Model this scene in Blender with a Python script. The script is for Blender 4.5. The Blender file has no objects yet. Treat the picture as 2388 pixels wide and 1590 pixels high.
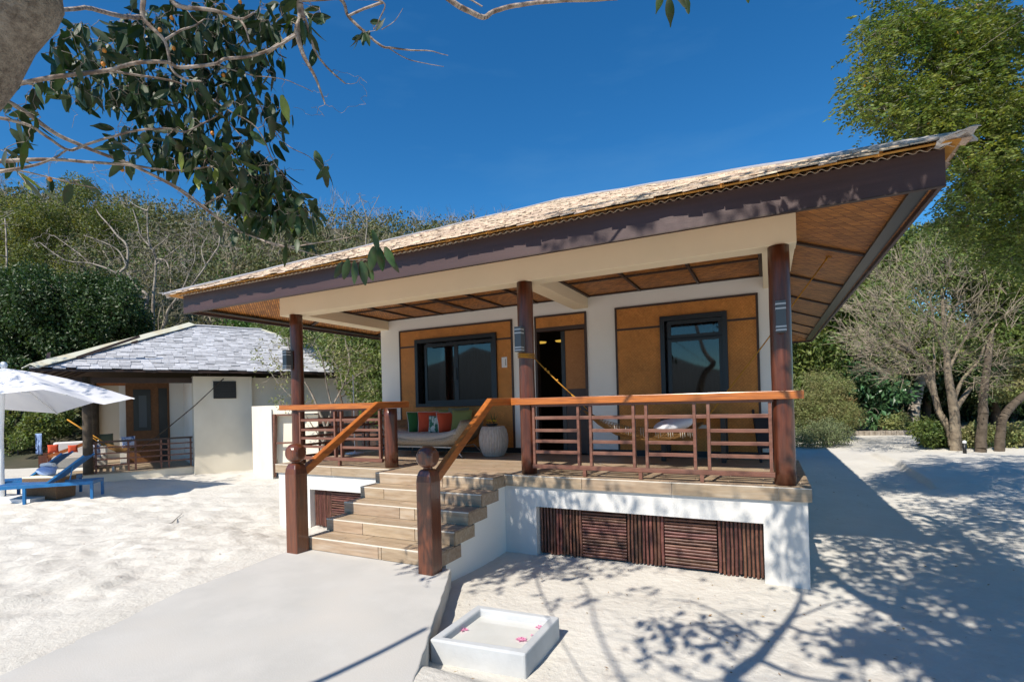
import bpy, math, random
import numpy as np
from mathutils import Vector, Matrix, Quaternion

scene = bpy.context.scene
R = math.radians
# ------------------------------------------------------------------ camera
W0, H0 = 2388.0, 1590.0
CX, CY, CZ = -0.4052, -6.3951, 1.0401
YAW, PITCH, ROLL, FPX, SY = 0.4656, 0.0071, -0.0267, 1185.49, 132.05
_f = np.array([-math.sin(YAW)*math.cos(PITCH), math.cos(YAW)*math.cos(PITCH), math.sin(PITCH)])
_r = np.array([math.cos(YAW), math.sin(YAW), 0.0])
_u = np.cross(_r, _f)
CR = _r*math.cos(ROLL)+_u*math.sin(ROLL)
CU = _u*math.cos(ROLL)-_r*math.sin(ROLL)
CF = _f
CAM = np.array([CX, CY, CZ])
cd = bpy.data.cameras.new("camera")
cam = bpy.data.objects.new("camera", cd)
scene.collection.objects.link(cam)
M = Matrix(((CR[0], CU[0], -CF[0], CX), (CR[1], CU[1], -CF[1], CY), (CR[2], CU[2], -CF[2], CZ), (0, 0, 0, 1)))
cam.matrix_world = M
cd.sensor_width = 36.0
cd.lens = FPX/W0*36.0
cd.shift_y = SY/W0
cd.clip_start = 0.05
cd.clip_end = 6000
scene.camera = cam

# ------------------------------------------------------------------ light
SUNV = np.array([0.13, 0.95, -1.0]); SUNV /= np.linalg.norm(SUNV)      # direction the light travels
EL = math.asin(-SUNV[2])
world = bpy.data.worlds.new("World"); scene.world = world
world.use_nodes = True
wn, wl = world.node_tree.nodes, world.node_tree.links
wn.clear()
wo = wn.new("ShaderNodeOutputWorld"); bg = wn.new("ShaderNodeBackground")
sky = wn.new("ShaderNodeTexSky"); sky.sky_type = 'NISHITA'; sky.sun_disc = False
sky.sun_elevation = EL
sky.sun_rotation = math.atan2(-SUNV[0], -SUNV[1])
sky.altitude = 300; sky.air_density = 1.0; sky.dust_density = 0.0; sky.ozone_density = 3.0
hs = wn.new("ShaderNodeHueSaturation"); hs.inputs['Saturation'].default_value = 1.30; hs.inputs['Value'].default_value = 1.0
hs.inputs['Hue'].default_value = 0.497
wl.new(sky.outputs[0], hs.inputs['Color'])
# faint high wisps
tc = wn.new("ShaderNodeTexCoord"); mp = wn.new("ShaderNodeMapping"); mp.inputs['Scale'].default_value = (2.2, 2.2, 9.0)
mp.inputs['Rotation'].default_value = (0.2, 0.15, 0.4)
nz = wn.new("ShaderNodeTexNoise"); nz.inputs['Scale'].default_value = 1.3; nz.inputs['Detail'].default_value = 5; nz.inputs['Roughness'].default_value = 0.55
rp = wn.new("ShaderNodeMapRange"); rp.inputs['From Min'].default_value = 0.52; rp.inputs['From Max'].default_value = 0.85; rp.inputs['To Max'].default_value = 0.22
mx = wn.new("ShaderNodeMix"); mx.data_type = 'RGBA'
mx.inputs[7].default_value = (1.6, 3.6, 6.0, 1)
wl.new(tc.outputs['Generated'], mp.inputs[0]); wl.new(mp.outputs[0], nz.inputs['Vector']); wl.new(nz.outputs['Fac'], rp.inputs['Value'])
cmul = wn.new('ShaderNodeMix'); cmul.data_type = 'RGBA'; cmul.blend_type = 'MULTIPLY'; cmul.inputs[0].default_value = 1.0; cmul.inputs[7].default_value = (0.86, 1.27, 1.42, 1)
wl.new(hs.outputs[0], cmul.inputs[6])
wl.new(rp.outputs[0], mx.inputs[0]); wl.new(cmul.outputs[2], mx.inputs[6]); wl.new(mx.outputs[2], bg.inputs['Color'])
bg.inputs['Strength'].default_value = 0.080
wl.new(bg.outputs[0], wo.inputs[0])
sd = bpy.data.lights.new("sun", 'SUN'); sd.energy = 5.0; sd.angle = R(0.53); sd.color = (1.0, 0.925, 0.82)
sun = bpy.data.objects.new("sun", sd); scene.collection.objects.link(sun)
sun.rotation_mode = 'QUATERNION'
sun.rotation_quaternion = Vector(SUNV).to_track_quat('-Z', 'Y')
sun.location = (0, 0, 30)
scene.view_settings.view_transform = 'Standard'
scene.view_settings.look = 'None'
scene.view_settings.exposure = 0.36
scene.view_settings.gamma = 1.0
scene.view_settings.use_curve_mapping = False
scene.render.engine = 'CYCLES'
try:
    scene.cycles.max_bounces = 8; scene.cycles.diffuse_bounces = 5; scene.cycles.transparent_max_bounces = 8
except Exception: pass

rnd = random.Random(7)
rng = np.random.default_rng(11)

# ------------------------------------------------------------------ materials
def mat(name, color, rough=0.6, vary=0.0, nscale=6.0, color2=None, bump=0.0, bscale=40.0, stretch=(1, 1, 1), coord='Object',
        metallic=0.0, spec=0.5, coat=0.0, transl=0.0, island=0.0, objrand=0.0, hard=(0.35, 0.65), detail=5, emit=None, wear=None):
    m = bpy.data.materials.new(name); m.use_nodes = True
    n, l = m.node_tree.nodes, m.node_tree.links
    b = n['Principled BSDF']
    c4 = (*color, 1)
    b.inputs['Base Color'].default_value = c4; b.inputs['Roughness'].default_value = rough
    b.inputs['Metallic'].default_value = metallic
    b.inputs['Specular IOR Level'].default_value = spec
    b.inputs['Coat Weight'].default_value = coat
    b.inputs['Coat Roughness'].default_value = 0.15
    src = None
    if coord == 'World':
        g = n.new('ShaderNodeNewGeometry'); out = g.outputs['Position']
    else:
        t = n.new('ShaderNodeTexCoord'); out = t.outputs['Object']
    mpn = n.new('ShaderNodeMapping'); mpn.inputs['Scale'].default_value = stretch
    l.new(out, mpn.inputs[0])
    if objrand:
        oi = n.new('ShaderNodeObjectInfo'); cm = n.new('ShaderNodeVectorMath'); cm.operation = 'SCALE'
        cm.inputs[0].default_value = (13.1, 7.7, 5.3); l.new(oi.outputs['Random'], cm.inputs['Scale'])
        l.new(cm.outputs[0], mpn.inputs['Location'])
    last = None
    if color2 is not None:
        nn = n.new('ShaderNodeTexNoise'); nn.inputs['Scale'].default_value = nscale; nn.inputs['Detail'].default_value = detail
        nn.inputs['Roughness'].default_value = 0.6
        l.new(mpn.outputs[0], nn.inputs['Vector'])
        mr = n.new('ShaderNodeMapRange'); mr.inputs['From Min'].default_value = hard[0]; mr.inputs['From Max'].default_value = hard[1]
        l.new(nn.outputs['Fac'], mr.inputs['Value'])
        mi = n.new('ShaderNodeMix'); mi.data_type = 'RGBA'
        mi.inputs[6].default_value = c4; mi.inputs[7].default_value = (*color2, 1)
        l.new(mr.outputs[0], mi.inputs[0]); last = mi.outputs[2]
    if wear is not None:                                # (colour, scale, amount) : soft larger blotches of dirt or dust
        nn = n.new('ShaderNodeTexNoise'); nn.inputs['Scale'].default_value = wear[1]; nn.inputs['Detail'].default_value = 6
        l.new(mpn.outputs[0], nn.inputs['Vector'])
        mr = n.new('ShaderNodeMapRange'); mr.inputs['From Min'].default_value = 0.5; mr.inputs['From Max'].default_value = 0.75
        mr.inputs['To Max'].default_value = wear[2]
        l.new(nn.outputs['Fac'], mr.inputs['Value'])
        mi = n.new('ShaderNodeMix'); mi.data_type = 'RGBA'
        if last: l.new(last, mi.inputs[6])
        else: mi.inputs[6].default_value = c4
        mi.inputs[7].default_value = (*wear[0], 1)
        l.new(mr.outputs[0], mi.inputs[0]); last = mi.outputs[2]
    if island or (objrand and vary):
        if island:
            g2 = n.new('ShaderNodeNewGeometry'); ro = g2.outputs['Random Per Island']; amt = island
        else:
            oi2 = n.new('ShaderNodeObjectInfo'); ro = oi2.outputs['Random']; amt = vary
        h = n.new('ShaderNodeHueSaturation')
        mv = n.new('ShaderNodeMapRange'); mv.inputs['To Min'].default_value = 1-amt; mv.inputs['To Max'].default_value = 1+amt
        l.new(ro, mv.inputs['Value']); l.new(mv.outputs[0], h.inputs['Value'])
        mh = n.new('ShaderNodeMapRange'); mh.inputs['To Min'].default_value = 0.5-0.03*min(1, amt*2); mh.inputs['To Max'].default_value = 0.5+0.02*min(1, amt*2)
        md = n.new('ShaderNodeMath'); md.operation = 'MULTIPLY'; md.inputs[1].default_value = 7.31
        fr = n.new('ShaderNodeMath'); fr.operation = 'FRACT'
        l.new(ro, md.inputs[0]); l.new(md.outputs[0], fr.inputs[0]); l.new(fr.outputs[0], mh.inputs['Value']); l.new(mh.outputs[0], h.inputs['Hue'])
        if last: l.new(last, h.inputs['Color'])
        else: h.inputs['Color'].default_value = c4
        last = h.outputs[0]
    if last: l.new(last, b.inputs['Base Color'])
    if bump:
        bn = n.new('ShaderNodeTexNoise'); bn.inputs['Scale'].default_value = bscale; bn.inputs['Detail'].default_value = 5
        l.new(mpn.outputs[0], bn.inputs['Vector'])
        bu = n.new('ShaderNodeBump'); bu.inputs['Strength'].default_value = min(1.0, bump); bu.inputs['Distance'].default_value = 0.02
        l.new(bn.outputs['Fac'], bu.inputs['Height']); l.new(bu.outputs[0], b.inputs['Normal'])
    if transl:
        tr = n.new('ShaderNodeBsdfTranslucent'); ms = n.new('ShaderNodeMixShader'); ms.inputs[0].default_value = transl
        br = n.new('ShaderNodeHueSaturation'); br.inputs['Value'].default_value = 1.5; br.inputs['Saturation'].default_value = 1.15; br.inputs['Hue'].default_value = 0.485
        if last: l.new(last, br.inputs['Color'])
        else: br.inputs['Color'].default_value = c4
        l.new(br.outputs[0], tr.inputs['Color'])
        o = n['Material Output']
        l.new(b.outputs[0], ms.inputs[1]); l.new(tr.outputs[0], ms.inputs[2]); l.new(ms.outputs[0], o.inputs[0])
    if emit:
        b.inputs['Emission Color'].default_value = (*emit[0], 1); b.inputs['Emission Strength'].default_value = emit[1]
    return m

def weave_mat(name, c1, c2, scale, rough=0.55, axes='xz', dark=(0.10, 0.03, 0.01)):
    """split bamboo matting: narrow strips crossing over and under each other"""
    m = bpy.data.materials.new(name); m.use_nodes = True
    n, l = m.node_tree.nodes, m.node_tree.links; b = n['Principled BSDF']
    b.inputs['Roughness'].default_value = rough
    g = n.new('ShaderNodeNewGeometry'); sp = n.new('ShaderNodeSeparateXYZ'); l.new(g.outputs['Position'], sp.inputs[0])
    cb = n.new('ShaderNodeCombineXYZ')
    l.new(sp.outputs['XYZ'.index(axes[0].upper())], cb.inputs[0]); l.new(sp.outputs['XYZ'.index(axes[1].upper())], cb.inputs[1])
    mpn = n.new('ShaderNodeMapping'); mpn.inputs['Rotation'].default_value = (0, 0, R(45)); mpn.inputs['Scale'].default_value = (scale, scale, 1)
    l.new(cb.outputs[0], mpn.inputs[0])
    br = n.new('ShaderNodeTexBrick'); br.inputs['Scale'].default_value = 1.0; br.inputs['Mortar Size'].default_value = 0.03
    br.inputs['Brick Width'].default_value = 1.0; br.inputs['Row Height'].default_value = 0.25; br.offset = 0.25; br.offset_frequency = 1
    br.inputs['Color1'].default_value = (*c1, 1); br.inputs['Color2'].default_value = (*c2, 1); br.inputs['Mortar'].default_value = (*dark, 1)
    l.new(mpn.outputs[0], br.inputs['Vector'])
    nn = n.new('ShaderNodeTexNoise'); nn.inputs['Scale'].default_value = 3.0; nn.inputs['Detail'].default_value = 8; nn.inputs['Roughness'].default_value = 0.7
    l.new(g.outputs['Position'], nn.inputs['Vector'])
    mr = n.new('ShaderNodeMapRange'); mr.inputs['From Min'].default_value = 0.3; mr.inputs['From Max'].default_value = 0.7; mr.inputs['To Min'].default_value = 0.78; mr.inputs['To Max'].default_value = 1.25
    l.new(nn.outputs['Fac'], mr.inputs['Value'])
    h = n.new('ShaderNodeHueSaturation'); l.new(mr.outputs[0], h.inputs['Value']); l.new(br.outputs['Color'], h.inputs['Color']); l.new(h.outputs[0], b.inputs['Base Color'])
    bu = n.new('ShaderNodeBump'); bu.inputs['Strength'].default_value = 0.5; bu.inputs['Distance'].default_value = 0.004
    l.new(br.outputs['Fac'], bu.inputs['Height']); bu.invert = True; l.new(bu.outputs[0], b.inputs['Normal'])
    return m

MT = {}
MT['plaster_white'] = mat('plaster_white', (0.70, 0.69, 0.66), 0.85, color2=(0.64, 0.63, 0.60), nscale=1.5, bump=0.12, bscale=60, coord='World', wear=((0.55, 0.52, 0.45), 0.9, 0.25))
MT['plaster_cream'] = mat('plaster_cream', (0.90, 0.77, 0.54), 0.85, color2=(0.87, 0.74, 0.515), nscale=1.2, bump=0.10, bscale=60, coord='World')
MT['plaster_wall'] = mat('plaster_wall', (0.88, 0.855, 0.79), 0.85, color2=(0.84, 0.815, 0.75), nscale=1.2, bump=0.10, bscale=60, coord='World')
MT['plaster_far'] = mat('plaster_far', (0.80, 0.74, 0.61), 0.9, color2=(0.74, 0.68, 0.555), nscale=0.8, bump=0.1, bscale=30, coord='World', wear=((0.42, 0.36, 0.26), 0.5, 0.35))
MT['fascia'] = mat('fascia_paint', (0.060, 0.029, 0.027), 0.5, spec=0.6, color2=(0.048, 0.023, 0.021), nscale=3, stretch=(0.4, 2, 6), bump=0.06, bscale=20, coord='World', wear=((0.09, 0.05, 0.045), 2.0, 0.35))
MT['dark_trim'] = mat('dark_trim', (0.040, 0.022, 0.016), 0.5, color2=(0.055, 0.03, 0.02), nscale=8, coord='World')
MT['column'] = mat('column_wood', (0.125, 0.034, 0.015), 0.36, color2=(0.060, 0.018, 0.010), nscale=9, stretch=(3, 3, 0.35), bump=0.12, bscale=18, coord='World', coat=0.35, wear=((0.22, 0.075, 0.035), 1.2, 0.5))
MT['newel'] = mat('newel_wood', (0.16, 0.045, 0.017), 0.30, color2=(0.080, 0.024, 0.011), nscale=10, stretch=(4, 4, 0.3), bump=0.10, bscale=18, coord='World', coat=0.5)
MT['rail'] = mat('rail_wood', (0.52, 0.165, 0.028), 0.35, color2=(0.27, 0.080, 0.020), nscale=7, stretch=(0.35, 5, 9), bump=0.10, bscale=16, coord='World', coat=0.3)
MT['rail_y'] = mat('rail_wood_stair', (0.50, 0.155, 0.028), 0.35, color2=(0.27, 0.080, 0.020), nscale=7, stretch=(9, 0.35, 3), bump=0.10, bscale=16, coord='World', coat=0.3)
MT['slat'] = mat('slat_wood', (0.20, 0.085, 0.055), 0.5, color2=(0.125, 0.048, 0.030), nscale=8, stretch=(0.6, 4, 4), bump=0.1, bscale=22, coord='World', wear=((0.30, 0.19, 0.14), 4.0, 0.35))
MT['woven'] = weave_mat('woven_panel', (0.72, 0.31, 0.065), (0.58, 0.22, 0.04), 26, dark=(0.25, 0.08, 0.015))
MT['woven_soffit'] = weave_mat('woven_soffit', (0.62, 0.26, 0.055), (0.34, 0.13, 0.028), 7, axes='xy')
MT['tile'] = mat('wood_look_tile', (0.40, 0.30, 0.20), 0.5, color2=(0.27, 0.19, 0.12), nscale=5, stretch=(0.7, 6, 6), bump=0.04, bscale=25, objrand=1, vary=0.10, hard=(0.38, 0.72), wear=((0.52, 0.46, 0.37), 3.0, 0.5))
MT['grout'] = mat('tile_grout', (0.66, 0.61, 0.52), 0.9)
MT['frame_black'] = mat('window_frame', (0.012, 0.014, 0.017), 0.35)
MT['bamboo'] = mat('bamboo_pole', (0.145, 0.062, 0.040), 0.45, color2=(0.085, 0.034, 0.024), nscale=12, stretch=(1, 1, 1), bump=0.15, bscale=30, objrand=1, vary=0.30)
MT['concrete'] = mat('concrete', (0.515, 0.50, 0.465), 0.9, color2=(0.455, 0.445, 0.415), nscale=2.2, bump=0.10, bscale=80, coord='World', wear=((0.56, 0.53, 0.48), 1.1, 0.8))
MT['straw'] = mat('straw_shingle', (0.62, 0.51, 0.39), 0.9, color2=(0.33, 0.225, 0.145), nscale=14, stretch=(1, 0.4, 1), bump=0.6, bscale=60, island=0.22, hard=(0.45, 0.72))
MT['straw_o'] = mat('straw_shingle_edge', (0.62, 0.51, 0.39), 0.9, color2=(0.33, 0.225, 0.145), nscale=14, stretch=(1, 0.4, 1), bump=0.6, bscale=60, objrand=1, vary=0.22, hard=(0.45, 0.72))
MT['sheet'] = mat('corrugated_sheet', (0.55, 0.47, 0.36), 0.6, color2=(0.42, 0.33, 0.24), nscale=6)
MT['purlin'] = mat('purlin_wood', (0.62, 0.30, 0.055), 0.6, color2=(0.5, 0.22, 0.04), nscale=10)
MT['flashing'] = mat('metal_flashing', (0.62, 0.60, 0.60), 0.38, metallic=0.3, color2=(0.50, 0.46, 0.42), nscale=5, bump=0.2, bscale=20)
MT['grey_shingle'] = mat('grey_shingle', (0.47, 0.475, 0.49), 0.85, color2=(0.37, 0.375, 0.39), nscale=10, bump=0.5, bscale=40, island=0.25, hard=(0.4, 0.75))
MT['ridge_cream'] = mat('ridge_cap_cream', (0.58, 0.57, 0.45), 0.7, color2=(0.50, 0.40, 0.22), nscale=2.2, hard=(0.5, 0.75), coord='World')
MT['ceramic'] = mat('basin_render', (0.50, 0.515, 0.52), 0.75, color2=(0.43, 0.445, 0.45), nscale=3, bump=0.15, bscale=25, coord='World', wear=((0.48, 0.49, 0.48), 5.0, 0.5))
MT['petal'] = mat('petal', (0.52, 0.06, 0.22), 0.5, color2=(0.80, 0.55, 0.65), nscale=60, transl=0.3)
MT['canvas'] = mat('white_canvas', (0.80, 0.80, 0.81), 0.9, transl=0.22, bump=0.08, bscale=8, color2=(0.76, 0.76, 0.78), nscale=2)
MT['white_metal'] = mat('white_metal', (0.75, 0.77, 0.78), 0.4)
MT['blue_frame'] = mat('blue_frame', (0.015, 0.17, 0.42), 0.45, color2=(0.010, 0.10, 0.27), nscale=4)
MT['blue_mesh'] = mat('blue_mesh', (0.015, 0.15, 0.42), 0.5, color2=(0.004, 0.05, 0.18), nscale=45, stretch=(1, 1, 1), bump=0.6, bscale=50)
MT['wicker_brown'] = mat('wicker_brown', (0.26, 0.16, 0.085), 0.7, color2=(0.16, 0.09, 0.045), nscale=30, stretch=(1, 1, 4), bump=0.8, bscale=60)
MT['wicker_grey'] = mat('wicker_grey', (0.56, 0.51, 0.45), 0.75, color2=(0.40, 0.36, 0.31), nscale=30, stretch=(1, 1, 0.3), bump=0.5, bscale=50)
MT['sofa_fabric'] = mat('sofa_fabric', (0.50, 0.47, 0.42), 0.9, bump=0.15, bscale=120, color2=(0.45, 0.42, 0.37), nscale=20)
MT['sofa_weave'] = mat('sofa_weave', (0.46, 0.40, 0.31), 0.8, bump=0.6, bscale=70, color2=(0.34, 0.29, 0.21), nscale=40)
MT['steel'] = mat('light_steel', (0.60, 0.58, 0.54), 0.35, metallic=0.7)
MT['c_green'] = mat('cushion_green', (0.025, 0.13, 0.035), 0.9, bump=0.15, bscale=90)
MT['c_orange'] = mat('cushion_orange', (0.62, 0.085, 0.030), 0.85, bump=0.15, bscale=90)
MT['c_olive'] = mat('cushion_olive', (0.20, 0.22, 0.065), 0.9, bump=0.15, bscale=90)
MT['c_sage'] = mat('cushion_sage', (0.15, 0.17, 0.105), 0.9, bump=0.15, bscale=90)
MT['c_leaf'] = mat('cushion_leaf_print', (0.55, 0.66, 0.60), 0.85, color2=(0.04, 0.17, 0.10), nscale=16, stretch=(1, 1, 0.35), hard=(0.46, 0.54), detail=2)
MT['c_piping'] = mat('cushion_piping', (0.66, 0.66, 0.60), 0.8)
MT['c_pillow'] = mat('pillow_white', (0.72, 0.72, 0.76), 0.9)
MT['c_floral'] = mat('cushion_floral', (0.62, 0.66, 0.78), 0.85, color2=(0.08, 0.16, 0.40), nscale=14, hard=(0.5, 0.56), detail=2)
MT['rope'] = mat('rope_yellow', (0.58, 0.28, 0.025), 0.8, bump=0.6, bscale=150, color2=(0.42, 0.18, 0.015), nscale=50)
MT['net'] = mat('hammock_net', (0.33, 0.18, 0.055), 0.85, color2=(0.20, 0.10, 0.03), nscale=50)
MT['fringe'] = mat('hammock_fringe', (0.68, 0.64, 0.56), 0.9)
MT['towel_blue'] = mat('towel_blue', (0.28, 0.40, 0.68), 0.9)
MT['towel_white'] = mat('towel_white', (0.75, 0.75, 0.74), 0.9)
MT['flower_y'] = mat('flower_yellow', (0.80, 0.55, 0.03), 0.6, transl=0.2)
MT['black'] = mat('black_paint', (0.018, 0.017, 0.016), 0.4)
MT['navy'] = mat('skirting_paint', (0.016, 0.018, 0.022), 0.45)
MT['lamp_grey'] = mat('lamp_grey', (0.075, 0.095, 0.11), 0.45)
MT['lamp_bar'] = mat('lamp_bar', (0.50, 0.53, 0.55), 0.35)
MT['sign'] = mat('sign_plate', (0.75, 0.74, 0.72), 0.5)
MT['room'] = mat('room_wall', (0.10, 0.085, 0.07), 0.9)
MT['glow'] = mat('lamp_glow', (0.9, 0.6, 0.1), 0.5, emit=((1.0, 0.62, 0.10), 0.5))
MT['fruit'] = mat('fruit_orange', (0.60, 0.22, 0.02), 0.4)
MT['bark_pale'] = mat('bark_pale', (0.34, 0.285, 0.225), 0.9, color2=(0.15, 0.115, 0.088), nscale=60, bump=1.0, bscale=160, coord='World', hard=(0.38, 0.68), wear=((0.42, 0.36, 0.29), 8, 0.7))
MT['bark_twig'] = mat('bark_twig', (0.40, 0.33, 0.27), 0.85, color2=(0.16, 0.11, 0.08), nscale=14, bump=0.4, bscale=40, coord='World', hard=(0.42, 0.6))
MT['bark_grey'] = mat('bark_grey', (0.34, 0.30, 0.25), 0.9, color2=(0.19, 0.16, 0.125), nscale=6, bump=0.6, bscale=25, coord='World')
MT['bark_dark'] = mat('bark_dark', (0.11, 0.085, 0.06), 0.9, color2=(0.06, 0.045, 0.03), nscale=6, bump=0.6, bscale=25, coord='World')
MT['bark_white'] = mat('bark_white', (0.33, 0.285, 0.23), 0.85, color2=(0.14, 0.115, 0.09), nscale=3, bump=0.4, bscale=15, coord='World', hard=(0.45, 0.62))
MT['twig_dry'] = mat('twig_dry', (0.33, 0.275, 0.20), 0.9, island=0.2)
MT['leaf_big'] = mat('leaf_big', (0.020, 0.048, 0.010), 0.5, transl=0.16, objrand=1, vary=0.35, color2=(0.045, 0.085, 0.022), nscale=10, wear=((0.06, 0.035, 0.015), 14, 0.8))
MT['leaf_big_m'] = mat('leaf_big_mass', (0.019, 0.045, 0.010), 0.5, transl=0.16, island=0.35)
MT['leaf_bright'] = mat('leaf_bright', (0.24, 0.30, 0.06), 0.5, transl=0.35)
MT['leaf_feather'] = mat('leaf_feather', (0.19, 0.235, 0.052), 0.5, transl=0.40, island=0.5, color2=(0.060, 0.115, 0.024), nscale=1.6, coord='World')
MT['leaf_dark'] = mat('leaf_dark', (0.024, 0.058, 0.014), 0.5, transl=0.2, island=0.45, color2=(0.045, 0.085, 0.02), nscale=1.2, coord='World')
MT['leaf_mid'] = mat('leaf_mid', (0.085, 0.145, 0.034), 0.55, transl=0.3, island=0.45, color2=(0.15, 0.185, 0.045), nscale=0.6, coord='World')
MT['leaf_hill'] = mat('leaf_hill', (0.085, 0.115, 0.034), 0.6, transl=0.25, island=0.5, color2=(0.165, 0.155, 0.072), nscale=0.22, coord='World')
MT['leaf_hill_green'] = mat('leaf_hill_green', (0.065, 0.15, 0.028), 0.55, transl=0.3, island=0.4)
MT['leaf_grey'] = mat('leaf_greygreen', (0.15, 0.185, 0.085), 0.6, transl=0.25, island=0.4)
MT['leaf_twiggy'] = mat('leaf_twiggy', (0.12, 0.17, 0.055), 0.6, transl=0.3, island=0.5, color2=(0.20, 0.20, 0.09), nscale=0.9, coord='World')
MT['leaf_yellow'] = mat('leaf_yellow', (0.17, 0.185, 0.040), 0.55, transl=0.35, island=0.5, color2=(0.08, 0.115, 0.03), nscale=0.7, coord='World')
MT['leaf_bush'] = mat('leaf_bush', (0.19, 0.25, 0.085), 0.6, transl=0.3, island=0.4, color2=(0.24, 0.22, 0.09), nscale=1.4, coord='World')
MT['leaf_glossy'] = mat('leaf_glossy', (0.06, 0.135, 0.055), 0.35, transl=0.2, island=0.4)
MT['leaf_dry'] = mat('leaf_dry', (0.26, 0.17, 0.07), 0.85, island=0.4)
MT['soil'] = mat('hill_soil', (0.075, 0.065, 0.040), 0.95, color2=(0.035, 0.040, 0.018), nscale=0.5, coord='World')

# sand with grain, pebbles and slight colour patches
def sand_mat():
    m = bpy.data.materials.new('beach_sand'); m.use_nodes = True
    n, l = m.node_tree.nodes, m.node_tree.links; b = n['Principled BSDF']; b.inputs['Roughness'].default_value = 0.95
    b.inputs['Specular IOR Level'].default_value = 0.15
    g = n.new('ShaderNodeNewGeometry')
    def noise(sc, det=6, ro=0.6):
        t = n.new('ShaderNodeTexNoise'); t.inputs['Scale'].default_value = sc; t.inputs['Detail'].default_value = det; t.inputs['Roughness'].default_value = ro
        l.new(g.outputs['Position'], t.inputs['Vector']); return t
    def rng_(o, a, b_, c=0, d=1):
        r_ = n.new('ShaderNodeMapRange'); r_.inputs['From Min'].default_value = a; r_.inputs['From Max'].default_value = b_
        r_.inputs['To Min'].default_value = c; r_.inputs['To Max'].default_value = d; l.new(o, r_.inputs['Value']); return r_.outputs[0]
    def mix(f, a, b_):
        q = n.new('ShaderNodeMix'); q.data_type = 'RGBA'
        if isinstance(a, tuple): q.inputs[6].default_value = (*a, 1)
        else: l.new(a, q.inputs[6])
        q.inputs[7].default_value = (*b_, 1); l.new(f, q.inputs[0]); return q.outputs[2]
    a = noise(0.8); c = mix(rng_(a.outputs['Fac'], 0.35, 0.65), (0.635, 0.61, 0.55), (0.58, 0.555, 0.495))
    d = noise(5.0); c = mix(rng_(d.outputs['Fac'], 0.52, 0.75, 0, 0.5), c, (0.55, 0.495, 0.43))
    e = noise(55.0, 3, 0.8); c = mix(rng_(e.outputs['Fac'], 0.66, 0.72, 0, 0.8), c, (0.30, 0.25, 0.20))
    e2 = noise(140.0, 2, 0.8); c = mix(rng_(e2.outputs['Fac'], 0.6, 0.8, 0, 0.6), c, (0.70, 0.65, 0.58))
    # forest floor: brownish leaf litter far at the back
    sp = n.new('ShaderNodeSeparateXYZ'); l.new(g.outputs['Position'], sp.inputs[0])
    f = rng_(sp.outputs[1], 24.0, 27.0, 0, 0.85); c = mix(f, c, (0.27, 0.20, 0.115))
    l.new(c, b.inputs['Base Color'])
    b1 = noise(15.0, 5, 0.5); b2 = noise(90.0, 4, 0.7)
    ad = n.new('ShaderNodeMath'); ad.operation = 'MULTIPLY_ADD'; ad.inputs[1].default_value = 0.35
    l.new(b2.outputs['Fac'], ad.inputs[0]); l.new(b1.outputs['Fac'], ad.inputs[2])
    bu = n.new('ShaderNodeBump'); bu.inputs['Strength'].default_value = 0.6; bu.inputs['Distance'].default_value = 0.03
    l.new(ad.outputs[0], bu.inputs['Height']); l.new(bu.outputs[0], b.inputs['Normal'])
    return m
MT['sand'] = sand_mat()

def glass_mat(name, tint=(0.02, 0.022, 0.026), rough=0.03, alpha=0.35):
    m = bpy.data.materials.new(name); m.use_nodes = True
    n, l = m.node_tree.nodes, m.node_tree.links; n.clear()
    o = n.new('ShaderNodeOutputMaterial'); gl = n.new('ShaderNodeBsdfGlossy'); gl.inputs['Roughness'].default_value = rough
    gl.inputs['Color'].default_value = (0.62, 0.60, 0.58, 1)
    tr = n.new('ShaderNodeBsdfTransparent'); tr.inputs['Color'].default_value = (alpha, alpha*1.02, alpha*1.05, 1)
    fr = n.new('ShaderNodeFresnel'); fr.inputs['IOR'].default_value = 1.75
    mr = n.new('ShaderNodeMapRange'); mr.inputs['To Min'].default_value = 0.03; mr.inputs['To Max'].default_value = 1.0
    l.new(fr.outputs[0], mr.inputs['Value'])
    ms = n.new('ShaderNodeMixShader'); l.new(mr.outputs[0], ms.inputs[0]); l.new(tr.outputs[0], ms.inputs[1]); l.new(gl.outputs[0], ms.inputs[2]); l.new(ms.outputs[0], o.inputs[0])
    return m
MT['glass'] = glass_mat('window_glass')
MT['curtain'] = mat('sheer_curtain', (0.30, 0.30, 0.32), 0.95, color2=(0.16, 0.16, 0.18), nscale=9, stretch=(3, 1, 0.15), coord='World')

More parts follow.
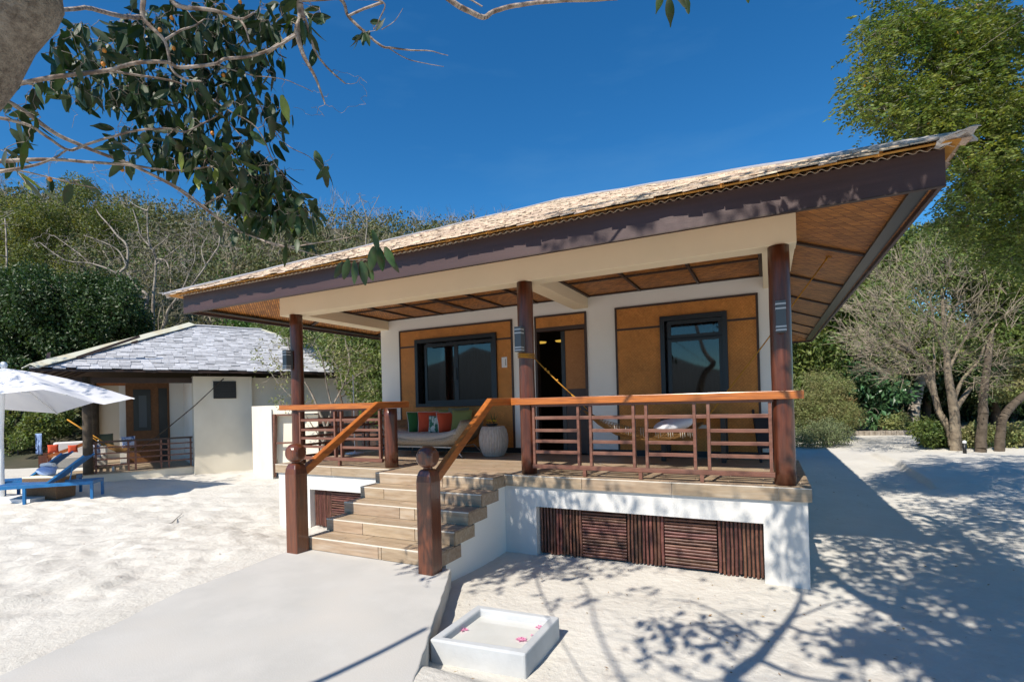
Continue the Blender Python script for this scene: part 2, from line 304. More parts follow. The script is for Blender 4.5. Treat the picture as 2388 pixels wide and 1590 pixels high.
# ------------------------------------------------------------------ object helpers
WLOC = {}
def _link(o, parent, origin):
    scene.collection.objects.link(o)
    pw = WLOC.get(parent.name, (0, 0, 0)) if parent is not None else (0, 0, 0)
    if parent is not None: o.parent = parent
    o.location = (origin[0]-pw[0], origin[1]-pw[1], origin[2]-pw[2])
    WLOC[o.name] = tuple(origin)
    return o
def tag(o, label=None, cat=None, group=None, kind=None):
    if label: o['label'] = label
    if cat: o['category'] = cat
    if group: o['group'] = group
    if kind: o['kind'] = kind
    return o
def thing(name, label, cat, loc=(0, 0, 0), group=None):
    o = bpy.data.objects.new(name, None); o.empty_display_size = 0.2
    _link(o, None, loc); return tag(o, label, cat, group)
def mesh_np(name, V, F, m, smooth=False):
    """V (n,3) array, F (k,c) int array of c-gons"""
    V = np.asarray(V, dtype=np.float32); F = np.asarray(F, dtype=np.int32)
    me = bpy.data.meshes.new(name); me.vertices.add(len(V)); me.vertices.foreach_set('co', V.ravel())
    k, c = F.shape
    me.loops.add(k*c); me.loops.foreach_set('vertex_index', F.ravel())
    me.polygons.add(k); me.polygons.foreach_set('loop_start', np.arange(0, k*c, c, dtype=np.int32))
    me.update(calc_edges=True)
    me.polygons.foreach_set('use_smooth', np.full(k, bool(smooth)))
    me.materials.append(m); return me
def obj_np(name, V, F, m, parent=None, smooth=False, origin=None):
    V = np.asarray(V, dtype=float)
    if origin is None:
        lo, hi = V.min(0), V.max(0); origin = ((lo+hi)/2); origin[2] = lo[2]
    me = mesh_np(name, V-origin, F, m, smooth)
    return _link(bpy.data.objects.new(name, me), parent, origin)
class MB:
    def __init__(s): s.v = []; s.f = []; s.sm = []
    def add(s, vs, fs, smooth=False):
        o = len(s.v); s.v += [tuple(map(float, q)) for q in vs]; s.f += [tuple(i+o for i in f) for f in fs]; s.sm += [smooth]*len(fs); return s
    def box(s, x0, x1, y0, y1, z0, z1):
        return s.add([(x0, y0, z0), (x1, y0, z0), (x1, y1, z0), (x0, y1, z0), (x0, y0, z1), (x1, y0, z1), (x1, y1, z1), (x0, y1, z1)],
                     [(0, 3, 2, 1), (4, 5, 6, 7), (0, 1, 5, 4), (1, 2, 6, 5), (2, 3, 7, 6), (3, 0, 4, 7)])
    def bar(s, p, q, w, h, up=(0, 0, 1)):
        """rectangular bar from p to q, w across, h along up"""
        p, q = Vector(p), Vector(q); d = (q-p).normalized(); u = Vector(up); sd_ = d.cross(u)
        if sd_.length < 1e-4: u = Vector((0, 1, 0)); sd_ = d.cross(u)
        sd_.normalize(); u = sd_.cross(d).normalized(); a, b = sd_*w/2, u*h/2
        vs = [p-a-b, p+a-b, p+a+b, p-a+b, q-a-b, q+a-b, q+a+b, q-a+b]
        return s.add(vs, [(0, 3, 2, 1), (4, 5, 6, 7), (0, 1, 5, 4), (1, 2, 6, 5), (2, 3, 7, 6), (3, 0, 4, 7)])
    def tube(s, pts, rad, n=8, smooth=True, cap=True):
        pts = [Vector(p) for p in pts]; k = len(pts)
        if not hasattr(rad, '__len__'): rad = [rad]*k
        ref = Vector((0.31, 0.22, 0.92)); vs = []
        for i, p in enumerate(pts):
            d = (pts[min(i+1, k-1)]-pts[max(i-1, 0)]).normalized()
            a = d.cross(ref)
            if a.length < 1e-3: a = d.cross(Vector((1, 0, 0)))
            a.normalize(); b = d.cross(a)
            for j in range(n):
                t = 2*math.pi*j/n; vs.append(p+(a*math.cos(t)+b*math.sin(t))*rad[i])
        fs = [(i*n+j, i*n+(j+1) % n, (i+1)*n+(j+1) % n, (i+1)*n+j) for i in range(k-1) for j in range(n)]
        s.add(vs, fs, smooth)
        if cap:
            o = len(s.v)-len(vs); s.f += [tuple(o+j for j in range(n))[::-1], tuple(o+(k-1)*n+j for j in range(n))]; s.sm += [False, False]
        return s
    def lathe(s, prof, c, n=24, smooth=True, cap=True):
        vs = [(c[0]+r*math.cos(2*math.pi*j/n), c[1]+r*math.sin(2*math.pi*j/n), c[2]+z) for r, z in prof for j in range(n)]
        k = len(prof)
        fs = [(i*n+j, i*n+(j+1) % n, (i+1)*n+(j+1) % n, (i+1)*n+j) for i in range(k-1) for j in range(n)]
        s.add(vs, fs, smooth)
        if cap:
            o = len(s.v)-len(vs); s.f += [tuple(o+j for j in range(n))[::-1], tuple(o+(k-1)*n+j for j in range(n))]; s.sm += [False, False]
        return s
    def build(s, name, m, parent=None, bevel=0, origin=None, sub=0):
        V = np.array(s.v); 
        if origin is None:
            lo, hi = V.min(0), V.max(0); origin = np.array([(lo[0]+hi[0])/2, (lo[1]+hi[1])/2, lo[2]])
        me = bpy.data.meshes.new(name); me.from_pydata([tuple(q) for q in (V-np.array(origin))], [], s.f)
        me.polygons.foreach_set('use_smooth', s.sm); me.materials.append(m); me.update()
        o = _link(bpy.data.objects.new(name, me), parent, tuple(origin))
        if bevel:
            md = o.modifiers.new('bevel', 'BEVEL'); md.width = bevel; md.segments = 2; md.limit_method = 'ANGLE'; md.angle_limit = R(40)
        if sub:
            md = o.modifiers.new('subsurf', 'SUBSURF'); md.levels = sub; md.render_levels = sub
        return o
def box(name, m, parent, x0, x1, y0, y1, z0, z1, bevel=0):
    return MB().box(x0, x1, y0, y1, z0, z1).build(name, m, parent, bevel)
def clone(o, origin, parent=None, scale=None, rot=None):
    """another object sharing o's mesh"""
    c = bpy.data.objects.new(o.name.split('.')[0], o.data)
    _link(c, parent, origin)
    if scale: c.scale = scale
    if rot: c.rotation_euler = rot
    return c
def at(u, v, d):
    """the world point at distance d ahead of the camera that the photograph shows at source pixel u, v"""
    return CAM + d*(CF+CR*(u-W0/2)/FPX-CU*(v-H0/2-SY)/FPX)
def ground_at(u, v, z):
    d = CF+CR*(u-W0/2)/FPX-CU*(v-H0/2-SY)/FPX
    return CAM+d*(z-CZ)/d[2]
def sm(a, b, x):
    t = np.clip((np.asarray(x, float)-a)/(b-a), 0, 1); return t*t*(3-2*t)
def vnoise(x, y, s, seed=0):
    x = np.asarray(x, float)/s; y = np.asarray(y, float)/s
    xi, yi = np.floor(x).astype(np.int64), np.floor(y).astype(np.int64); fx, fy = x-xi, y-yi
    fx = fx*fx*(3-2*fx); fy = fy*fy*(3-2*fy)
    def h(a, b):
        q = (a*374761393+b*668265263+seed*1442695041) & 0xffffffff
        q = ((q ^ (q >> 13))*1274126177) & 0xffffffff
        return ((q ^ (q >> 16)) & 0xffff)/65535.0
    return (h(xi, yi)*(1-fx)+h(xi+1, yi)*fx)*(1-fy)+(h(xi, yi+1)*(1-fx)+h(xi+1, yi+1)*fx)*fy

# ------------------------------------------------------------------ ground
PATH = [(-6.03, -1.60), (-3.64, -1.60), (-2.76, -3.30), (-2.35, -4.1), (-1.4, -8.0), (-4.4, -8.0), (-5.45, -4.6), (-5.90, -3.2), (-6.03, -1.90)]
def inside_dist(x, y, poly):
    """signed distance to the polygon, positive inside"""
    x = np.asarray(x, float); y = np.asarray(y, float); dmin = np.full(x.shape, 1e9); ins = np.zeros(x.shape, bool)
    for i in range(len(poly)):
        (x0, y0), (x1, y1) = poly[i], poly[(i+1) % len(poly)]
        dx, dy = x1-x0, y1-y0; t = np.clip(((x-x0)*dx+(y-y0)*dy)/(dx*dx+dy*dy), 0, 1)
        dmin = np.minimum(dmin, np.hypot(x-x0-t*dx, y-y0-t*dy))
        c = ((y0 > y) != (y1 > y)) & (x < (x1-x0)*(y-y0)/((y1-y0) if abs(y1-y0) > 1e-9 else 1e-9)+x0)
        ins ^= c
    return np.where(ins, dmin, -dmin)
def gz(x, y):
    x = np.asarray(x, float); y = np.asarray(y, float)
    zr = -1.1+0.07*(1-sm(-2.2, -0.3, y))+0.175*(1-sm(-3.45, -3.08, y))          # right of the path
    zl = -1.1+0.275*(1-sm(-1.75, -0.1, y))
    far = sm(-7.5, -12.0, x)
    zl = zl*(1-far)+(-1.06)*far
    wleft = sm(-3.9, -5.6, x)
    z = zr*(1-wleft)+zl*wleft
    # front of the plinth left part and the beach behind the camera
    z = z-0.06*np.clip(-8.5-y, 0, 60)
    # low bank on the right with a broken edge
    ex = 2.75+0.10*(y-8.0)*(-0.15)+0.5*(vnoise(y, 0*y, 1.7, 5)-0.5)
    z = z+0.13*sm(ex, ex+0.10, x)*sm(7.0, 8.6, y+0.6*(x-2.8)*0)*(1-sm(13.8, 16, y))
    # unevenness
    z = z+0.05*(vnoise(x, y, 2.6, 1)-0.5)+0.022*(vnoise(x, y, 0.9, 2)-0.5)
    foot = sm(-5.9, -6.6, x)+0.25*sm(1.5, 4, x)+0.25*sm(3, 6, y); foot = np.clip(foot, 0.05, 1)
    fade = 1-0.85*sm(14, 30, np.hypot(x-CX, y-CY))
    n = 0.5*vnoise(x, y, 0.24, 3)+0.35*vnoise(x*1.2+3, y*0.8, 0.14, 4)+0.25*vnoise(x, y, 0.42, 6)
    z = z+0.135*(n-0.55)*foot*fade
    z = z+0.010*(vnoise(x, y, 0.09, 7)-0.5)*fade
    # the concrete path: sand feathers onto its left edge, lies lower along its right one
    d = inside_dist(x, y, PATH)
    edge = np.exp(-((d+0.05)/0.35)**2)*sm(-4.0, -5.4, x)*sm(-1.2, -2.0, y)
    z = z*(1-edge)+(-0.829+0.020*(vnoise(x, y, 0.5, 8)-0.5)+0.012*(vnoise(x, y, 0.15, 9)-0.5))*edge
    z = z-0.13*sm(0.02, 0.35, d)
    near_front = np.exp(-((d)/0.3)**2)*(1-sm(-3.7, -3.35, y))*sm(-4.0, -3.0, x)
    z = z*(1-near_front)+(-0.832-0.13*sm(0.05, 0.4, d))*near_front
    return z
def span(*segs):
    out = [segs[0][0]]
    for a, b, s_ in segs:
        k = max(1, int(round((b-a)/s_))); out += list(np.linspace(a, b, k+1)[1:])
    return np.array(out)
gx = span((-900, -60, 120), (-60, -24, 3), (-24, -10, 0.12), (-10, 3, 0.05), (3, 9, 0.12), (9, 30, 1), (30, 900, 110))
gy = span((-24, -8, 0.8), (-8, -5, 0.2), (-5, 1.0, 0.05), (1.0, 9, 0.12), (9, 20, 0.3), (20, 40, 1.5), (40, 900, 120))
GX, GY = np.meshgrid(gx, gy)
GZ = gz(GX, GY)
nx, ny = len(gx), len(gy)
idx = np.arange(nx*ny).reshape(ny, nx)
GF = np.stack([idx[:-1, :-1].ravel(), idx[:-1, 1:].ravel(), idx[1:, 1:].ravel(), idx[1:, :-1].ravel()], 1)
tag(obj_np('sand_ground', np.stack([GX.ravel(), GY.ravel(), GZ.ravel()], 1), GF, MT['sand'], smooth=True, origin=np.zeros(3)),
    'pale trampled beach sand around the bungalows', kind='structure')

PO = []
for i in range(len(PATH)):
    a, b = PATH[i], PATH[(i+1) % len(PATH)]; n_ = max(1, int(math.hypot(b[0]-a[0], b[1]-a[1])/0.09))
    for j in range(n_):
        w_ = 0.0 if i == 0 else 0.006
        PO.append((a[0]+(b[0]-a[0])*j/n_+rnd.uniform(-w_, w_), a[1]+(b[1]-a[1])*j/n_+rnd.uniform(-w_, w_)))
m = MB(); k = len(PO)
m.add([(x, y, -0.828) for x, y in PO]+[(x+0.0, y, -1.25) for x, y in PO], [tuple(range(k))[::-1]]+[(i, (i+1) % k, k+(i+1) % k, k+i) for i in range(k)])
tag(m.build('concrete_path', MT['concrete'], bevel=0.012), 'smooth grey concrete path leading to the steps', kind='structure')
# sea behind the viewer and the islands across the bay
me_sea = MB().add([(-900, -900, -2.0), (900, -900, -2.0), (900, -19, -2.0), (-900, -19, -2.0)], [(0, 1, 2, 3)])
MT['sea'] = mat('sea_water', (0.02, 0.09, 0.13), 0.12, bump=0.6, bscale=0.6, coord='World')
tag(me_sea.build('sea', MT['sea']), kind='structure')
k = 60; xs_ = np.linspace(-1500, 1500, k)
zz = 25+95*vnoise(xs_, xs_*0, 330, 3)+30*vnoise(xs_, xs_*0, 90, 4)
V = np.concatenate([np.stack([xs_, np.full(k, -850.), np.full(k, -4.)], 1), np.stack([xs_, np.full(k, -1050.), zz*1.1], 1), np.stack([xs_, np.full(k, -1400.), np.full(k, -4.)], 1)])
F = [(i, i+1, k+i+1, k+i) for i in range(k-1)]+[(k+i, k+i+1, 2*k+i+1, 2*k+i) for i in range(k-1)]
tag(obj_np('island_hills', V, np.array(F), mat('island_rock', (0.07, 0.10, 0.11), 0.95), smooth=True), kind='structure')

# hillside behind the houses
def hill_z(x, y):
    s = -(x-CX)*0.55+(y-CY)*0.83; t = (x-CX)*0.83+(y-CY)*0.55
    q = t/np.maximum(s, 1)
    amp = 1-sm(0.25, 0.75, q)
    up = np.log1p(np.exp(np.clip((s-26)/2.5, -30, 30)))*2.5
    up = np.minimum(up, 40+0.15*up)
    return -1.35+amp*(0.57*up)*(1+0.10*sm(-0.2, -0.8, q))+1.6*(vnoise(x, y, 9, 12)-0.5)*sm(26, 36, s)
hx = np.linspace(-110, 30, 90); hy = np.linspace(2, 110, 70); HX, HY = np.meshgrid(hx, hy); HZ = hill_z(HX, HY)
idx = np.arange(90*70).reshape(70, 90)
HF = np.stack([idx[:-1, :-1].ravel(), idx[:-1, 1:].ravel(), idx[1:, 1:].ravel(), idx[1:, :-1].ravel()], 1)
tag(obj_np('hillside', np.stack([HX.ravel(), HY.ravel(), HZ.ravel()], 1), HF, MT['soil'], smooth=True, origin=np.zeros(3)),
    'steep scrubby hillside rising behind the houses', kind='structure')

# ------------------------------------------------------------------ the villa
RS, TR = 0.165, 0.3293
XL, SL, SR, D = -8.53, -5.856, -3.774, 2.69
villa = thing('beach_villa', 'white and amber bungalow with a hipped straw shingle roof, front veranda and tiled steps', 'house', (-4.26, 0, -0.83))
PY = 0.04
# plinth: front wall with two openings, returns, and the body behind
pl = MB()
def wall_x(mb, x0, x1, z0, z1, y0, y1, holes):
    """wall along x with rectangular holes (x0,x1,z0,z1)"""
    xs = sorted({x0, x1, *[h[0] for h in holes], *[h[1] for h in holes]}); zs = sorted({z0, z1, *[h[2] for h in holes], *[h[3] for h in holes]})
    for i in range(len(xs)-1):
        run = None
        for j in range(len(zs)-1):
            cx_, cz_ = (xs[i]+xs[i+1])/2, (zs[j]+zs[j+1])/2
            if any(h[0] < cx_ < h[1] and h[2] < cz_ < h[3] for h in holes):
                if run is not None: mb.box(xs[i], xs[i+1], y0, y1, run, zs[j]); run = None
            elif run is None: run = zs[j]
        if run is not None: mb.box(xs[i], xs[i+1], y0, y1, run, z1)
HOLES = [(-3.31, -0.485, -1.5, -0.425), (-7.70, -5.95, -1.5, -0.42)]
wall_x(pl, XL+0.04, -0.04, -1.4, -0.148, PY, 0.24, HOLES)
pl.box(-0.24, -0.04, 0.24, 12.0, -1.4, -0.148); pl.box(XL+0.04, XL+0.24, 0.24, 12.0, -1.4, -0.148)
pl.build('plinth_wall', MT['plaster_white'], villa)
pb = MB(); pb.box(XL+0.3, -0.3, 0.62, 0.66, -1.4, -0.15); pb.build('underfloor_dark', MT['black'], villa)  # black sheet standing in for the shade under the floor
# slab below the tiles
MB().box(XL+0.02, -0.02, 0.02, D, -0.146, -0.004).build('floor_slab', MT['grout'], villa)
# edge tiles along the front and the right side, 1.15 m long
def tiles_run(axis, a0, a1, step, mk, parent, name='edge_tile'):
    a = a0
    while a < a1-0.01:
        b = min(a+step, a1); mk(a+0.004, b-0.004); a = b
def edge_front(a, b):
    box('edge_tile', MT['tile'], villa, a, b, -0.001, 0.013, -0.148, -0.007)
    box('edge_joint', MT['grout'], villa, a-0.003, b+0.003, -0.002, 0.009, -0.0065, 0.0035)
tiles_run('x', SR+0.0, 0.0, 1.149, edge_front, villa)
tiles_run('x', XL, SL, 1.40, edge_front, villa)
def edge_right(a, b): box('edge_tile', MT['tile'], villa, -0.013, 0.001, a, b, -0.148, 0.0)
tiles_run('y', 0.015, D, 1.15, edge_right, villa)
def edge_left(a, b): box('edge_tile', MT['tile'], villa, XL-0.001, XL+0.013, a, b, -0.148, 0.0)
tiles_run('y', 0.015, D, 1.15, edge_left, villa)
# floor boards (wood look tiles): rows along x
row, k = 0.155, 0
y = 0.0
while y < D-0.02:
    y1 = min(y+row, D); x = XL-1.15*(0.33*(k % 3))
    while x < -0.01:
        a, b = max(x, XL+0.001), min(x+1.15, -0.001)
        if b-a > 0.06: box('floor_tile', MT['tile'], villa, a+0.004, b-0.004, y+0.004 if y > 0 else 0.0105, y1-0.004, -0.004, 0.005)
        x += 1.15
    y = y1; k += 1
# steps
steps = MB()
pts = []
for i in range(5):
    y0_, z0_ = -TR*(i+1)+0.015, -RS*i-0.012
    steps.box(SL+0.03, SR-0.0615, y0_, 0.03-0.001*i, -RS*(i+1)-0.0, z0_)
steps.box(SL+0.07, SR-0.07, -TR*5+0.20, 0.02, -1.4, -RS*5+0.0)
stair = steps.build('staircase_body', MT['grout'], villa)
def cheek(x0, x1):
    prof = [(0.038, -1.4)]                      # stepped outline in y, z, below the side tiles
    prof.append((-TR*5+0.17, -1.4))
    for i in range(4, -1, -1):
        prof.append((-TR*(i+1)+0.17, -RS*(i+1)-0.004)); prof.append((-TR*i+0.17 if i else 0.038, -RS*(i+1)-0.004))
    n_ = len(prof)
    return MB().add([(x0, y_, z) for y_, z in prof]+[(x1, y_, z) for y_, z in prof], [tuple(range(n_)), tuple(range(n_, 2*n_))[::-1]]+[(i, n_+i, n_+(i+1) % n_, (i+1) % n_) for i in range(n_)])
cheek(SR-0.06, SR-0.018).build('stair_cheek', MT['plaster_wall'], villa)
cheek(SL+0.02, SL+0.06).build('stair_cheek', MT['plaster_wall'], villa)
for i in range(5):
    yn, zt = -TR*(i+1), -RS*i
    # tread tiles: two rows deep, joints staggered
    cuts = [SL, SL+0.55+0.28*(i % 2), SL+1.42+0.2*((i+1) % 2), SR]
    for r_ in range(2):
        ya, yb = yn+0.165*r_, yn+0.165*(r_+1)-0.002
        cc = cuts if r_ == 0 else [SL, SL+0.85-0.2*(i % 2), SR-0.45, SR]
        for a, b in zip(cc[:-1], cc[1:]):
            box('tread_tile', MT['tile'], stair, a+0.004, b-0.004, ya+(0.011 if r_ == 0 else 0.004), yb-0.002, zt-0.012, zt+0.001)
    box('nosing_joint', MT['grout'], stair, SL+0.002, SR-0.002, yn-0.0005, yn+0.010, zt-0.0145, zt-0.0005)
    cr = [SL, SL+0.35+0.45*((i+1) % 2)+0.1*i, SL+1.25+0.25*(i % 2), SR]
    for a, b in zip(cr[:-1], cr[1:]):
        box('riser_tile', MT['tile'], stair, a+0.005, b-0.005, yn+0.001, yn+0.013, zt-RS+0.004, zt-0.016)
    for xa in (SL, SR-0.013):
        box('side_tile', MT['tile'], stair, xa-0.002 if xa == SL else xa, xa+0.013 if xa == SL else xa+0.015, yn+0.016, yn+TR+0.14, zt-RS+0.001, zt-0.014)

# bamboo screens in the plinth openings
def screen(x0, x1, vert, z0, z1, thin=False):
    yb = PY+0.11
    s_ = thing_part('bamboo_screen', villa, ((x0+x1)/2, yb, z0))
    if vert:
        n_ = int(round((x1-x0)/(0.030 if thin else 0.046))); st = (x1-x0)/n_
        for i in range(n_):
            xc = x0+st*(i+0.5); r0 = st*0.5*rnd.uniform(0.66, 0.95); zb = z0-rnd.uniform(-0.01, 0.03)
            pts_ = []; rr = []; zc = zb
            ph = rnd.uniform(0, 6); 
            zc = zb+rnd.uniform(0.02, 0.2); pts_.append((xc, yb, zb)); rr.append(r0)
            while zc < z1-0.02:
                pts_.append((xc+0.004*math.sin(ph+zc*7), yb+rnd.uniform(-0.002, 0.002), zc)); rr.append(r0*rnd.uniform(0.95, 1.0)); zc += 0.012
                pts_.append((xc+0.004*math.sin(ph+zc*7), yb, zc)); rr.append(r0*1.08)
                pts_.append((xc+0.004*math.sin(ph+zc*7), yb, zc+0.008)); rr.append(r0*0.97); zc += rnd.uniform(0.17, 0.26)
            pts_.append((xc, yb, z1)); rr.append(r0)
            MB().tube(pts_, rr, 7, cap=False).build('bamboo_pole', MT['bamboo'], s_)
    else:
        n_ = int(round((z1-z0)/(0.040))); st = (z1-z0)/n_
        for i in range(n_):
            zc = z0+st*(i+0.5); r0 = st*0.5*rnd.uniform(0.75, 0.97)
            k_ = 5; t0 = rnd.uniform(-0.004, 0.004); t1 = rnd.uniform(-0.004, 0.004)
            MB().tube([(x0+(x1-x0)*j/k_, yb, zc+t0+(t1-t0)*j/k_+rnd.uniform(-.002, .002)) for j in range(k_+1)], [r0*rnd.uniform(0.9, 1.02) for _ in range(k_+1)], 7, cap=False).build('bamboo_pole', MT['bamboo'], s_)
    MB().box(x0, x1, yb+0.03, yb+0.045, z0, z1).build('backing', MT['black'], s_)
    return s_
def thing_part(name, parent, loc):
    o = bpy.data.objects.new(name, None); o.empty_display_size = 0.1
    return _link(o, parent, loc)
zb_ = -1.07
for (a, b, v) in ((-3.30, -2.685, 1), (-2.68, -2.085, 0), (-2.08, -1.605, 1), (-1.60, -0.995, 0), (-0.985, -0.49, 1)):
    screen(a, b, v, zb_, -0.425)
for (a, b, v) in ((-7.69, -7.285, 1), (-7.28, -6.60, 0), (-6.59, -6.0, 1)):
    screen(a, b, v, zb_, -0.42, thin=True)

# columns and the short round post at the head of the stairs
CY0 = 0.2
def column(x, z1, r_=0.113):
    prof = []
    z = 0.01
    while z < z1-0.05:
        prof.append((r_*rnd.uniform(0.97, 1.02), z)); z += 0.28
    prof.append((r_*0.985, z1))
    return MB().lathe(prof, (x, CY0, 0), 24).build('column', MT['column'], villa)
for x in (-8.13, -3.47, -0.25): column(x, 2.732)
column(-5.97, 0.975, 0.108)

# railings
def railing(x0, x1, uprights, top_x0, top_x1, feet):
    r_ = thing_part('railing', villa, ((x0+x1)/2, 0.13, 0))
    box('handrail', MT['rail'], r_, top_x0, top_x1, 0.035, 0.185, 0.985, 1.078, bevel=0.006)
    box('under_strip', MT['slat'], r_, x0, x1, 0.085, 0.135, 0.955, 0.983)
    for u_ in uprights: box('upright', MT['slat'], r_, u_-0.018, u_+0.018, 0.08, 0.14, 0.155, 0.953, bevel=0.003)
    spans_ = list(zip(uprights[:-1], uprights[1:]))
    for j, (z0, z1) in enumerate(((0.775, 0.820), (0.604, 0.646), (0.455, 0.497), (0.305, 0.348))):
        for q, (a, b) in enumerate(spans_):
            if j > 0 and q % 2 == 1: continue
            box('slat', MT['slat'], r_, a+0.0185, b-0.0185, 0.09, 0.13, z0, z1, bevel=0.003)
    box('bottom_rail', MT['slat'], r_, x0, x1, 0.083, 0.137, 0.098, 0.153, bevel=0.003)
    for f_ in feet: box('foot', MT['slat'], r_, f_-0.022, f_+0.022, 0.085, 0.135, 0.010, 0.097)
    return r_
railing(-3.365, -0.35, [-3.335, -2.682, -2.512, -1.942, -1.781, -1.205, -1.046, -0.385], -3.585, -0.045, [-2.612, -1.870, -1.135])
railing(-8.02, -6.075, [-7.965, -7.115, -6.967, -6.115], -8.44, -6.02, [-7.035])
# side railing of the veranda on the left
r_ = thing_part('railing', villa, (-8.2, 1.4, 0))
box('handrail', MT['rail_y'], r_, -8.27, -8.13, 0.33, 2.60, 0.985, 1.078, bevel=0.006)
for yy in (0.36, 1.10, 1.24, 1.95, 2.09, 2.62): box('upright', MT['slat'], r_, -8.23, -8.17, yy-0.018, yy+0.018, 0.10, 0.984)
for z0 in (0.775, 0.604, 0.455, 0.305, 0.10): box('slat', MT['slat'], r_, -8.22, -8.18, 0.379, 2.601, z0, z0+0.043)

# newel posts with turned ball, stair handrails
def newel(xc, yc):
    n_ = thing_part('newel_post', villa, (xc, yc, -0.83))
    h = 0.098
    b = MB(); zs = [(-0.86, h), (0.18, h), (0.245, h*0.93), (0.29, h*0.78), (0.315, h*0.62)]
    vs = []
    for z, q in zs: vs += [(xc-q, yc-q, z), (xc+q, yc-q, z), (xc+q, yc+q, z), (xc-q, yc+q, z)]
    fs = [(i*4+j, i*4+(j+1) % 4, (i+1)*4+(j+1) % 4, (i+1)*4+j) for i in range(len(zs)-1) for j in range(4)]+[(3, 2, 1, 0), tuple(len(vs)-4+j for j in range(4))]
    b.add(vs, fs); b.build('post', MT['newel'], n_, bevel=0.014)
    MB().lathe([(0.055, 0.31), (0.05, 0.335), (0.06, 0.35)], (xc, yc, 0), 16).build('neck', MT['newel'], n_)
    # ball with four flat discs, as cut from a cube
    ball = MB(); prof = []
    c_ = (xc, yc, 0.447); rb = 0.128
    vs, fs = [], []; nu, nv = 28, 16
    for i in range(nv+1):
        t = math.pi*i/nv
        for j in range(nu):
            p_ = 2*math.pi*j/nu
            q = [rb*math.sin(t)*math.cos(p_), rb*math.sin(t)*math.sin(p_), rb*math.cos(t)]
            q = [max(-rb*0.83, min(rb*0.83, w_)) for w_ in q[:2]]+[max(-rb*0.88, min(rb*0.95, q[2]))]
            vs.append((c_[0]+q[0], c_[1]+q[1], c_[2]+q[2]))
    for i in range(nv):
        for j in range(nu): fs.append((i*nu+j, (i+1)*nu+j, (i+1)*nu+(j+1) % nu, i*nu+(j+1) % nu))
    ball.add(vs, fs, False).build('ball', MT['newel'], n_)
    return n_
newel(-5.895, -1.765); newel(-3.795, -1.775)
def stair_rail(x, yb, ye, zend=1.035):
    pts_ = [(x, -1.70, 0.155), (x, yb, zend), (x, ye, zend)]
    w, h = 0.082, 0.105
    s_ = MB()
    # mitred rectangular section
    d1 = (Vector(pts_[1])-Vector(pts_[0])).normalized(); up1 = Vector((0, -d1.z, d1.y)); up2 = Vector((0, 0, 1))
    mit = (up1+up2).normalized(); mit = mit/mit.dot(up2)
    secs = [(Vector(pts_[0]), up1), (Vector(pts_[1]), mit), (Vector(pts_[2]), up2)]
    vs = []
    for p_, u_ in secs: vs += [p_+Vector((-w/2, 0, 0))-u_*h/2, p_+Vector((w/2, 0, 0))-u_*h/2, p_+Vector((w/2, 0, 0))+u_*h/2, p_+Vector((-w/2, 0, 0))+u_*h/2]
    fs = [(i*4+j, i*4+(j+1) % 4, (i+1)*4+(j+1) % 4, (i+1)*4+j) for i in range(2) for j in range(4)]+[(3, 2, 1, 0), (8, 9, 10, 11)]
    s_.add(vs, fs).build('stair_handrail', MT['rail_y'], villa, bevel=0.010)
stair_rail(-5.90, -0.20, 0.56)
stair_rail(-3.79, -0.33, 0.50)
box('rail_collar', MT['rail'], villa, -3.745, -3.586, 0.20, 0.34, 0.985, 1.085, bevel=0.006)

# beams
bz0, bz1 = 2.732, 3.12
bm = MB(); bm.box(-8.459, -0.0685, 0.117, 0.414, bz0, bz1); bm.build('front_beam', MT['plaster_cream'], villa, bevel=0.006)
for (a, b) in ((-8.415, -8.06), (-3.62, -3.34), (-0.42, -0.075)):
    box('cross_beam', MT['plaster_cream'], villa, a, b, 0.415, 2.688, bz0, bz1-0.002, bevel=0.006)
# veranda ceiling: matting panels and battens
cz = 2.955
def ceiling_bay(x0, x1, nxp, div=None):
    y0_, y1_ = 0.414, D
    rows = [(y0_+0.05, 1.50), (1.56, y1_-0.05)]
    st = (x1-x0)/nxp
    for i in range(nxp):
        for (ya, yb_) in rows:
            box('ceiling_panel', MT['woven_soffit'], villa, x0+st*i+0.03, x0+st*(i+1)-0.03, ya, yb_, cz, cz+0.012)
    for i in range(nxp+1):
        w_ = 0.035 if i not in (0, nxp) else 0.05
        if div is not None and i == div: w_ = 0.10
        xc = x0+st*i; xc = min(max(xc, x0+w_/2), x1-w_/2)
        box('ceiling_batten', MT['dark_trim'], villa, xc-w_/2, xc+w_/2, y0_+0.001, y1_-0.001, cz-0.030, cz-0.001)
    for yc, w_ in ((y0_+0.025, 0.05), (1.53, 0.04), (y1_-0.03, 0.055)):
        box('ceiling_batten', MT['dark_trim'], villa, x0+0.002, x1-0.002, yc-w_/2, yc+w_/2, cz-0.026, cz-0.0025)
ceiling_bay(-8.06, -3.62, 6, 3); ceiling_bay(-3.34, -0.42, 3)
MB().box(-8.4, -0.1, 0.3, D, cz+0.04, cz+0.06).build('ceiling_board', MT['black'], villa)
for x, y_ in ((-5.3, 1.15), (-7.0, 1.15), (-1.75, 0.98)):
    MB().lathe([(0.0, -0.006), (0.045, -0.006), (0.05, 0.0), (0.03, 0.006)], (x, y_, cz-0.005), 16).build('downlight', MT['sign'], villa)

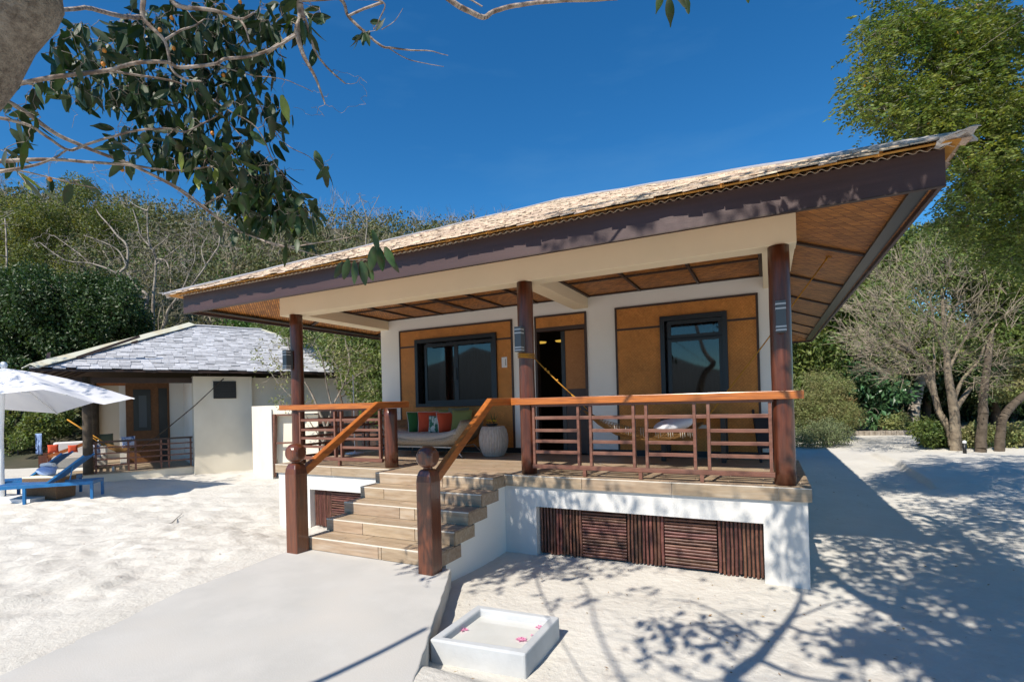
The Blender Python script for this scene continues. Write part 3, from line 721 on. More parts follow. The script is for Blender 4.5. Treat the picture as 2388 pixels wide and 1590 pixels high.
# walls of the rooms
W1, W2, DR = (-7.30, -5.27, 0.965, 2.44), (-2.04, -0.965, 0.965, 2.43), (-4.43, -3.375, 0.012, 2.44)
wm = MB(); wall_x(wm, -8.30, -0.12, 0.0, cz, D, D+0.15, [W1, W2, (DR[0]+0.02, DR[1]-0.02, 0.0, DR[3])])
wm.build('front_wall', MT['plaster_wall'], villa)
wm = MB(); wm.box(-8.30, -8.15, D+0.15, 12.0, -0.147, 3.0); wm.box(-0.27, -0.12, D+0.15, 12.0, -0.147, 3.0); wm.box(-8.30, -0.12, 12.0, 12.15, -1.3, 3.0)
wm.build('side_wall', MT['plaster_wall'], villa)
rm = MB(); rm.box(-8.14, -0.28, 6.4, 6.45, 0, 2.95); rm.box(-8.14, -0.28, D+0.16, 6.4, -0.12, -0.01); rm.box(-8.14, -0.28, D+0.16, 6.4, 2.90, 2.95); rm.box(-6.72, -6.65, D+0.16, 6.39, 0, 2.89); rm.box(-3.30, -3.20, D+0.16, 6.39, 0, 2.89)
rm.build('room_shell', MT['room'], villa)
# skirting
for a, b in ((-8.30, DR[0]-0.04), (DR[1]+0.04, -0.12)):
    box('skirting', MT['navy'], villa, a, b, D-0.016, D-0.001, 0.011, 0.115)
# amber matting panels with dark frames
def panel(x0, x1, z0, z1, hole, zsplit):
    q = thing_part('wall_panel', villa, ((x0+x1)/2, D, z0))
    y0_, y1_ = D-0.022, D-0.001
    mb = MB(); wall_x(mb, x0+0.03, x1-0.03, z0, z1-0.035, y0_, y1_, [hole] if hole else [])
    mb.build('matting', MT['woven'], q)
    box('trim', MT['dark_trim'], q, x0, x0+0.035, D-0.032, D-0.002, z0, z1)
    box('trim', MT['dark_trim'], q, x1-0.035, x1, D-0.032, D-0.002, z0, z1)
    box('trim', MT['dark_trim'], q, x0+0.036, x1-0.036, D-0.032, D-0.002, z1-0.035, z1)
    if zsplit and hole:
        box('trim', MT['dark_trim'], q, x0+0.036, hole[0]-0.001, D-0.030, D-0.0035, zsplit-0.018, zsplit+0.018)
        box('trim', MT['dark_trim'], q, hole[1]+0.001, x1-0.036, D-0.030, D-0.0035, zsplit-0.018, zsplit+0.018)
panel(-7.755, -4.915, 0.117, 2.675, (W1[0], W1[1], W1[2], W1[3]), 2.30)
panel(-2.835, -0.50, 0.117, 2.675, (W2[0], W2[1], W2[2], W2[3]), 2.27)
panel(DR[0], DR[1], 2.44, 2.675, None, None)
# door frame, head and the lit interior
df = thing_part('doorway', villa, ((DR[0]+DR[1])/2, D, 0))
box('jamb', MT['dark_trim'], df, DR[0], DR[0]+0.045, D-0.03, D+0.12, 0.011, 2.44)
box('jamb', MT['dark_trim'], df, DR[1]-0.045, DR[1], D-0.03, D+0.12, 0.011, 2.44)
box('head', MT['dark_trim'], df, DR[0]+0.046, DR[1]-0.046, D-0.03, D+0.12, 2.37, 2.44)
MT['amber_inner'] = mat('amber_inner', (0.40, 0.17, 0.045), 0.6, color2=(0.33, 0.13, 0.03), nscale=30)
dl = MB().box(-3.85, -3.425, D+0.10, D+0.14, 1.245, 2.36).build('door_leaf', MT['amber_inner'], df)
box('door_leaf', MT['dark_trim'], df, -3.85, -3.425, D+0.10, D+0.14, 0.02, 1.243)
box('door_stile', MT['black'], df, -3.93, -3.852, D+0.09, D+0.14, 0.02, 2.36)
for x in (-5.43, -4.90):
    MB().lathe([(0.0, 0), (0.12, 0.01), (0.14, 0.04), (0.0, 0.06)], (x, 5.3, 2.46), 16).build('room_lamp', MT['glow'], df)
# windows
def window(b, panes, parent, transom=None, handle=None):
    x0, x1, z0, z1 = b
    w_ = thing_part('window', parent, ((x0+x1)/2, D, z0))
    fr = MB(); wall_x(fr, x0-0.0, x1+0.0, z0, z1, D-0.075, D+0.10, [(x0+0.075, x1-0.075, z0+0.07, z1-0.085)])
    fr.build('outer_frame', MT['frame_black'], w_, bevel=0.003)
    for (a, b_, c, d_, yy) in panes:
        sf = MB(); wall_x(sf, a-0.06, b_+0.06, c-0.07, d_+0.06, yy, yy+0.035, [(a, b_, c, d_)]); sf.build('sash', MT['frame_black'], w_)
        box('pane', MT['glass'], w_, a-0.01, b_+0.01, yy+0.012, yy+0.017, c-0.01, d_+0.01)
    if handle: box('latch', MT['black'], w_, *handle)
    return w_
w1 = window(W1, [(-7.03, -6.32, 1.10, 2.26, D+0.005), (-6.20, -5.41, 1.10, 2.26, D-0.035)], villa, handle=(-6.30, -6.235, D-0.055, D-0.036, 1.52, 1.78))
w2 = window(W2, [(-1.86, -1.10, 1.10, 1.985, D-0.03), (-1.86, -1.10, 2.10, 2.28, D-0.03)], villa)
def curtain(x0, x1, z0, z1, y0_):
    n_ = int((x1-x0)/0.012); vs, fs = [], []
    for i in range(n_+1):
        x = x0+(x1-x0)*i/n_; yy = y0_+0.018*math.sin(i*0.75)+0.01*math.sin(i*0.23)
        vs += [(x, yy, z0), (x, yy, z1)]
    fs = [(2*i, 2*i+2, 2*i+3, 2*i+1) for i in range(n_)]
    MB().add(vs, fs, True).build('curtain', MT['curtain'], villa)
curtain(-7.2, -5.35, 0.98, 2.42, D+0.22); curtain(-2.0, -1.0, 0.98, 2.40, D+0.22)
# small white room plate and outlet
sg = box('room_plate', MT['sign'], villa, -5.165, -5.045, D-0.034, D-0.023, 1.72, 1.93, bevel=0.002)
sg['label'] = 'small white room plate with a line of vertical lettering'
def text_line(txt, size, loc, rot, m_, parent, name='lettering', depth=0.001):
    c_ = bpy.data.curves.new(name, 'FONT'); c_.body = txt; c_.size = size; c_.extrude = depth; c_.align_x = 'CENTER'; c_.align_y = 'CENTER'
    c_.materials.append(m_)
    o = bpy.data.objects.new(name, c_); _link(o, parent, loc); o.rotation_euler = rot; return o
box('outlet', MT['plaster_white'], villa, -1.55, -1.32, D-0.05, D-0.023, 0.50, 0.56)

# eaves: fascia boards, soffit, battens
EX0, EX1, EY0, EY1 = -9.49, 0.96, -1.02, 13.05
fz0, fz1 = 2.736, 3.035
fa = thing_part('eave', villa, (-4.26, -1.0, fz0))
box('fascia_board', MT['fascia'], fa, EX0, EX1, EY0, EY0+0.035, fz0, fz1)
box('fascia_board', MT['fascia'], fa, EX0, EX1, EY1-0.035, EY1, fz0, fz1)
box('fascia_board', MT['fascia'], fa, EX0, EX0+0.035, EY0+0.036, EY1-0.036, fz0, fz1)
box('fascia_board', MT['fascia'], fa, EX1-0.035, EX1, EY0+0.036, EY1-0.036, fz0, fz1)
box('fascia_lip', MT['dark_trim'], fa, EX0-0.002, EX1+0.002, EY0-0.006, EY0+0.040, fz0-0.014, fz0-0.001)
# inner lining boards, sloping soffit planes
TA = math.tan(R(20)); ins = 1.55
sz0 = fz0+0.05; sz1 = sz0+ins*TA
so = MB()
o_ = [(EX0+0.036, EY0+0.036), (EX1-0.036, EY0+0.036), (EX1-0.036, EY1-0.036), (EX0+0.036, EY1-0.036)]
i_ = [(EX0+ins, EY0+ins), (EX1-ins, EY0+ins), (EX1-ins, EY1-ins), (EX0+ins, EY1-ins)]
for k in range(4):
    a, b = o_[k], o_[(k+1) % 4]; c, d_ = i_[(k+1) % 4], i_[k]
    box_ = MB().add([(*a, sz0), (*b, sz0), (*c, sz1), (*d_, sz1)], [(0, 1, 2, 3)])
    box_.build('soffit', MT['woven_soffit'], fa)
# dark inner boards and battens
for xi, sx in ((EX0+0.036, 1), (EX1-0.036, -1)):
    MB().bar((xi+sx*0.09, EY0+0.12, sz0+0.015), (xi+sx*0.09, EY1-0.12, sz0+0.015), 0.14, 0.03).build('eave_board', MT['black'], fa)
for yy in (1.62, 3.75, 5.75, 7.75, 9.75, 11.6):
    for xi, sx in ((EX0+0.036, 1), (EX1-0.036, -1)):
        MB().bar((xi+sx*0.1, yy, sz0+0.1*TA-0.015), (xi+sx*1.2, yy, sz0+1.2*TA-0.015), 0.075, 0.03).build('soffit_batten', MT['dark_trim'], fa)
for xx in (-7.0, -4.3, -1.6):
    MB().bar((xx, EY0+0.1, sz0+0.1*TA-0.015), (xx, EY0+1.1, sz0+1.1*TA-0.015), 0.06, 0.03).build('soffit_batten', MT['dark_trim'], fa)

# roof: corrugated sheet, purlin ends, straw shingles, hip caps
roof = thing_part('roof', villa, (-4.26, 6, 3.0))
RT = math.tan(R(24.3)); OV = 0.165
rx0, rx1, ry0, ry1 = EX0-0.20, EX1+0.10, EY0-OV, EY1+OV
hw = (rx1-rx0)/2
rz0 = 3.085-OV*RT               # underside of the shingles at the edge
apexY0, apexY1 = ry0+hw, ry1-hw; rzr = rz0+hw*RT; rxc = (rx0+rx1)/2
# sheet under the shingles, its wavy front edge seen over the fascia
sh = MB(); vs, fs = [], []
n_ = int((EX1-EX0+0.10)/0.088*10)
for i in range(n_+1):
    x = EX0-0.05+(EX1-EX0+0.10)*i/n_; wz = 0.011*math.sin(i*2*math.pi/10)
    run = min(1.2, max(0.02, x-EX0+0.05), max(0.02, EX1+0.05-x))
    vs += [(x, EY0-0.055, 3.047+wz-0.025), (x, EY0-0.055, 3.053+wz-0.025), (x, EY0-0.055+run, 3.053+wz-0.025+run*RT), (x, EY0-0.055+run, 3.047+wz-0.025+run*RT)]
for i in range(n_):
    a = 4*i; b = 4*i+4
    fs += [(a, b, b+1, a+1), (a+1, b+1, b+2, a+2), (a+3, b+3, b, a)]
sh.add(vs, fs, True).build('corrugated_sheet', MT['sheet'], roof)
for x in (-9.0, -8.35, -7.75, -7.15, -6.5, -5.85, -5.2, -4.55, -3.9, -3.3, -2.70, -2.05, -1.42, -0.75, -0.12, 0.5):
    MB().bar((x, EY0-0.085, 3.062), (x, EY0+0.9, 3.062+0.95*RT), 0.052, 0.048).build('purlin', MT['purlin'], roof)
# board below the shingles
ub = MB()
c4 = [(rx0+0.03, ry0+0.03), (rx1-0.03, ry0+0.03), (rx1-0.03, ry1-0.03), (rx0+0.03, ry1-0.03)]
zt_ = rz0+0.03*RT
A0, A1 = (rxc, apexY0, rzr), (rxc, apexY1, rzr)
def roofshell(off):
    o0 = [(x, y_, zt_+off) for x, y_ in c4]; a0 = (A0[0], A0[1], A0[2]+off); a1 = (A1[0], A1[1], A1[2]+off)
    return o0+[a0, a1]
vs = roofshell(0.0)+roofshell(0.018)
fs = [(0, 1, 4)[::-1], (1, 2, 5, 4)[::-1], (2, 3, 5)[::-1], (3, 0, 4, 5)[::-1]]+[(6, 7, 10), (7, 8, 11, 10), (8, 9, 11), (9, 6, 10, 11)]+[(i, (i+1) % 4, 6+(i+1) % 4, 6+i) for i in range(4)]
ub.add(vs, fs).build('sarking_board', MT['purlin'], roof)

def shingle_field(corner0, corner1, up_dir, zc, slope, w_run, hip0, hip1, wid, expo, length, thick, seed, n_single=0, maxrun=None, curl=0.012):
    """courses of shingles on one roof plane. corner0->corner1 is the eave line in plan, up_dir the inward plan direction.
    hip0/hip1: how much the course shortens at its ends per metre of run. Returns arrays for stuff, and a list of boxes for singles."""
    g = np.random.default_rng(seed)
    c0, c1 = np.array(corner0, float), np.array(corner1, float); L = np.linalg.norm(c1-c0); ex = (c1-c0)/L; up = np.array(up_dir, float)
    V, F, singles = [], [], []
    n_c = int(w_run/(expo)); 
    for c in range(n_c):
        r0 = c*expo
        a, b = hip0*r0, L-hip1*r0
        if b-a < wid: break
        x = a+g.uniform(-wid, 0)
        while x < b:
            w_ = wid*g.uniform(0.7, 1.25); xa, xb = max(x, a), min(x+w_*0.97, b)
            if xb-xa > 0.03:
                rr0 = r0-g.uniform(0, expo*0.30); lift = g.uniform(0.0, curl)+thick*0.6
                rr1 = min(rr0+length, w_run)
                lo = zc+slope*rr0+0.018+lift; hi = zc+slope*rr1+0.022
                t = thick*g.uniform(0.7, 1.3); sk = g.uniform(-0.01, 0.01)
                P = lambda s_, r_, z_: (c0[0]+ex[0]*s_+up[0]*r_, c0[1]+ex[1]*s_+up[1]*r_, z_)
                xta, xtb = max(xa, hip0*rr1), min(xb, L-hip1*rr1)
                if xta >= xtb: xta = xtb = min(max((xa+xb)/2, hip0*rr1), L-hip1*rr1)
                if xtb-xta < 0.01: xta = xta-0.005; xtb = xta+0.01
                pts_ = [P(xa, rr0+sk, lo), P(xb, rr0-sk, lo), P(xtb, rr1, hi), P(xta, rr1, hi),
                        P(xa, rr0+sk, lo+t), P(xb, rr0-sk, lo+t), P(xtb, rr1, hi+t*0.3), P(xta, rr1, hi+t*0.3)]
                if len(singles) < n_single: singles.append(pts_)
                else:
                    o_i = len(V); V += pts_
                    F += [(o_i+4, o_i+5, o_i+6, o_i+7), (o_i, o_i+1, o_i+5, o_i+4), (o_i+1, o_i+2, o_i+6, o_i+5), (o_i+3, o_i, o_i+4, o_i+7)]
            x += w_
    return V, F, singles
V, F = [], []
for (c0_, c1_, up_, wr, h0, h1, sd_, ns) in (
        ((rx0, ry0), (rx1, ry0), (0, 1), hw, 1, 1, 3, 290),
        ((rx1, ry0), (rx1, ry1), (-1, 0), hw, 1, 1, 4, 0),
        ((rx1, ry1), (rx0, ry1), (0, -1), hw, 1, 1, 5, 0),
        ((rx0, ry1), (rx0, ry0), (1, 0), hw, 1, 1, 6, 0)):
    v_, f_, s_ = shingle_field(c0_, c1_, up_, rz0, RT, wr, h0, h1, 0.17, 0.105, 0.36, 0.014 if sd_ == 3 else 0.006, sd_, ns, curl=0.022 if sd_ == 3 else 0.006)
    o_i = len(V); V += v_; F += [tuple(i+o_i for i in q) for q in f_]
    for p_ in s_:
        MB().add(p_, [(4, 5, 6, 7), (0, 1, 5, 4), (1, 2, 6, 5), (3, 0, 4, 7), (0, 3, 2, 1)]).build('shingle', MT['straw_o'], roof)
st_ = obj_np('shingle_courses', np.array(V), np.array(F), MT['straw'], roof); st_['kind'] = 'stuff'
def cap_strip(p0, p1, w_, name, m_, parent, lift=0.06):
    p0, p1 = np.array(p0, float), np.array(p1, float); d = p1-p0; n_ = max(2, int(np.linalg.norm(d)/0.5)); d2 = np.array([d[1], -d[0], 0]); 
    if np.linalg.norm(d2) < 1e-6: d2 = np.array([1, 0, 0])
    d2 = d2/np.linalg.norm(d2); vs = []
    for i in range(n_+1):
        c = p0+d*i/n_+np.array([0, 0, lift+0.006*math.sin(i*1.7)])
        vs += [c-d2*w_-np.array([0, 0, w_*0.40]), c, c+d2*w_-np.array([0, 0, w_*0.40]), c+d2*w_*0.95-np.array([0, 0, w_*0.40+0.02]), c-np.array([0, 0, 0.02]), c-d2*w_*0.95-np.array([0, 0, w_*0.40+0.02])]
    fs = []
    for i in range(n_):
        for j in range(6): fs.append((6*i+j, 6*i+(j+1) % 6, 6*(i+1)+(j+1) % 6, 6*(i+1)+j))
    fs += [(5, 4, 3, 2, 1, 0), tuple(6*n_+j for j in range(6))]
    return MB().add(vs, fs).build(name, m_, parent)
for c_, a_ in (((rx0-0.02, ry0-0.02), A0), ((rx1, ry0), A0), ((rx1, ry1), A1), ((rx0, ry1), A1)):
    cap_strip((c_[0], c_[1], rz0), a_, 0.13, 'hip_cap', MT['flashing'], roof, 0.075)
cap_strip(A0, A1, 0.15, 'ridge_cap', MT['flashing'], roof, 0.08)
# crumpled end of the flashing at both front corners
for (xc, yc, s_, sg_) in ((rx1, ry0, 1.0, 1), (rx0, ry0, 0.75, -1)):
    g = MB(); vs = []; k_ = 8
    for i in range(k_):
        for j in range(k_):
            a = (i/(k_-1)-0.80)*0.24*s_; b = (j/(k_-1)-0.5)*0.22*s_
            vs.append((xc+sg_*a, yc-0.02+b, rz0+0.075-0.25*(abs(a)+abs(b))+rnd.uniform(-0.010, 0.010)))
    fs = [(i*k_+j, i*k_+j+1, (i+1)*k_+j+1, (i+1)*k_+j) for i in range(k_-1) for j in range(k_-1)]
    o = g.add(vs, fs).build('flashing_end', MT['flashing'], roof); md = o.modifiers.new('thick', 'SOLIDIFY'); md.thickness = 0.004

# ------------------------------------------------------------------ fittings on the columns
def wall_lamp(x, lab):
    t = thing('wall_lamp', lab, 'wall lamp', (x, 0.02, 1.72), 'grey box lamps on the veranda columns')
    box('body', MT['lamp_grey'], t, x-0.05, x+0.05, -0.075, 0.065, 1.725, 2.07, bevel=0.003)
    box('mount', MT['black'], t, x-0.03, x+0.03, 0.066, 0.10, 1.80, 2.0)
    for z in (2.025, 1.975, 1.775, 1.738):
        b = MB(); b.box(x-0.052, x+0.052, -0.078, 0.02, z, z+0.016); b.build('louvre', MT['lamp_bar'], t)
wall_lamp(-8.13, 'dark grey box lamp on the left veranda column in front of the neighbouring roof')
wall_lamp(-3.47, 'dark grey box lamp on the middle column just above the yellow hammock rope')
wall_lamp(-0.25, 'dark grey box lamp on the right veranda column facing the viewer')
text_line('VILLA 101', 0.034, (-5.075, D-0.0355, 1.825), (R(90), R(-90), 0), MT['black'], sg, depth=0.0006) if False else None
pb_ = MB()
for i in range(7): pb_.box(-5.082, -5.066, D-0.0352, D-0.0341, 1.762+i*0.019, 1.775+i*0.019)
pb_.build('lettering', MT['black'], sg)

# ------------------------------------------------------------------ daybed with cushions, woven pot
db = thing('daybed', 'beige boat-shaped daybed with curved woven ends under the left window', 'daybed', (-6.45, 2.1, 0.01))
def shell(x0, x1, y0, y1, zb, prof, m_, name, inset=0.0):
    """boat shaped body: cross sections along x, floor height zb(x), half depth by height"""
    b = MB(); n_ = 20; vs = []
    for i in range(n_+1):
        t = i/n_; x = x0+(x1-x0)*t; e = abs(2*t-1)
        z0 = zb+0.30*e**5; 
        top = prof(e)
        yi = 0.06*(1-e)
        ring = [(x, y0+0.10, z0), (x, y0+0.02, z0+0.5*(top-z0)), (x, y0, top), (x, y0+0.05, top), (x, y1-0.05, top+0.0), (x, y1, top), (x, y1-0.02, z0+0.5*(top-z0)), (x, y1-0.10, z0)]
        vs += ring
    k_ = 8
    fs = [(i*k_+j, i*k_+(j+1) % k_, (i+1)*k_+(j+1) % k_, (i+1)*k_+j) for i in range(n_) for j in range(k_)]+[tuple(range(k_))[::-1], tuple(n_*k_+j for j in range(k_))]
    return b.add(vs, fs, True).build(name, m_, db)
shell(-7.42, -5.52, 1.62, 2.48, 0.19, lambda e: 0.37+0.34*e**6, MT['sofa_weave'], 'shell')
mt_ = MB(); n_ = 16; vs = []
for i in range(n_+1):
    t = i/n_; e = abs(2*t-1); x = -7.30+1.66*t; z = 0.385+0.10*e**4; yy = 1.60+0.02*e
    vs += [(x, yy+0.03, z-0.06), (x, yy, z), (x, yy+0.03, z+0.075), (x, 2.42, z+0.075), (x, 2.42, z-0.06)]
mt_.add(vs, [(i*5+j, i*5+(j+1) % 5, (i+1)*5+(j+1) % 5, (i+1)*5+j) for i in range(n_) for j in range(5)]+[(4, 3, 2, 1, 0), tuple(n_*5+j for j in range(5))], True)
mt_.build('mattress', MT['sofa_fabric'], db)
for x0, x1 in ((-7.22, -7.30), (-5.72, -5.52)):
    MB().tube([(x1, 1.66, 0.012), (x0, 1.68, 0.20), (x0, 2.4, 0.20), (x1, 2.44, 0.012)], 0.013, 8).build('leg', MT['steel'], db)
MB().bar((-7.2, 1.66, 0.20), (-5.74, 1.66, 0.20), 0.02, 0.02).build('under_rail', MT['steel'], db)
def cushion(x, y_, z, s_, m_, lab, tilt, yaw, piping=None, cat='cushion', grp='cushions lined up along the daybed'):
    n_ = 12; vs = []
    for sgn in (1, -1):
        for i in range(n_+1):
            for j in range(n_+1):
                a, b = 2*i/n_-1, 2*j/n_-1
                puff = 0.075*s_/0.44*(1-a**4)**0.6*(1-b**4)**0.6*sgn
                sx = 1-0.07*(1-abs(b)**2)*0-0.05*(b*b-1)*-1*abs(a)**3; sy = 1-0.05*(1-a*a)*abs(b)**3
                vs.append((a*s_/2*(1-0.06*(1-b*b)*abs(a)), puff, b*s_/2*(1-0.06*(1-a*a)*abs(b))))
    k_ = (n_+1)**2; fs = []
    for sidx in range(2):
        for i in range(n_):
            for j in range(n_):
                q = [sidx*k_+i*(n_+1)+j, sidx*k_+(i+1)*(n_+1)+j, sidx*k_+(i+1)*(n_+1)+j+1, sidx*k_+i*(n_+1)+j+1]
                fs.append(tuple(q if sidx else q[::-1]))
    rot = Matrix.Rotation(yaw, 3, 'Z') @ Matrix.Rotation(tilt, 3, 'X')
    V = [tuple(rot @ Vector(v)+Vector((x, y_, z+s_/2))) for v in vs]
    t = thing('cushion', lab, cat, (x, y_, z), grp)
    MB().add(V, fs, True).build('cover', m_, t)
    if piping:
        pp = [rot @ Vector((a*s_/2*0.98, 0, b*s_/2*0.98))+Vector((x, y_, z+s_/2)) for a, b in ((-1, -1), (0, -0.94), (1, -1), (0.94, 0), (1, 1), (0, 0.94), (-1, 1), (-0.94, 0), (-1, -1))]
        MB().tube(pp, 0.008, 6).build('piping', piping, t)
    return t
cz_ = 0.445
cushion(-6.88, 2.12, cz_, 0.44, MT['c_green'], 'dark green cushion with white piping, leftmost on the daybed', R(-14), R(58), MT['c_piping'])
cushion(-6.62, 2.14, cz_, 0.44, MT['c_orange'], 'orange red cushion beside the dark green one', R(-14), R(38), MT['c_piping'])
cushion(-6.36, 2.34, cz_+0.03, 0.44, MT['c_olive'], 'yellow olive cushion peeking out behind the leaf print one', R(-8), R(5))
cushion(-6.34, 2.05, cz_, 0.36, MT['c_leaf'], 'pale cushion with a green leaf print between two orange ones', R(-18), R(25))
cushion(-6.17, 2.14, cz_, 0.42, MT['c_orange'], 'orange red cushion right of the leaf print cushion', R(-14), R(58), MT['c_piping'])
cushion(-6.00, 2.30, cz_+0.03, 0.47, MT['c_sage'], 'grey green cushion standing behind the right orange one', R(-8), R(8))
cushion(-5.80, 2.10, cz_+0.02, 0.44, MT['c_olive'], 'olive green cushion, rightmost on the daybed', R(-14), R(8))

pot = thing('woven_pot', 'round ribbed woven drum table in pale grey beside the daybed', 'side table', (-5.10, 2.12, 0.01))
prof = [(0.19, 0.0), (0.225, 0.06), (0.262, 0.16), (0.278, 0.28), (0.272, 0.40), (0.245, 0.50), (0.215, 0.555), (0.20, 0.565), (0.0, 0.563)]
b = MB(); n_ = 96; vs = []
for r0, z in prof:
    for j in range(n_):
        a = 2*math.pi*j/n_; rr = r0*(1+(0.014 if j % 3 else -0.022)*(1 if r0 > 0.19 else 0)); vs.append((-5.10+rr*math.cos(a), 2.12+rr*math.sin(a), 0.012+z))
fs = [(i*n_+j, i*n_+(j+1) % n_, (i+1)*n_+(j+1) % n_, (i+1)*n_+j) for i in range(len(prof)-1) for j in range(n_)]
b.add(vs, fs).build('ribbed_body', MT['wicker_grey'], pot)
fl = thing('flower_bowl', 'dark bowl of small yellow flowers on the woven drum table', 'flowers', (-5.12, 2.10, 0.577))
MB().lathe([(0.05, 0.0), (0.11, 0.02), (0.12, 0.045), (0.10, 0.04)], (-5.12, 2.10, 0.577), 20).build('bowl', MT['black'], fl)
for i in range(6):
    a = rnd.uniform(0, 6.28); r_ = rnd.uniform(0.02, 0.10); px_, py_, pz_ = -5.12+r_*math.cos(a), 2.10+r_*math.sin(a), 0.66+rnd.uniform(-0.01, 0.03)
    MB().tube([(px_, py_, 0.60), (px_, py_, pz_)], 0.003, 5).build('stem', MT['leaf_dark'], fl)
    q = MB(); vs = [(px_, py_, pz_)]
    for j in range(10):
        t = 2*math.pi*j/10; rr = 0.032 if j % 2 else 0.018; vs.append((px_+rr*math.cos(t), py_+rr*math.sin(t)*0.8, pz_+0.015+rnd.uniform(-0.008, 0.012)))
    q.add(vs, [(0, 1+j, 1+(j+1) % 10) for j in range(10)]).build('blossom', MT['flower_y'], fl)
for i in range(7):
    a = i*0.9; MB().add([(-5.10, 2.14, 0.6), (-5.10+0.05*math.cos(a), 2.14+0.05*math.sin(a), 0.72), (-5.10+0.10*math.cos(a), 2.14+0.1*math.sin(a), 0.80+0.03*(i % 3)), (-5.10+0.04*math.cos(a+.4), 2.14+0.04*math.sin(a+.4), 0.70)], [(0, 1, 2, 3)]).build('leaf', MT['leaf_dark'], fl)

st = thing('shower_pole', 'slim white metal pole on a round white foot at the left end of the veranda', 'pole', (-8.36, 1.85, 0.01))
MB().tube([(-8.36, 1.85, 0.02), (-8.36, 1.85, 1.70)], 0.012, 10).build('pole', MT['white_metal'], st)
MB().lathe([(0.20, 0.0), (0.20, 0.012), (0.05, 0.03), (0.015, 0.04)], (-8.36, 1.85, 0.012), 28).build('foot', MT['white_metal'], st)

tb = thing('veranda_table', 'square black table against the right amber panel behind the hammock', 'table', (-1.4, 2.3, 0.01))
box('top', MT['black'], tb, -1.98, -0.98, 2.02, 2.58, 0.70, 0.745, bevel=0.004)
for x in (-1.93, -1.03):
    for y_ in (2.06, 2.54): box('leg', MT['black'], tb, x-0.035, x+0.035, y_-0.035, y_+0.035, 0.011, 0.699)
lb = thing('folded_chair', 'dark folded chair leaning on the wall behind the right column', 'chair', (-0.42, 2.35, 0.01))
for x in (-0.62, -0.30): MB().bar((x+0.1, 2.2, 0.012), (x, 2.62, 0.80), 0.035, 0.03).build('frame_rail', MT['navy'], lb)
MB().bar((-0.42, 2.32, 0.22), (-0.47, 2.55, 0.68), 0.28, 0.015).build('seat', MT['navy'], lb)

# ------------------------------------------------------------------ hammock
hm = thing('hammock', 'golden brown net hammock with yellow ropes slung across the veranda', 'hammock', (-2.0, 1.2, 0.3))
def rope(pts, r_, n_=6, name='rope', m_=None, parent=None, knots=()):
    o = MB().tube(pts, r_, n_).build(name, m_ or MT['rope'], parent if parent is not None else hm)
    for k_ in knots:
        p_ = np.array(pts[0])+(np.array(pts[-1])-np.array(pts[0]))*k_
        MB().lathe([(0.003, -0.022), (0.016, -0.01), (0.018, 0.006), (0.003, 0.022)], tuple(p_), 8).build('knot', m_ or MT['rope'], parent if parent is not None else hm)
    return o
for i in range(5):      # wrapped round the middle column
    z = 1.655+0.013*i
    MB().tube([(-3.47+0.122*math.cos(t), CY0+0.122*math.sin(t), z-0.022*math.cos(t)*(1 if i % 2 else 0.4)) for t in np.linspace(0, 2*math.pi, 25)], 0.008, 6).build('rope_turn', MT['rope'], hm)
HA = np.array((-3.36, 0.24, 1.64)); HB = np.array((-2.63, 0.85, 0.92))
HBk = at(1362, 956, 7.05)
def mid(a, b, t): return a+(b-a)*t
HB = at(1352, 938, 7.0); K1 = at(1362, 958, 7.02); 
rope([HA, mid(HA, HB, 0.5)-np.array((0, 0, 0.012)), mid(HA, HB, 0.82)], 0.009, knots=(0.30, 0.38, 0.62))
for dx in (-0.03, 0.03): rope([mid(HA, HB, 0.80), mid(HA, HB, 0.9)+np.array((dx*0.5, 0, 0)), K1+np.array((dx*1.5, 0, 0.02))], 0.006)
# net body: sagging cradle from K1 to K2
K2 = at(1640, 985, 7.55); HOOK = np.array((0.42, 2.05, 2.97))
cen = [K1, at(1400, 985, 7.05), at(1440, 1002, 7.1), at(1500, 1010, 7.2), at(1555, 1012, 7.35), at(1600, 1005, 7.45), K2]
wid = [0.02, 0.16, 0.30, 0.38, 0.38, 0.26, 0.02]
ax = (K2-K1); ax[2] = 0; ax /= np.linalg.norm(ax); pr = np.array((-ax[1], ax[0], 0))
vs = []; nj = 10; NI = 24
for i in range(NI+1):
    t = i/NI*6; a = int(min(5, math.floor(t))); f = t-a
    c = cen[a]*(1-f)+cen[a+1]*f; w_ = wid[a]*(1-f)+wid[a+1]*f
    for j in range(nj+1):
        b = 2*j/nj-1; vs.append(tuple(c+pr*b*w_+np.array((0, 0, 0.45*w_*(b*b-0.55)))))
fs = [(i*(nj+1)+j, (i+1)*(nj+1)+j, (i+1)*(nj+1)+j+1, i*(nj+1)+j+1) for i in range(NI) for j in range(nj)]
o = MB().add(vs, fs, False).build('net', MT['net'], hm)
md = o.modifiers.new('sub', 'SUBSURF'); md.subdivision_type = 'SIMPLE'; md.levels = md.render_levels = 1
md = o.modifiers.new('wire', 'WIREFRAME'); md.thickness = 0.011; md.use_even_offset = False
for i in range(0, NI+1, 2):      # fringe along the near edge
    p0 = np.array(vs[i*(nj+1)]); 
    if 5 < i < 20:
        for q in range(3):
            a = p0+ax*(q-1)*0.035; rope([a, a+np.array((0, 0, -0.05)), a+np.array((0.004, 0, -0.10-0.02*(q % 2)))], 0.0035, 4, 'tassel', MT['fringe'])
rope([K2, mid(K2, HOOK, 0.5)-np.array((0, 0, 0.03)), HOOK], 0.009, knots=(0.98,))
MB().tube([HOOK+np.array((0.03*math.cos(t), 0.02*math.sin(t), 0.03*math.sin(t*2))) for t in np.linspace(0, 6.28, 14)], 0.008, 6).build('rope_loop', MT['rope'], hm)
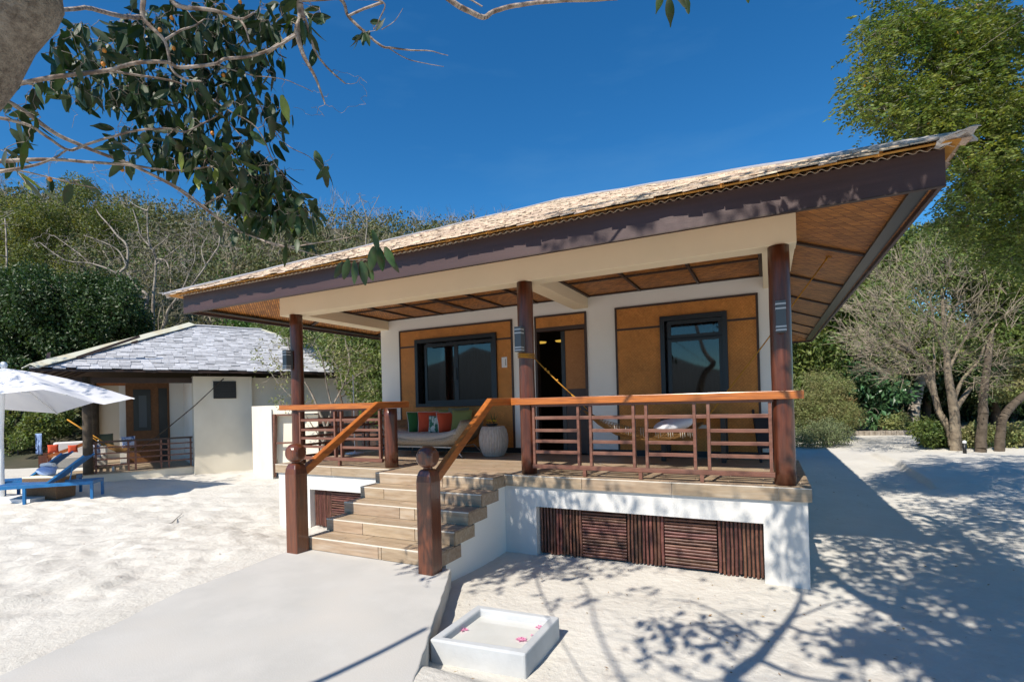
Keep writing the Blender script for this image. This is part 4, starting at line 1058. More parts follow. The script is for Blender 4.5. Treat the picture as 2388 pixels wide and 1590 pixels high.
pw = thing('hammock_pillow', 'white and pale grey pillow lying in the hammock', 'pillow', tuple(at(1572, 992, 7.3)))
c_ = at(1570, 990, 7.3); b = MB(); n_ = 14; vs = []
for i in range(n_+1):
    th = math.pi*i/n_
    for j in range(20):
        ph = 2*math.pi*j/20; sx = math.copysign(abs(math.cos(ph))**0.6, math.cos(ph)); sy = math.copysign(abs(math.sin(ph))**0.6, math.sin(ph))
        q = ax*sx*0.27*math.sin(th)**0.6+pr*sy*0.20*math.sin(th)**0.6+np.array((0, 0, 0.085*math.cos(th)+0.06*sx*math.sin(th)))
        vs.append(tuple(c_+q))
b.add(vs, [(i*20+j, (i+1)*20+j, (i+1)*20+(j+1) % 20, i*20+(j+1) % 20) for i in range(n_) for j in range(20)], True).build('cover', MT['c_pillow'], pw)

# ------------------------------------------------------------------ foot bath
tx0, tx1, ty0, ty1, tz0, tz1 = -3.0, -2.10, -3.02, -2.22, -1.06, -0.85
tub = thing('foot_bath', 'shallow square pale grey basin of water with petals on the sand beside the path', 'basin', ((tx0+tx1)/2, (ty0+ty1)/2, tz0))
b = MB(); w_ = 0.075; sk = 0.03
oo = [(tx0, ty0), (tx1, ty0-0.0+0.0), (tx1, ty1), (tx0, ty1)]
oo = [(-3.005+0.12, ty0-0.03), (-2.075, -2.965), (-2.08, -2.25), (-2.88, -2.30)]
def inset(poly, d):
    c = np.mean(np.array(poly), 0); return [tuple(np.array(p_)+(c-np.array(p_))/np.abs(c-np.array(p_))*d) for p_ in poly]
ii = inset(oo, w_); il = inset(oo, w_+0.02)
vs = [(x, y_, tz0) for x, y_ in oo]+[(x, y_, tz1) for x, y_ in oo]+[(x, y_, tz1) for x, y_ in ii]+[(x, y_, tz1-0.15) for x, y_ in il]
fs = [(i, (i+1) % 4, 4+(i+1) % 4, 4+i) for i in range(4)]+[(4+i, 4+(i+1) % 4, 8+(i+1) % 4, 8+i) for i in range(4)]+[(8+i, 8+(i+1) % 4, 12+(i+1) % 4, 12+i) for i in range(4)]+[(12, 13, 14, 15), (3, 2, 1, 0)]
b.add(vs, fs).build('basin', MT['ceramic'], tub, bevel=0.016)
MT['water'] = mat('bath_water', (0.62, 0.62, 0.58), 0.05, spec=0.5, color2=(0.57, 0.57, 0.53), nscale=3)
MB().add([(x, y_, tz1-0.062) for x, y_ in inset(oo, w_-0.004)], [(0, 1, 2, 3)]).build('water', MT['water'], tub)
wzz = tz1-0.062
def blossom(u, v, lab, n_, sc):
    p_ = ground_at(u, v, wzz+0.002)
    t = thing('orchid_blossom', lab, 'flower', tuple(p_), 'pink orchid blossoms floating in the foot bath')
    for i in range(n_):
        a = 2*math.pi*i/n_+rnd.uniform(-.3, .3); d = np.array((math.cos(a), math.sin(a), 0)); e = np.array((-d[1], d[0], 0)); L = sc*rnd.uniform(0.8, 1.1)
        q = [p_, p_+d*L*0.5+e*L*0.3+np.array((0, 0, 0.012)), p_+d*L+np.array((0, 0, 0.004+rnd.uniform(0, .01))), p_+d*L*0.5-e*L*0.3+np.array((0, 0, 0.012))]
        MB().add(q, [(0, 1, 2, 3)]).build('petal', MT['petal'], t)
blossom(1082, 1469, 'pink and white blossom floating near the left inner edge of the foot bath', 5, 0.045)
blossom(1216, 1492, 'largest magenta blossom floating near the front right of the foot bath', 7, 0.05)
blossom(1258, 1463, 'pale pink blossom against the right inner edge of the foot bath', 5, 0.045)
blossom(1241, 1482, 'tiny magenta petals between the two right blossoms in the foot bath', 3, 0.025)

# ------------------------------------------------------------------ neighbouring villa
na = R(65); E1 = np.array((math.cos(na), math.sin(na), 0)); E2 = np.array((-math.sin(na), math.cos(na), 0))
N0 = np.array((-17.88, -0.08, 0.0))
def N(t, s, z): return N0+E1*t+E2*s+np.array((0, 0, z))
def nsurf(u, v, t):
    """where the ray through u, v meets the plane t = const of the neighbour: returns s, z"""
    d = CF+CR*(u-W0/2)/FPX-CU*(v-H0/2-SY)/FPX; k_ = (t-float((CAM-N0)@E1))/float(d@E1); P_ = CAM+d*k_
    return float((P_-N0)@E2), float(P_[2])
def nside(u, v, s):
    d = CF+CR*(u-W0/2)/FPX-CU*(v-H0/2-SY)/FPX; k_ = (s-float((CAM-N0)@E2))/float(d@E2); P_ = CAM+d*k_
    return float((P_-N0)@E1), float(P_[2])
nb = thing('neighbour_villa', 'second bungalow with a grey shingle hipped roof and cream walls on the left', 'house', tuple(N(5, 4, -1.1)))
def nbox(name, m_, parent, t0, t1, s0, s1, z0, z1, bevel=0):
    vs = [N(t0, s0, z0), N(t1, s0, z0), N(t1, s1, z0), N(t0, s1, z0), N(t0, s0, z1), N(t1, s0, z1), N(t1, s1, z1), N(t0, s1, z1)]
    return MB().add(vs, [(0, 3, 2, 1), (4, 5, 6, 7), (0, 1, 5, 4), (1, 2, 6, 5), (2, 3, 7, 6), (3, 0, 4, 7)]).build(name, m_, parent, bevel)
nw, nL = 4.05, 10.6; nzb, nzr = 2.24, 4.20; NT = (nzr-nzb)/nw
FZ = -0.80
TW, _ = nside(455, 1100, 0.75)
nbox('plinth', MT['plaster_far'], nb, 1.0, 9.6, 1.0, 7.1, -1.6, FZ-0.001)
nbox('veranda_floor', MT['tile'], nb, 0.97, TW-0.01, 0.97, 7.13, FZ, FZ+0.02)
# walls: the porch is recessed behind s = 3.6, a bay closes it on the right
wt = 2.10
SB = 3.6
t_a, _ = nside(455, 1100, 0.75); t_b, _ = nside(592, 1100, 0.75)
TW = t_a
nbox('side_wall', MT['plaster_far'], nb, t_b, 9.6, 1.0, 1.2, FZ-0.5, wt)
nbox('wall_bay', MT['plaster_far'], nb, t_a, t_b, 0.75, 1.2, -1.6, wt+0.02)
nbox('return_wall', MT['plaster_wall'], nb, t_a, t_a+0.2, 1.201, SB, FZ, wt)
nbox('porch_wall', MT['plaster_wall'], nb, 1.9, t_a-0.001, SB, SB+0.2, FZ, wt)
nbox('far_wall', MT['plaster_far'], nb, 9.45, 9.6, 1.2, 7.1, FZ, wt)
nbox('end_wall', MT['plaster_far'], nb, 1.0, 9.6, 6.95, 7.1, FZ, wt)
va, vz1 = nside(497, 889, 0.74); vb, _ = nside(550, 889, 0.74); _, vz0 = nside(520, 929, 0.74)
vt = thing_part('vent_grille', nb, tuple(N((va+vb)/2, 0.74, vz0)))
nbox('grille_frame', MT['black'], vt, va, vb, 0.71, 0.749, vz0, vz1)
for i in range(7):
    z = vz0+0.04+(vz1-vz0-0.08)*i/6; nbox('louvre', MT['frame_black'], vt, va+0.03, vb-0.03, 0.690, 0.709, z-0.012, z+0.02)
def nface(name, m_, u0, u1, v0, v1, off, parent, thick=0.03):
    t0, _ = nside(u0, (v0+v1)/2, SB-off); t1, _ = nside(u1, (v0+v1)/2, SB-off); _, z0 = nside((u0+u1)/2, v1, SB-off); _, z1 = nside((u0+u1)/2, v0, SB-off)
    return nbox(name, m_, parent, min(t0, t1), min(max(t0, t1), t_a-0.01), SB-off, SB-off+thick, max(z0, FZ+0.021), z1)
MT['amber_dark'] = mat('amber_dark', (0.22, 0.095, 0.030), 0.6, color2=(0.16, 0.065, 0.02), nscale=12)
nface('wall_panel', MT['amber_dark'], 294, 396, 886, 1078, 0.04, nb)
wn_ = thing_part('window', nb, tuple(N(2, SB, 0)))
nface('frame', MT['frame_black'], 311, 352, 908, 1004, 0.08, wn_)
nface('pane', MT['lamp_grey'], 324, 342, 922, 996, 0.10, wn_, 0.015)
nface('doorway_dark', MT['black'], 371, 391, 905, 1078, 0.08, nb)  # flat black slab painting the dark of the doorway; nothing is cut open
nface('lintel_board', MT['rail'], 203, 292, 892, 899, 0.05, nb)
nface('notice_board', MT['lamp_grey'], 198, 222, 935, 951, 0.05, nb)
# posts
for i, (t, s) in enumerate(((1.12, 1.12), (1.2, 2.6), (1.2, 4.6), (1.2, 6.8))):
    MB().tube([N(t, s, FZ), N(t, s, 0.6), N(t, s, 2.1)], [0.13, 0.12, 0.125], 10).build('post', MT['bark_dark'], nb)
# railing along the side and the front
nr = thing_part('railing', nb, tuple(N(2.4, 1.1, FZ)))
def nrail(t0, s0, t1, s1, ups):
    for z, h in ((0.95+FZ, 0.06), (0.78+FZ, 0.04), (0.60+FZ, 0.04), (0.42+FZ, 0.04), (0.24+FZ, 0.04)):
        MB().bar(N(t0, s0, z), N(t1, s1, z), 0.05, h).build('rail', MT['dark_trim'] if z > 0.1 else MT['slat'], nr)
    for k_ in ups:
        a, b = t0+(t1-t0)*k_, s0+(s1-s0)*k_
        MB().bar(N(a, b, FZ+0.03), N(a, b, FZ+0.95), 0.05, 0.05, up=E1).build('upright', MT['slat'], nr)
nrail(1.25, 1.10, TW-0.02, 1.10, (0.02, 0.33, 0.40, 0.66, 0.74, 0.98))
nrail(1.2, 1.35, 1.2, 3.0, (0.02, 0.45, 0.55, 0.98))
# steps newels and handrails at the left
for s, t in ((2.9, 0.0), (4.3, 0.0)):
    MB().bar(N(t, s, -1.2), N(t, s, FZ+0.55), 0.20, 0.20, up=E1).build('newel_post', MT['newel'], nb)
    MB().bar(N(t, s, FZ+0.45), N(1.2, s, FZ+0.93), 0.08, 0.10).build('stair_handrail', MT['rail'], nb)
nbox('steps', MT['tile'], nb, 0.25, 0.99, 3.3, 4.55, -1.4, FZ-0.15)
# roof
nroof = thing_part('roof', nb, tuple(N(5, 4, nzb)))
C0, C1, C2, C3 = N(0, 0, nzb), N(nL, 0, nzb), N(nL, 2*nw, nzb), N(0, 2*nw, nzb)
B0, B1 = N(nw, nw, nzr), N(nL-nw, nw, nzr)
low = [q-np.array((0, 0, 0.05)) for q in (C0, C1, C2, C3, B0, B1)]
MB().add([C0, C1, C2, C3, B0, B1]+low, [(3, 4, 0), (0, 4, 5, 1), (1, 5, 2), (2, 5, 4, 3), (6, 7, 11, 10), (7, 8, 11), (8, 9, 10, 11), (9, 6, 10), (0, 1, 7, 6), (1, 2, 8, 7), (2, 3, 9, 8), (3, 0, 6, 9)]).build('roof_deck', MT['dark_trim'], nroof)
V, F = [], []; nsing = []
for (a, b, up_, wr, sd_, ns) in ((C0, C1, E2, nw, 21, 250), (C3, C0, E1, nw, 22, 0), (C2, C3, -E2, nw, 23, 0), (C1, C2, -E1, nw, 24, 0)):
    v_, f_, s_ = shingle_field(a[:2], b[:2], up_[:2], nzb, NT, wr, 1, 1, 0.26, 0.155, 0.40, 0.016, sd_, ns, curl=0.03)
    o_i = len(V); V += v_; F += [tuple(i+o_i for i in q) for q in f_]; nsing += s_
MT['grey_shingle_o'] = mat('grey_shingle_edge', (0.47, 0.475, 0.49), 0.85, color2=(0.37, 0.375, 0.39), nscale=10, bump=0.5, bscale=40, objrand=1, vary=0.25, hard=(0.4, 0.75))
for p_ in nsing: MB().add(p_, [(4, 5, 6, 7), (0, 1, 5, 4), (1, 2, 6, 5), (3, 0, 4, 7), (0, 3, 2, 1)]).build('shingle', MT['grey_shingle_o'], nroof)
st_ = obj_np('shingle_courses', np.array(V), np.array(F), MT['grey_shingle'], nroof); st_['kind'] = 'stuff'
cap_strip(C0, B0, 0.26, 'hip_cap', MT['ridge_cream'], nroof, 0.14); cap_strip(C1, B1, 0.10, 'hip_cap', MT['ridge_cream'], nroof, 0.07)
cap_strip(C3, B0, 0.26, 'hip_cap', MT['ridge_cream'], nroof, 0.14); cap_strip(B0, B1, 0.12, 'ridge_cap', MT['grey_shingle_o'], nroof, 0.08)
for i in range(9):
    t = 0.3+i*1.2; MB().bar(N(t, 0.05, nzb-0.04), N(t, 1.2, nzb-0.04+1.15*NT), 0.07, 0.07).build('rafter', MT['dark_trim'], nroof)
for i in range(6):
    s = 0.6+i*1.3; MB().bar(N(0.05, s, nzb-0.04), N(2.4, s, nzb-0.04+2.3*NT), 0.07, 0.07).build('rafter', MT['dark_trim'], nroof)
MB().bar(N(0.6, 1.12, 2.0), N(TW, 1.12, 2.0), 0.16, 0.16).build('beam', MT['dark_trim'], nb)
MB().bar(N(1.2, 1.3, 2.0), N(1.2, 7.0, 2.0), 0.16, 0.16).build('beam', MT['dark_trim'], nb)
# porch things
nh = thing('hammock', 'yellow roped hammock slung in the porch of the neighbouring bungalow', 'hammock', tuple(N(2.4, 1.9, FZ)))
def q3(u, v, d): return at(u, v, d)
def porch(u, v, t):
    tt, z = nside(u, v, t); return N(tt, t, z)
Q1, Q2, Q3 = porch(157, 978, 2.55), porch(200, 1005, 2.2), porch(248, 1034, 1.9)
rope([Q1, mid(Q1, Q2, 0.5), Q2], 0.022, 6, 'rope', MT['rope'], nh); rope([Q2, Q3], 0.018, 6, 'rope', MT['rope'], nh); rope([Q2+np.array((0, 0, -0.05)), mid(Q2, Q3, .9)+np.array((0, 0, -0.12))], 0.014, 6, 'rope', MT['rope'], nh)
Q4, Q5 = porch(330, 1046, 1.7), porch(388, 1000, 1.5)
vs = []
for i in range(13):
    t = i/12; c = mid(Q3, Q4, t)+np.array((0, 0, -0.22*math.sin(math.pi*t)))
    for j in range(5): vs.append(tuple(c+E1*(j-2)*0.14*math.sin(math.pi*min(max(t, 0.05), 0.95))+np.array((0, 0, 0.03*(j-2)**2*math.sin(math.pi*t)))))
MB().add(vs, [(i*5+j, (i+1)*5+j, (i+1)*5+j+1, i*5+j+1) for i in range(12) for j in range(4)]).build('net', MT['net'], nh)
rope([Q4, Q5, porch(455, 945, 0.6), porch(522, 882, 0.5)], 0.016, 6, 'rope', MT['bark_dark'], nh)
def porch_cushion(u, v, t, s_, m_, lab):
    p_ = porch(u, v, t); q = cushion(p_[0], p_[1], p_[2]-s_/2, s_, m_, lab, R(-12), na+R(10), grp='cushions in the porch of the neighbouring bungalow')
    return q
sf = thing('porch_sofa', 'pale sofa in the porch of the neighbouring bungalow', 'sofa', tuple(N(2.8, 2.6, FZ)))
p_ = [nside(u, 1040, 2.9)[0] for u in (122, 250)]
nbox('seat', MT['sofa_fabric'], sf, min(p_), max(p_), 2.5, 3.2, FZ+0.12, FZ+0.48, bevel=0.04)
nbox('backrest', MT['towel_white'], sf, min(p_), max(p_), 3.2, 3.38, FZ+0.3, FZ+0.92, bevel=0.05)
porch_cushion(124, 1046, 2.6, 0.26, MT['c_orange'], 'bright orange cushion at the left end of the porch sofa')
porch_cushion(170, 1046, 2.6, 0.24, MT['c_orange'], 'red orange cushion right of the porch post')
porch_cushion(215, 1052, 1.6, 0.42, MT['c_floral'], 'blue and white floral cushion in the porch behind the railing')
porch_cushion(300, 1030, 1.75, 0.36, MT['c_floral'], 'pale blue patterned cushion lying in the far hammock')
porch_cushion(247, 1025, 2.7, 0.40, MT['c_sage'], 'grey green cushion in the porch below the hammock rope')
tw = thing('blue_towel', 'light blue towel hanging over the porch rail', 'towel', tuple(porch(90, 1040, 2.4)))
P0 = porch(82, 1011, 2.4); P1 = porch(98, 1058, 2.4)
vs = []; nn_ = 8
for i in range(nn_+1):
    for j in range(nn_+1):
        f = j/nn_; P_ = P0+(np.array((P1[0]-P0[0], P1[1]-P0[1], 0)))*i/nn_+np.array((0, 0, (P1[2]-P0[2])*f)); vs.append(tuple(P_+E1*0.015*math.sin(i*1.9+f)))
o = MB().add(vs, [(i*(nn_+1)+j, (i+1)*(nn_+1)+j, (i+1)*(nn_+1)+j+1, i*(nn_+1)+j+1) for i in range(nn_) for j in range(nn_)], True).build('cloth', MT['towel_blue'], tw)
o.modifiers.new('t', 'SOLIDIFY').thickness = 0.02
bt = thing('white_bottle', 'small white bottle standing on the porch floor of the neighbouring bungalow', 'bottle', tuple(N(1.6, 1.35, FZ+0.02)))
pbt = porch(264, 1078, 1.4); MB().lathe([(0.0, 0), (0.035, 0), (0.035, 0.12), (0.012, 0.15), (0.012, 0.19), (0.0, 0.19)], (pbt[0], pbt[1], FZ+0.021), 12).build('bottle_body', MT['towel_white'], bt)

# shower enclosure between the houses
enc = thing('shower_enclosure', 'low cream curved wall enclosing a planted yard between the two bungalows', 'wall', tuple(ground_at(625, 1110, -1.1)))
ztop = 1.10
g0 = ground_at(592, 1107, -1.1); g1 = ground_at(622, 1111, -1.1)
pA = at(592, 1000, 15.9); pB = at(620, 1000, 15.1); pC = at(636, 1000, 15.0); 
vs = []
arc = [at(588, 1000, 16.6), at(600, 1000, 15.9), at(611, 1000, 15.4), at(622, 1000, 15.05)]
def wallpoly(pts_, th, z0, z1, name, m_, parent):
    vs = []
    for i, p_ in enumerate(pts_):
        d = np.array(pts_[min(i+1, len(pts_)-1)])-np.array(pts_[max(i-1, 0)]); d[2] = 0; d /= np.linalg.norm(d); n2 = np.array((-d[1], d[0], 0))
        for z in (z0, z1): 
            vs += [(p_[0], p_[1], z), (p_[0]+n2[0]*th, p_[1]+n2[1]*th, z)]
    fs = []
    for i in range(len(pts_)-1):
        a, b = 4*i, 4*i+4
        fs += [(a, b, b+2, a+2), (a+1, a+3, b+3, b+1), (a+2, b+2, b+3, a+3), (a, a+1, b+1, b)]
    fs += [(0, 2, 3, 1), (len(vs)-4, len(vs)-3, len(vs)-1, len(vs)-2)]
    return MB().add(vs, fs).build(name, m_, parent, bevel=0.01)
wallpoly(arc, 0.18, -1.5, ztop, 'curved_wall', MT['plaster_far'], enc)
e0, e1_ = at(617, 1000, 15.0), at(634, 1000, 15.0)
wallpoly([e0, e1_], 0.22, -1.5, ztop-0.10, 'end_pier', MT['plaster_white'], enc)
h0, h1 = at(620, 1000, 15.05), at(742, 1000, 15.05)
wallpoly([h0, h1], 0.2, ztop-0.26, ztop, 'lintel', MT['plaster_far'], enc)
gt = thing_part('gate', enc, tuple(at(655, 1100, 15.1)))
def gbar(u0, v0, u1, v1, d, w_, m_=MT['slat'], nm='frame_bar'): MB().bar(at(u0, v0, d), at(u1, v1, d), w_, w_).build(nm, m_, gt)
gbar(639, 966, 637, 1112, 15.1, 0.13); gbar(633, 967, 700, 965, 15.1, 0.07); gbar(645, 1033, 700, 1031, 15.1, 0.05)
wallpoly([at(646, 1000, 15.25), at(742, 1000, 15.25)], 0.04, -1.3, ztop-0.3, 'gate_panel', MT['plaster_far'], gt)
# dark boards added to stand in for the dark interior behind the gate
ts = thing('dark_backdrop', 'added dark boards standing in for the dark interior seen through the veranda railing', 'screen', tuple(at(800, 1060, 16)))
for i in range(11):
    u = 740+i*14.5; MB().bar(at(u, 952, 16.2), at(u, 1085, 16.2), 0.20, 0.03, up=CF).build('board', MT['black'] if i % 3 else MT['dark_trim'], ts)
for v in (985, 1015, 1045): MB().bar(at(735, v, 16.1), at(895, v-2, 16.1), 0.05, 0.04).build('batten', MT['slat'], ts)

# ------------------------------------------------------------------ parasol, loungers, table
um = thing('parasol', 'large white canvas parasol with a white pole over the blue sun loungers', 'parasol', tuple(ground_at(6, 1168, -1.06)))
pk = at(9, 858, 12.5); base = ground_at(6, 1168, -1.06)
MB().tube([base, (base[0], base[1], 0.6), (pk[0], pk[1], pk[2]-0.02)], 0.045, 12).build('pole', MT['white_metal'], um)
MB().lathe([(0.0, 0), (0.05, 0.01), (0.075, 0.09), (0.05, 0.16), (0.0, 0.18)], (pk[0], pk[1], pk[2]-0.02), 14).build('finial', MT['white_metal'], um)
bb = MB(); 
bb.bar(base+CR*-0.55+np.array((0, 0, 0.06)), base+CR*1.0+np.array((0, 0, 0.06)), 0.7, 0.10); bb.build('base_slab', MT['towel_white'], um)
hem = [(313, 928.5, 12.3), (243, 943, 11.9), (209, 937, 11.5), (155, 920, 11.0), (100, 908, 10.7), (0, 918, 10.5), (-110, 940, 10.7), (-230, 925, 12.3), (-120, 955, 14.3), (12, 955, 14.2), (133, 964, 14.0), (220, 938, 13.2)]
hp = [at(*h) for h in hem]; vs = [tuple(pk)]; rings = 6
for r_ in range(1, rings+1):
    f = r_/rings
    for h in hp:
        q = pk+(h-pk)*f; q[2] += 0.10*math.sin(math.pi*f); vs.append(tuple(q))
n_ = len(hp); fs = [(0, 1+(j+1) % n_, 1+j) for j in range(n_)]+[(1+r_*n_+j, 1+r_*n_+(j+1) % n_, 1+(r_+1)*n_+(j+1) % n_, 1+(r_+1)*n_+j) for r_ in range(rings-1) for j in range(n_)]
o = MB().add(vs, fs, True).build('canopy', MT['canvas'], um)
hub = np.array((pk[0], pk[1], pk[2]-0.55))
for j in (0, 3, 5, 7, 8, 10):
    q = hp[j]; MB().bar(pk-np.array((0, 0, 0.1)), q+np.array((0, 0, -0.01)), 0.035, 0.03).build('rib', MT['towel_white'], um)
    MB().bar(hub, mid(pk, q, 0.5)-np.array((0, 0, 0.02)), 0.02, 0.025).build('strut', MT['white_metal'], um)

LA = np.array((0.69, 0.724, 0)); LN = np.array((-0.724, 0.69, 0)); LZ = np.array((0, 0, 1.0))
def lounger(P1_, lab):
    P1_ = np.array(P1_); t = thing('sun_lounger', lab, 'sun lounger', tuple(P1_), 'blue sun loungers on the sand')
    def L(a, n__, z): return P1_+LA*a+LN*n__+LZ*z
    Ln, Wd, fh = 1.95, 0.66, 0.44
    for n__ in (0.02, Wd-0.02): MB().bar(L(-Ln, n__, fh-0.04), L(0, n__, fh-0.04), 0.045, 0.085).build('side_rail', MT['blue_frame'], t, bevel=0.004)
    for a in (-Ln+0.03, -0.03): MB().bar(L(a, 0.0, fh-0.04), L(a, Wd, fh-0.04), 0.05, 0.08).build('cross_rail', MT['blue_frame'], t)
    for a in (-1.33, -0.03):
        for n__ in (0.025, Wd-0.025): MB().bar(L(a, n__, -0.03), L(a, n__, fh-0.083), 0.055, 0.055, up=LA).build('leg', MT['blue_frame'], t)
    # sling seat and raised back with an open weave
    vs = [L(-Ln+0.05, 0.045, fh), L(-0.92, 0.045, fh), L(-0.92, Wd-0.045, fh), L(-Ln+0.05, Wd-0.045, fh)]
    MB().add(vs+[v-LZ*0.012 for v in vs], [(0, 1, 2, 3), (7, 6, 5, 4), (0, 4, 5, 1), (1, 5, 6, 2), (2, 6, 7, 3), (3, 7, 4, 0)]).build('seat', MT['blue_mesh'], t)
    vs = [L(-0.91, 0.045, fh+0.005), L(-0.20, 0.045, fh+0.60), L(-0.20, Wd-0.045, fh+0.60), L(-0.91, Wd-0.045, fh+0.005)]
    nn = np.cross(vs[1]-vs[0], vs[3]-vs[0]); nn /= np.linalg.norm(nn)
    MB().add(vs+[v-nn*0.02 for v in vs], [(0, 1, 2, 3), (7, 6, 5, 4), (0, 4, 5, 1), (1, 5, 6, 2), (2, 6, 7, 3), (3, 7, 4, 0)]).build('backrest', MT['blue_mesh'], t)
    for n__ in (0.03, Wd-0.03): MB().bar(L(-0.92, n__, fh), L(-0.18, n__, fh+0.62), 0.03, 0.04).build('back_rail', MT['blue_frame'], t)
    MB().bar(L(-0.5, 0.1, fh-0.02), L(-0.42, 0.1, fh+0.40), 0.02, 0.02).build('prop', MT['blue_frame'], t)
l1 = ground_at(217, 1163, -1.06)
lounger(l1, 'front blue mesh sun lounger with its back raised, right of the parasol pole')
lounger(l1+CR*-1.02+np.array((CF[0], CF[1], 0))*0.55, 'second blue sun lounger behind the parasol pole, half hidden')
tp = ground_at(117, 1160, -1.06)
wt_ = thing('wicker_table', 'brown wicker box table with a cream top between the blue loungers', 'side table', tuple(tp))
r2 = np.array((CR[0], CR[1], 0)); f2 = np.array((CF[0], CF[1], 0))
def tap(c, w0, w1, z0, z1, name, m_, parent):
    vs = [c+r2*a*w0+f2*b*w0*0.7+LZ*z0 for a, b in ((-1, -1), (1, -1), (1, 1), (-1, 1))]+[c+r2*a*w1+f2*b*w1*0.7+LZ*z1 for a, b in ((-1, -1), (1, -1), (1, 1), (-1, 1))]
    return MB().add(vs, [(0, 3, 2, 1), (4, 5, 6, 7), (0, 1, 5, 4), (1, 2, 6, 5), (2, 3, 7, 6), (3, 0, 4, 7)]).build(name, m_, parent, bevel=0.012)
tap(tp, 0.40, 0.42, 0.0, 0.52, 'body', MT['wicker_brown'], wt_); tap(tp, 0.42, 0.42, 0.522, 0.56, 'top', MT['plaster_cream'], wt_)
bg_ = thing('beach_bag', 'blue cloth bag with rolled white towel on the wicker table', 'bag', tuple(tp+LZ*0.56))
c_ = tp+LZ*0.56-r2*0.05; b = MB(); vs = []
for i in range(7):
    th = math.pi*i/6*0.9+0.05
    for j in range(12):
        ph = 2*math.pi*j/12; rr = (0.17+0.03*math.sin(3*ph+i))*math.sin(th)**0.5; vs.append(tuple(c_+r2*rr*math.cos(ph)*1.2+f2*rr*math.sin(ph)+LZ*(0.11-0.11*math.cos(th)+0.02*math.sin(2*ph))))
b.add(vs, [(i*12+j, i*12+(j+1) % 12, (i+1)*12+(j+1) % 12, (i+1)*12+j) for i in range(6) for j in range(12)]+[tuple(range(12))[::-1], tuple(72+j for j in range(12))], True).build('cloth', MT['towel_blue'], bg_)
MB().tube([c_+r2*-0.15+LZ*0.25, c_+r2*0.02+LZ*0.275, c_+r2*0.17+LZ*0.255], 0.05, 10).build('towel_roll', MT['towel_white'], bg_)

# ------------------------------------------------------------------ plants
def seg_mesh(P0, P1, r0, r1, n=4):
    P0, P1 = np.asarray(P0, float), np.asarray(P1, float); r0, r1 = np.asarray(r0, float), np.asarray(r1, float)
    d = P1-P0; L = np.linalg.norm(d, axis=1, keepdims=True); d = d/np.maximum(L, 1e-9)
    ref = np.tile(np.array([0.31, 0.22, 0.92]), (len(P0), 1)); a = np.cross(d, ref); a /= np.maximum(np.linalg.norm(a, axis=1, keepdims=True), 1e-6); b = np.cross(d, a)
    ang = 2*np.pi*np.arange(n)/n
    ring = a[:, None, :]*np.cos(ang)[None, :, None]+b[:, None, :]*np.sin(ang)[None, :, None]
    V = np.concatenate([P0[:, None, :]+ring*r0[:, None, None], P1[:, None, :]+ring*r1[:, None, None]], 1)
    k = len(P0); base = (np.arange(k)*2*n)[:, None]; j = np.arange(n)
    F = np.stack([base+j, base+(j+1) % n, base+n+(j+1) % n, base+n+j], -1).reshape(-1, 4)
    return V.reshape(-1, 3), F
class Skel:
    """a branching skeleton: nodes with radii, segments; twigs are grown to target points from the nearest node"""
    def __init__(s): s.P = np.zeros((60000, 3)); s.R = np.zeros(60000); s.n = 0; s.seg = []
    def node(s, p, r): s.P[s.n] = p; s.R[s.n] = r; s.n += 1; return s.n-1
    def line(s, pts, r0, r1, sub=4, wob=0.02):
        pts = [np.array(p, float) for p in pts]; tot = sum(np.linalg.norm(b-a) for a, b in zip(pts[:-1], pts[1:])); acc = 0; last = s.node(pts[0], r0)
        for i in range(len(pts)-1):
            p0 = pts[max(i-1, 0)]; p1 = pts[i]; p2 = pts[i+1]; p3 = pts[min(i+2, len(pts)-1)]; L = np.linalg.norm(p2-p1)
            for k in range(1, sub+1):
                t = k/sub; q = 0.5*((2*p1)+(-p0+p2)*t+(2*p0-5*p1+4*p2-p3)*t*t+(-p0+3*p1-3*p2+p3)*t**3)
                if k < sub: q = q+rng.normal(0, wob*L/sub, 3)
                f = (acc+L*t)/max(tot, 1e-6); r = r0+(r1-r0)*f
                cur = s.node(q, r); s.seg.append((last, cur)); last = cur
            acc += L
        return s
    def grow(s, T, rmin=0.004, taper=0.010, k=3, jit=0.16, updir=(0, 0, 0.15), chunk=1):
        T = np.asarray(T, float); d = np.array([np.min(np.linalg.norm(s.P[:s.n]-t, axis=1)) for t in T]); T = T[np.argsort(d)]
        up = np.array(updir); tips = []
        for t in T:
            dd = np.linalg.norm(s.P[:s.n]-t, axis=1); i = int(np.argmin(dd)); L = dd[i]
            if L < 1e-3: continue
            p0 = s.P[i].copy(); rb = min(s.R[i]*0.72, rmin+taper*L); rb = max(rb, rmin); last = s.node(p0, rb)
            for q in range(1, k+1):
                f = q/k; p = p0+(t-p0)*f+up*L*math.sin(math.pi*f)*0.5
                if q < k: p = p+rng.normal(0, jit*L/k, 3)
                cur = s.node(p, rb+(rmin-rb)*f); s.seg.append((last, cur)); last = cur
            tips.append(last)
        return s.P[tips]
    def mesh(s, n=5, nmax=None):
        a = np.array([q[0] for q in s.seg]); b = np.array([q[1] for q in s.seg])
        return seg_mesh(s.P[a], s.P[b], s.R[a], s.R[b], n)
def unit(v): return v/np.maximum(np.linalg.norm(v, axis=-1, keepdims=True), 1e-9)
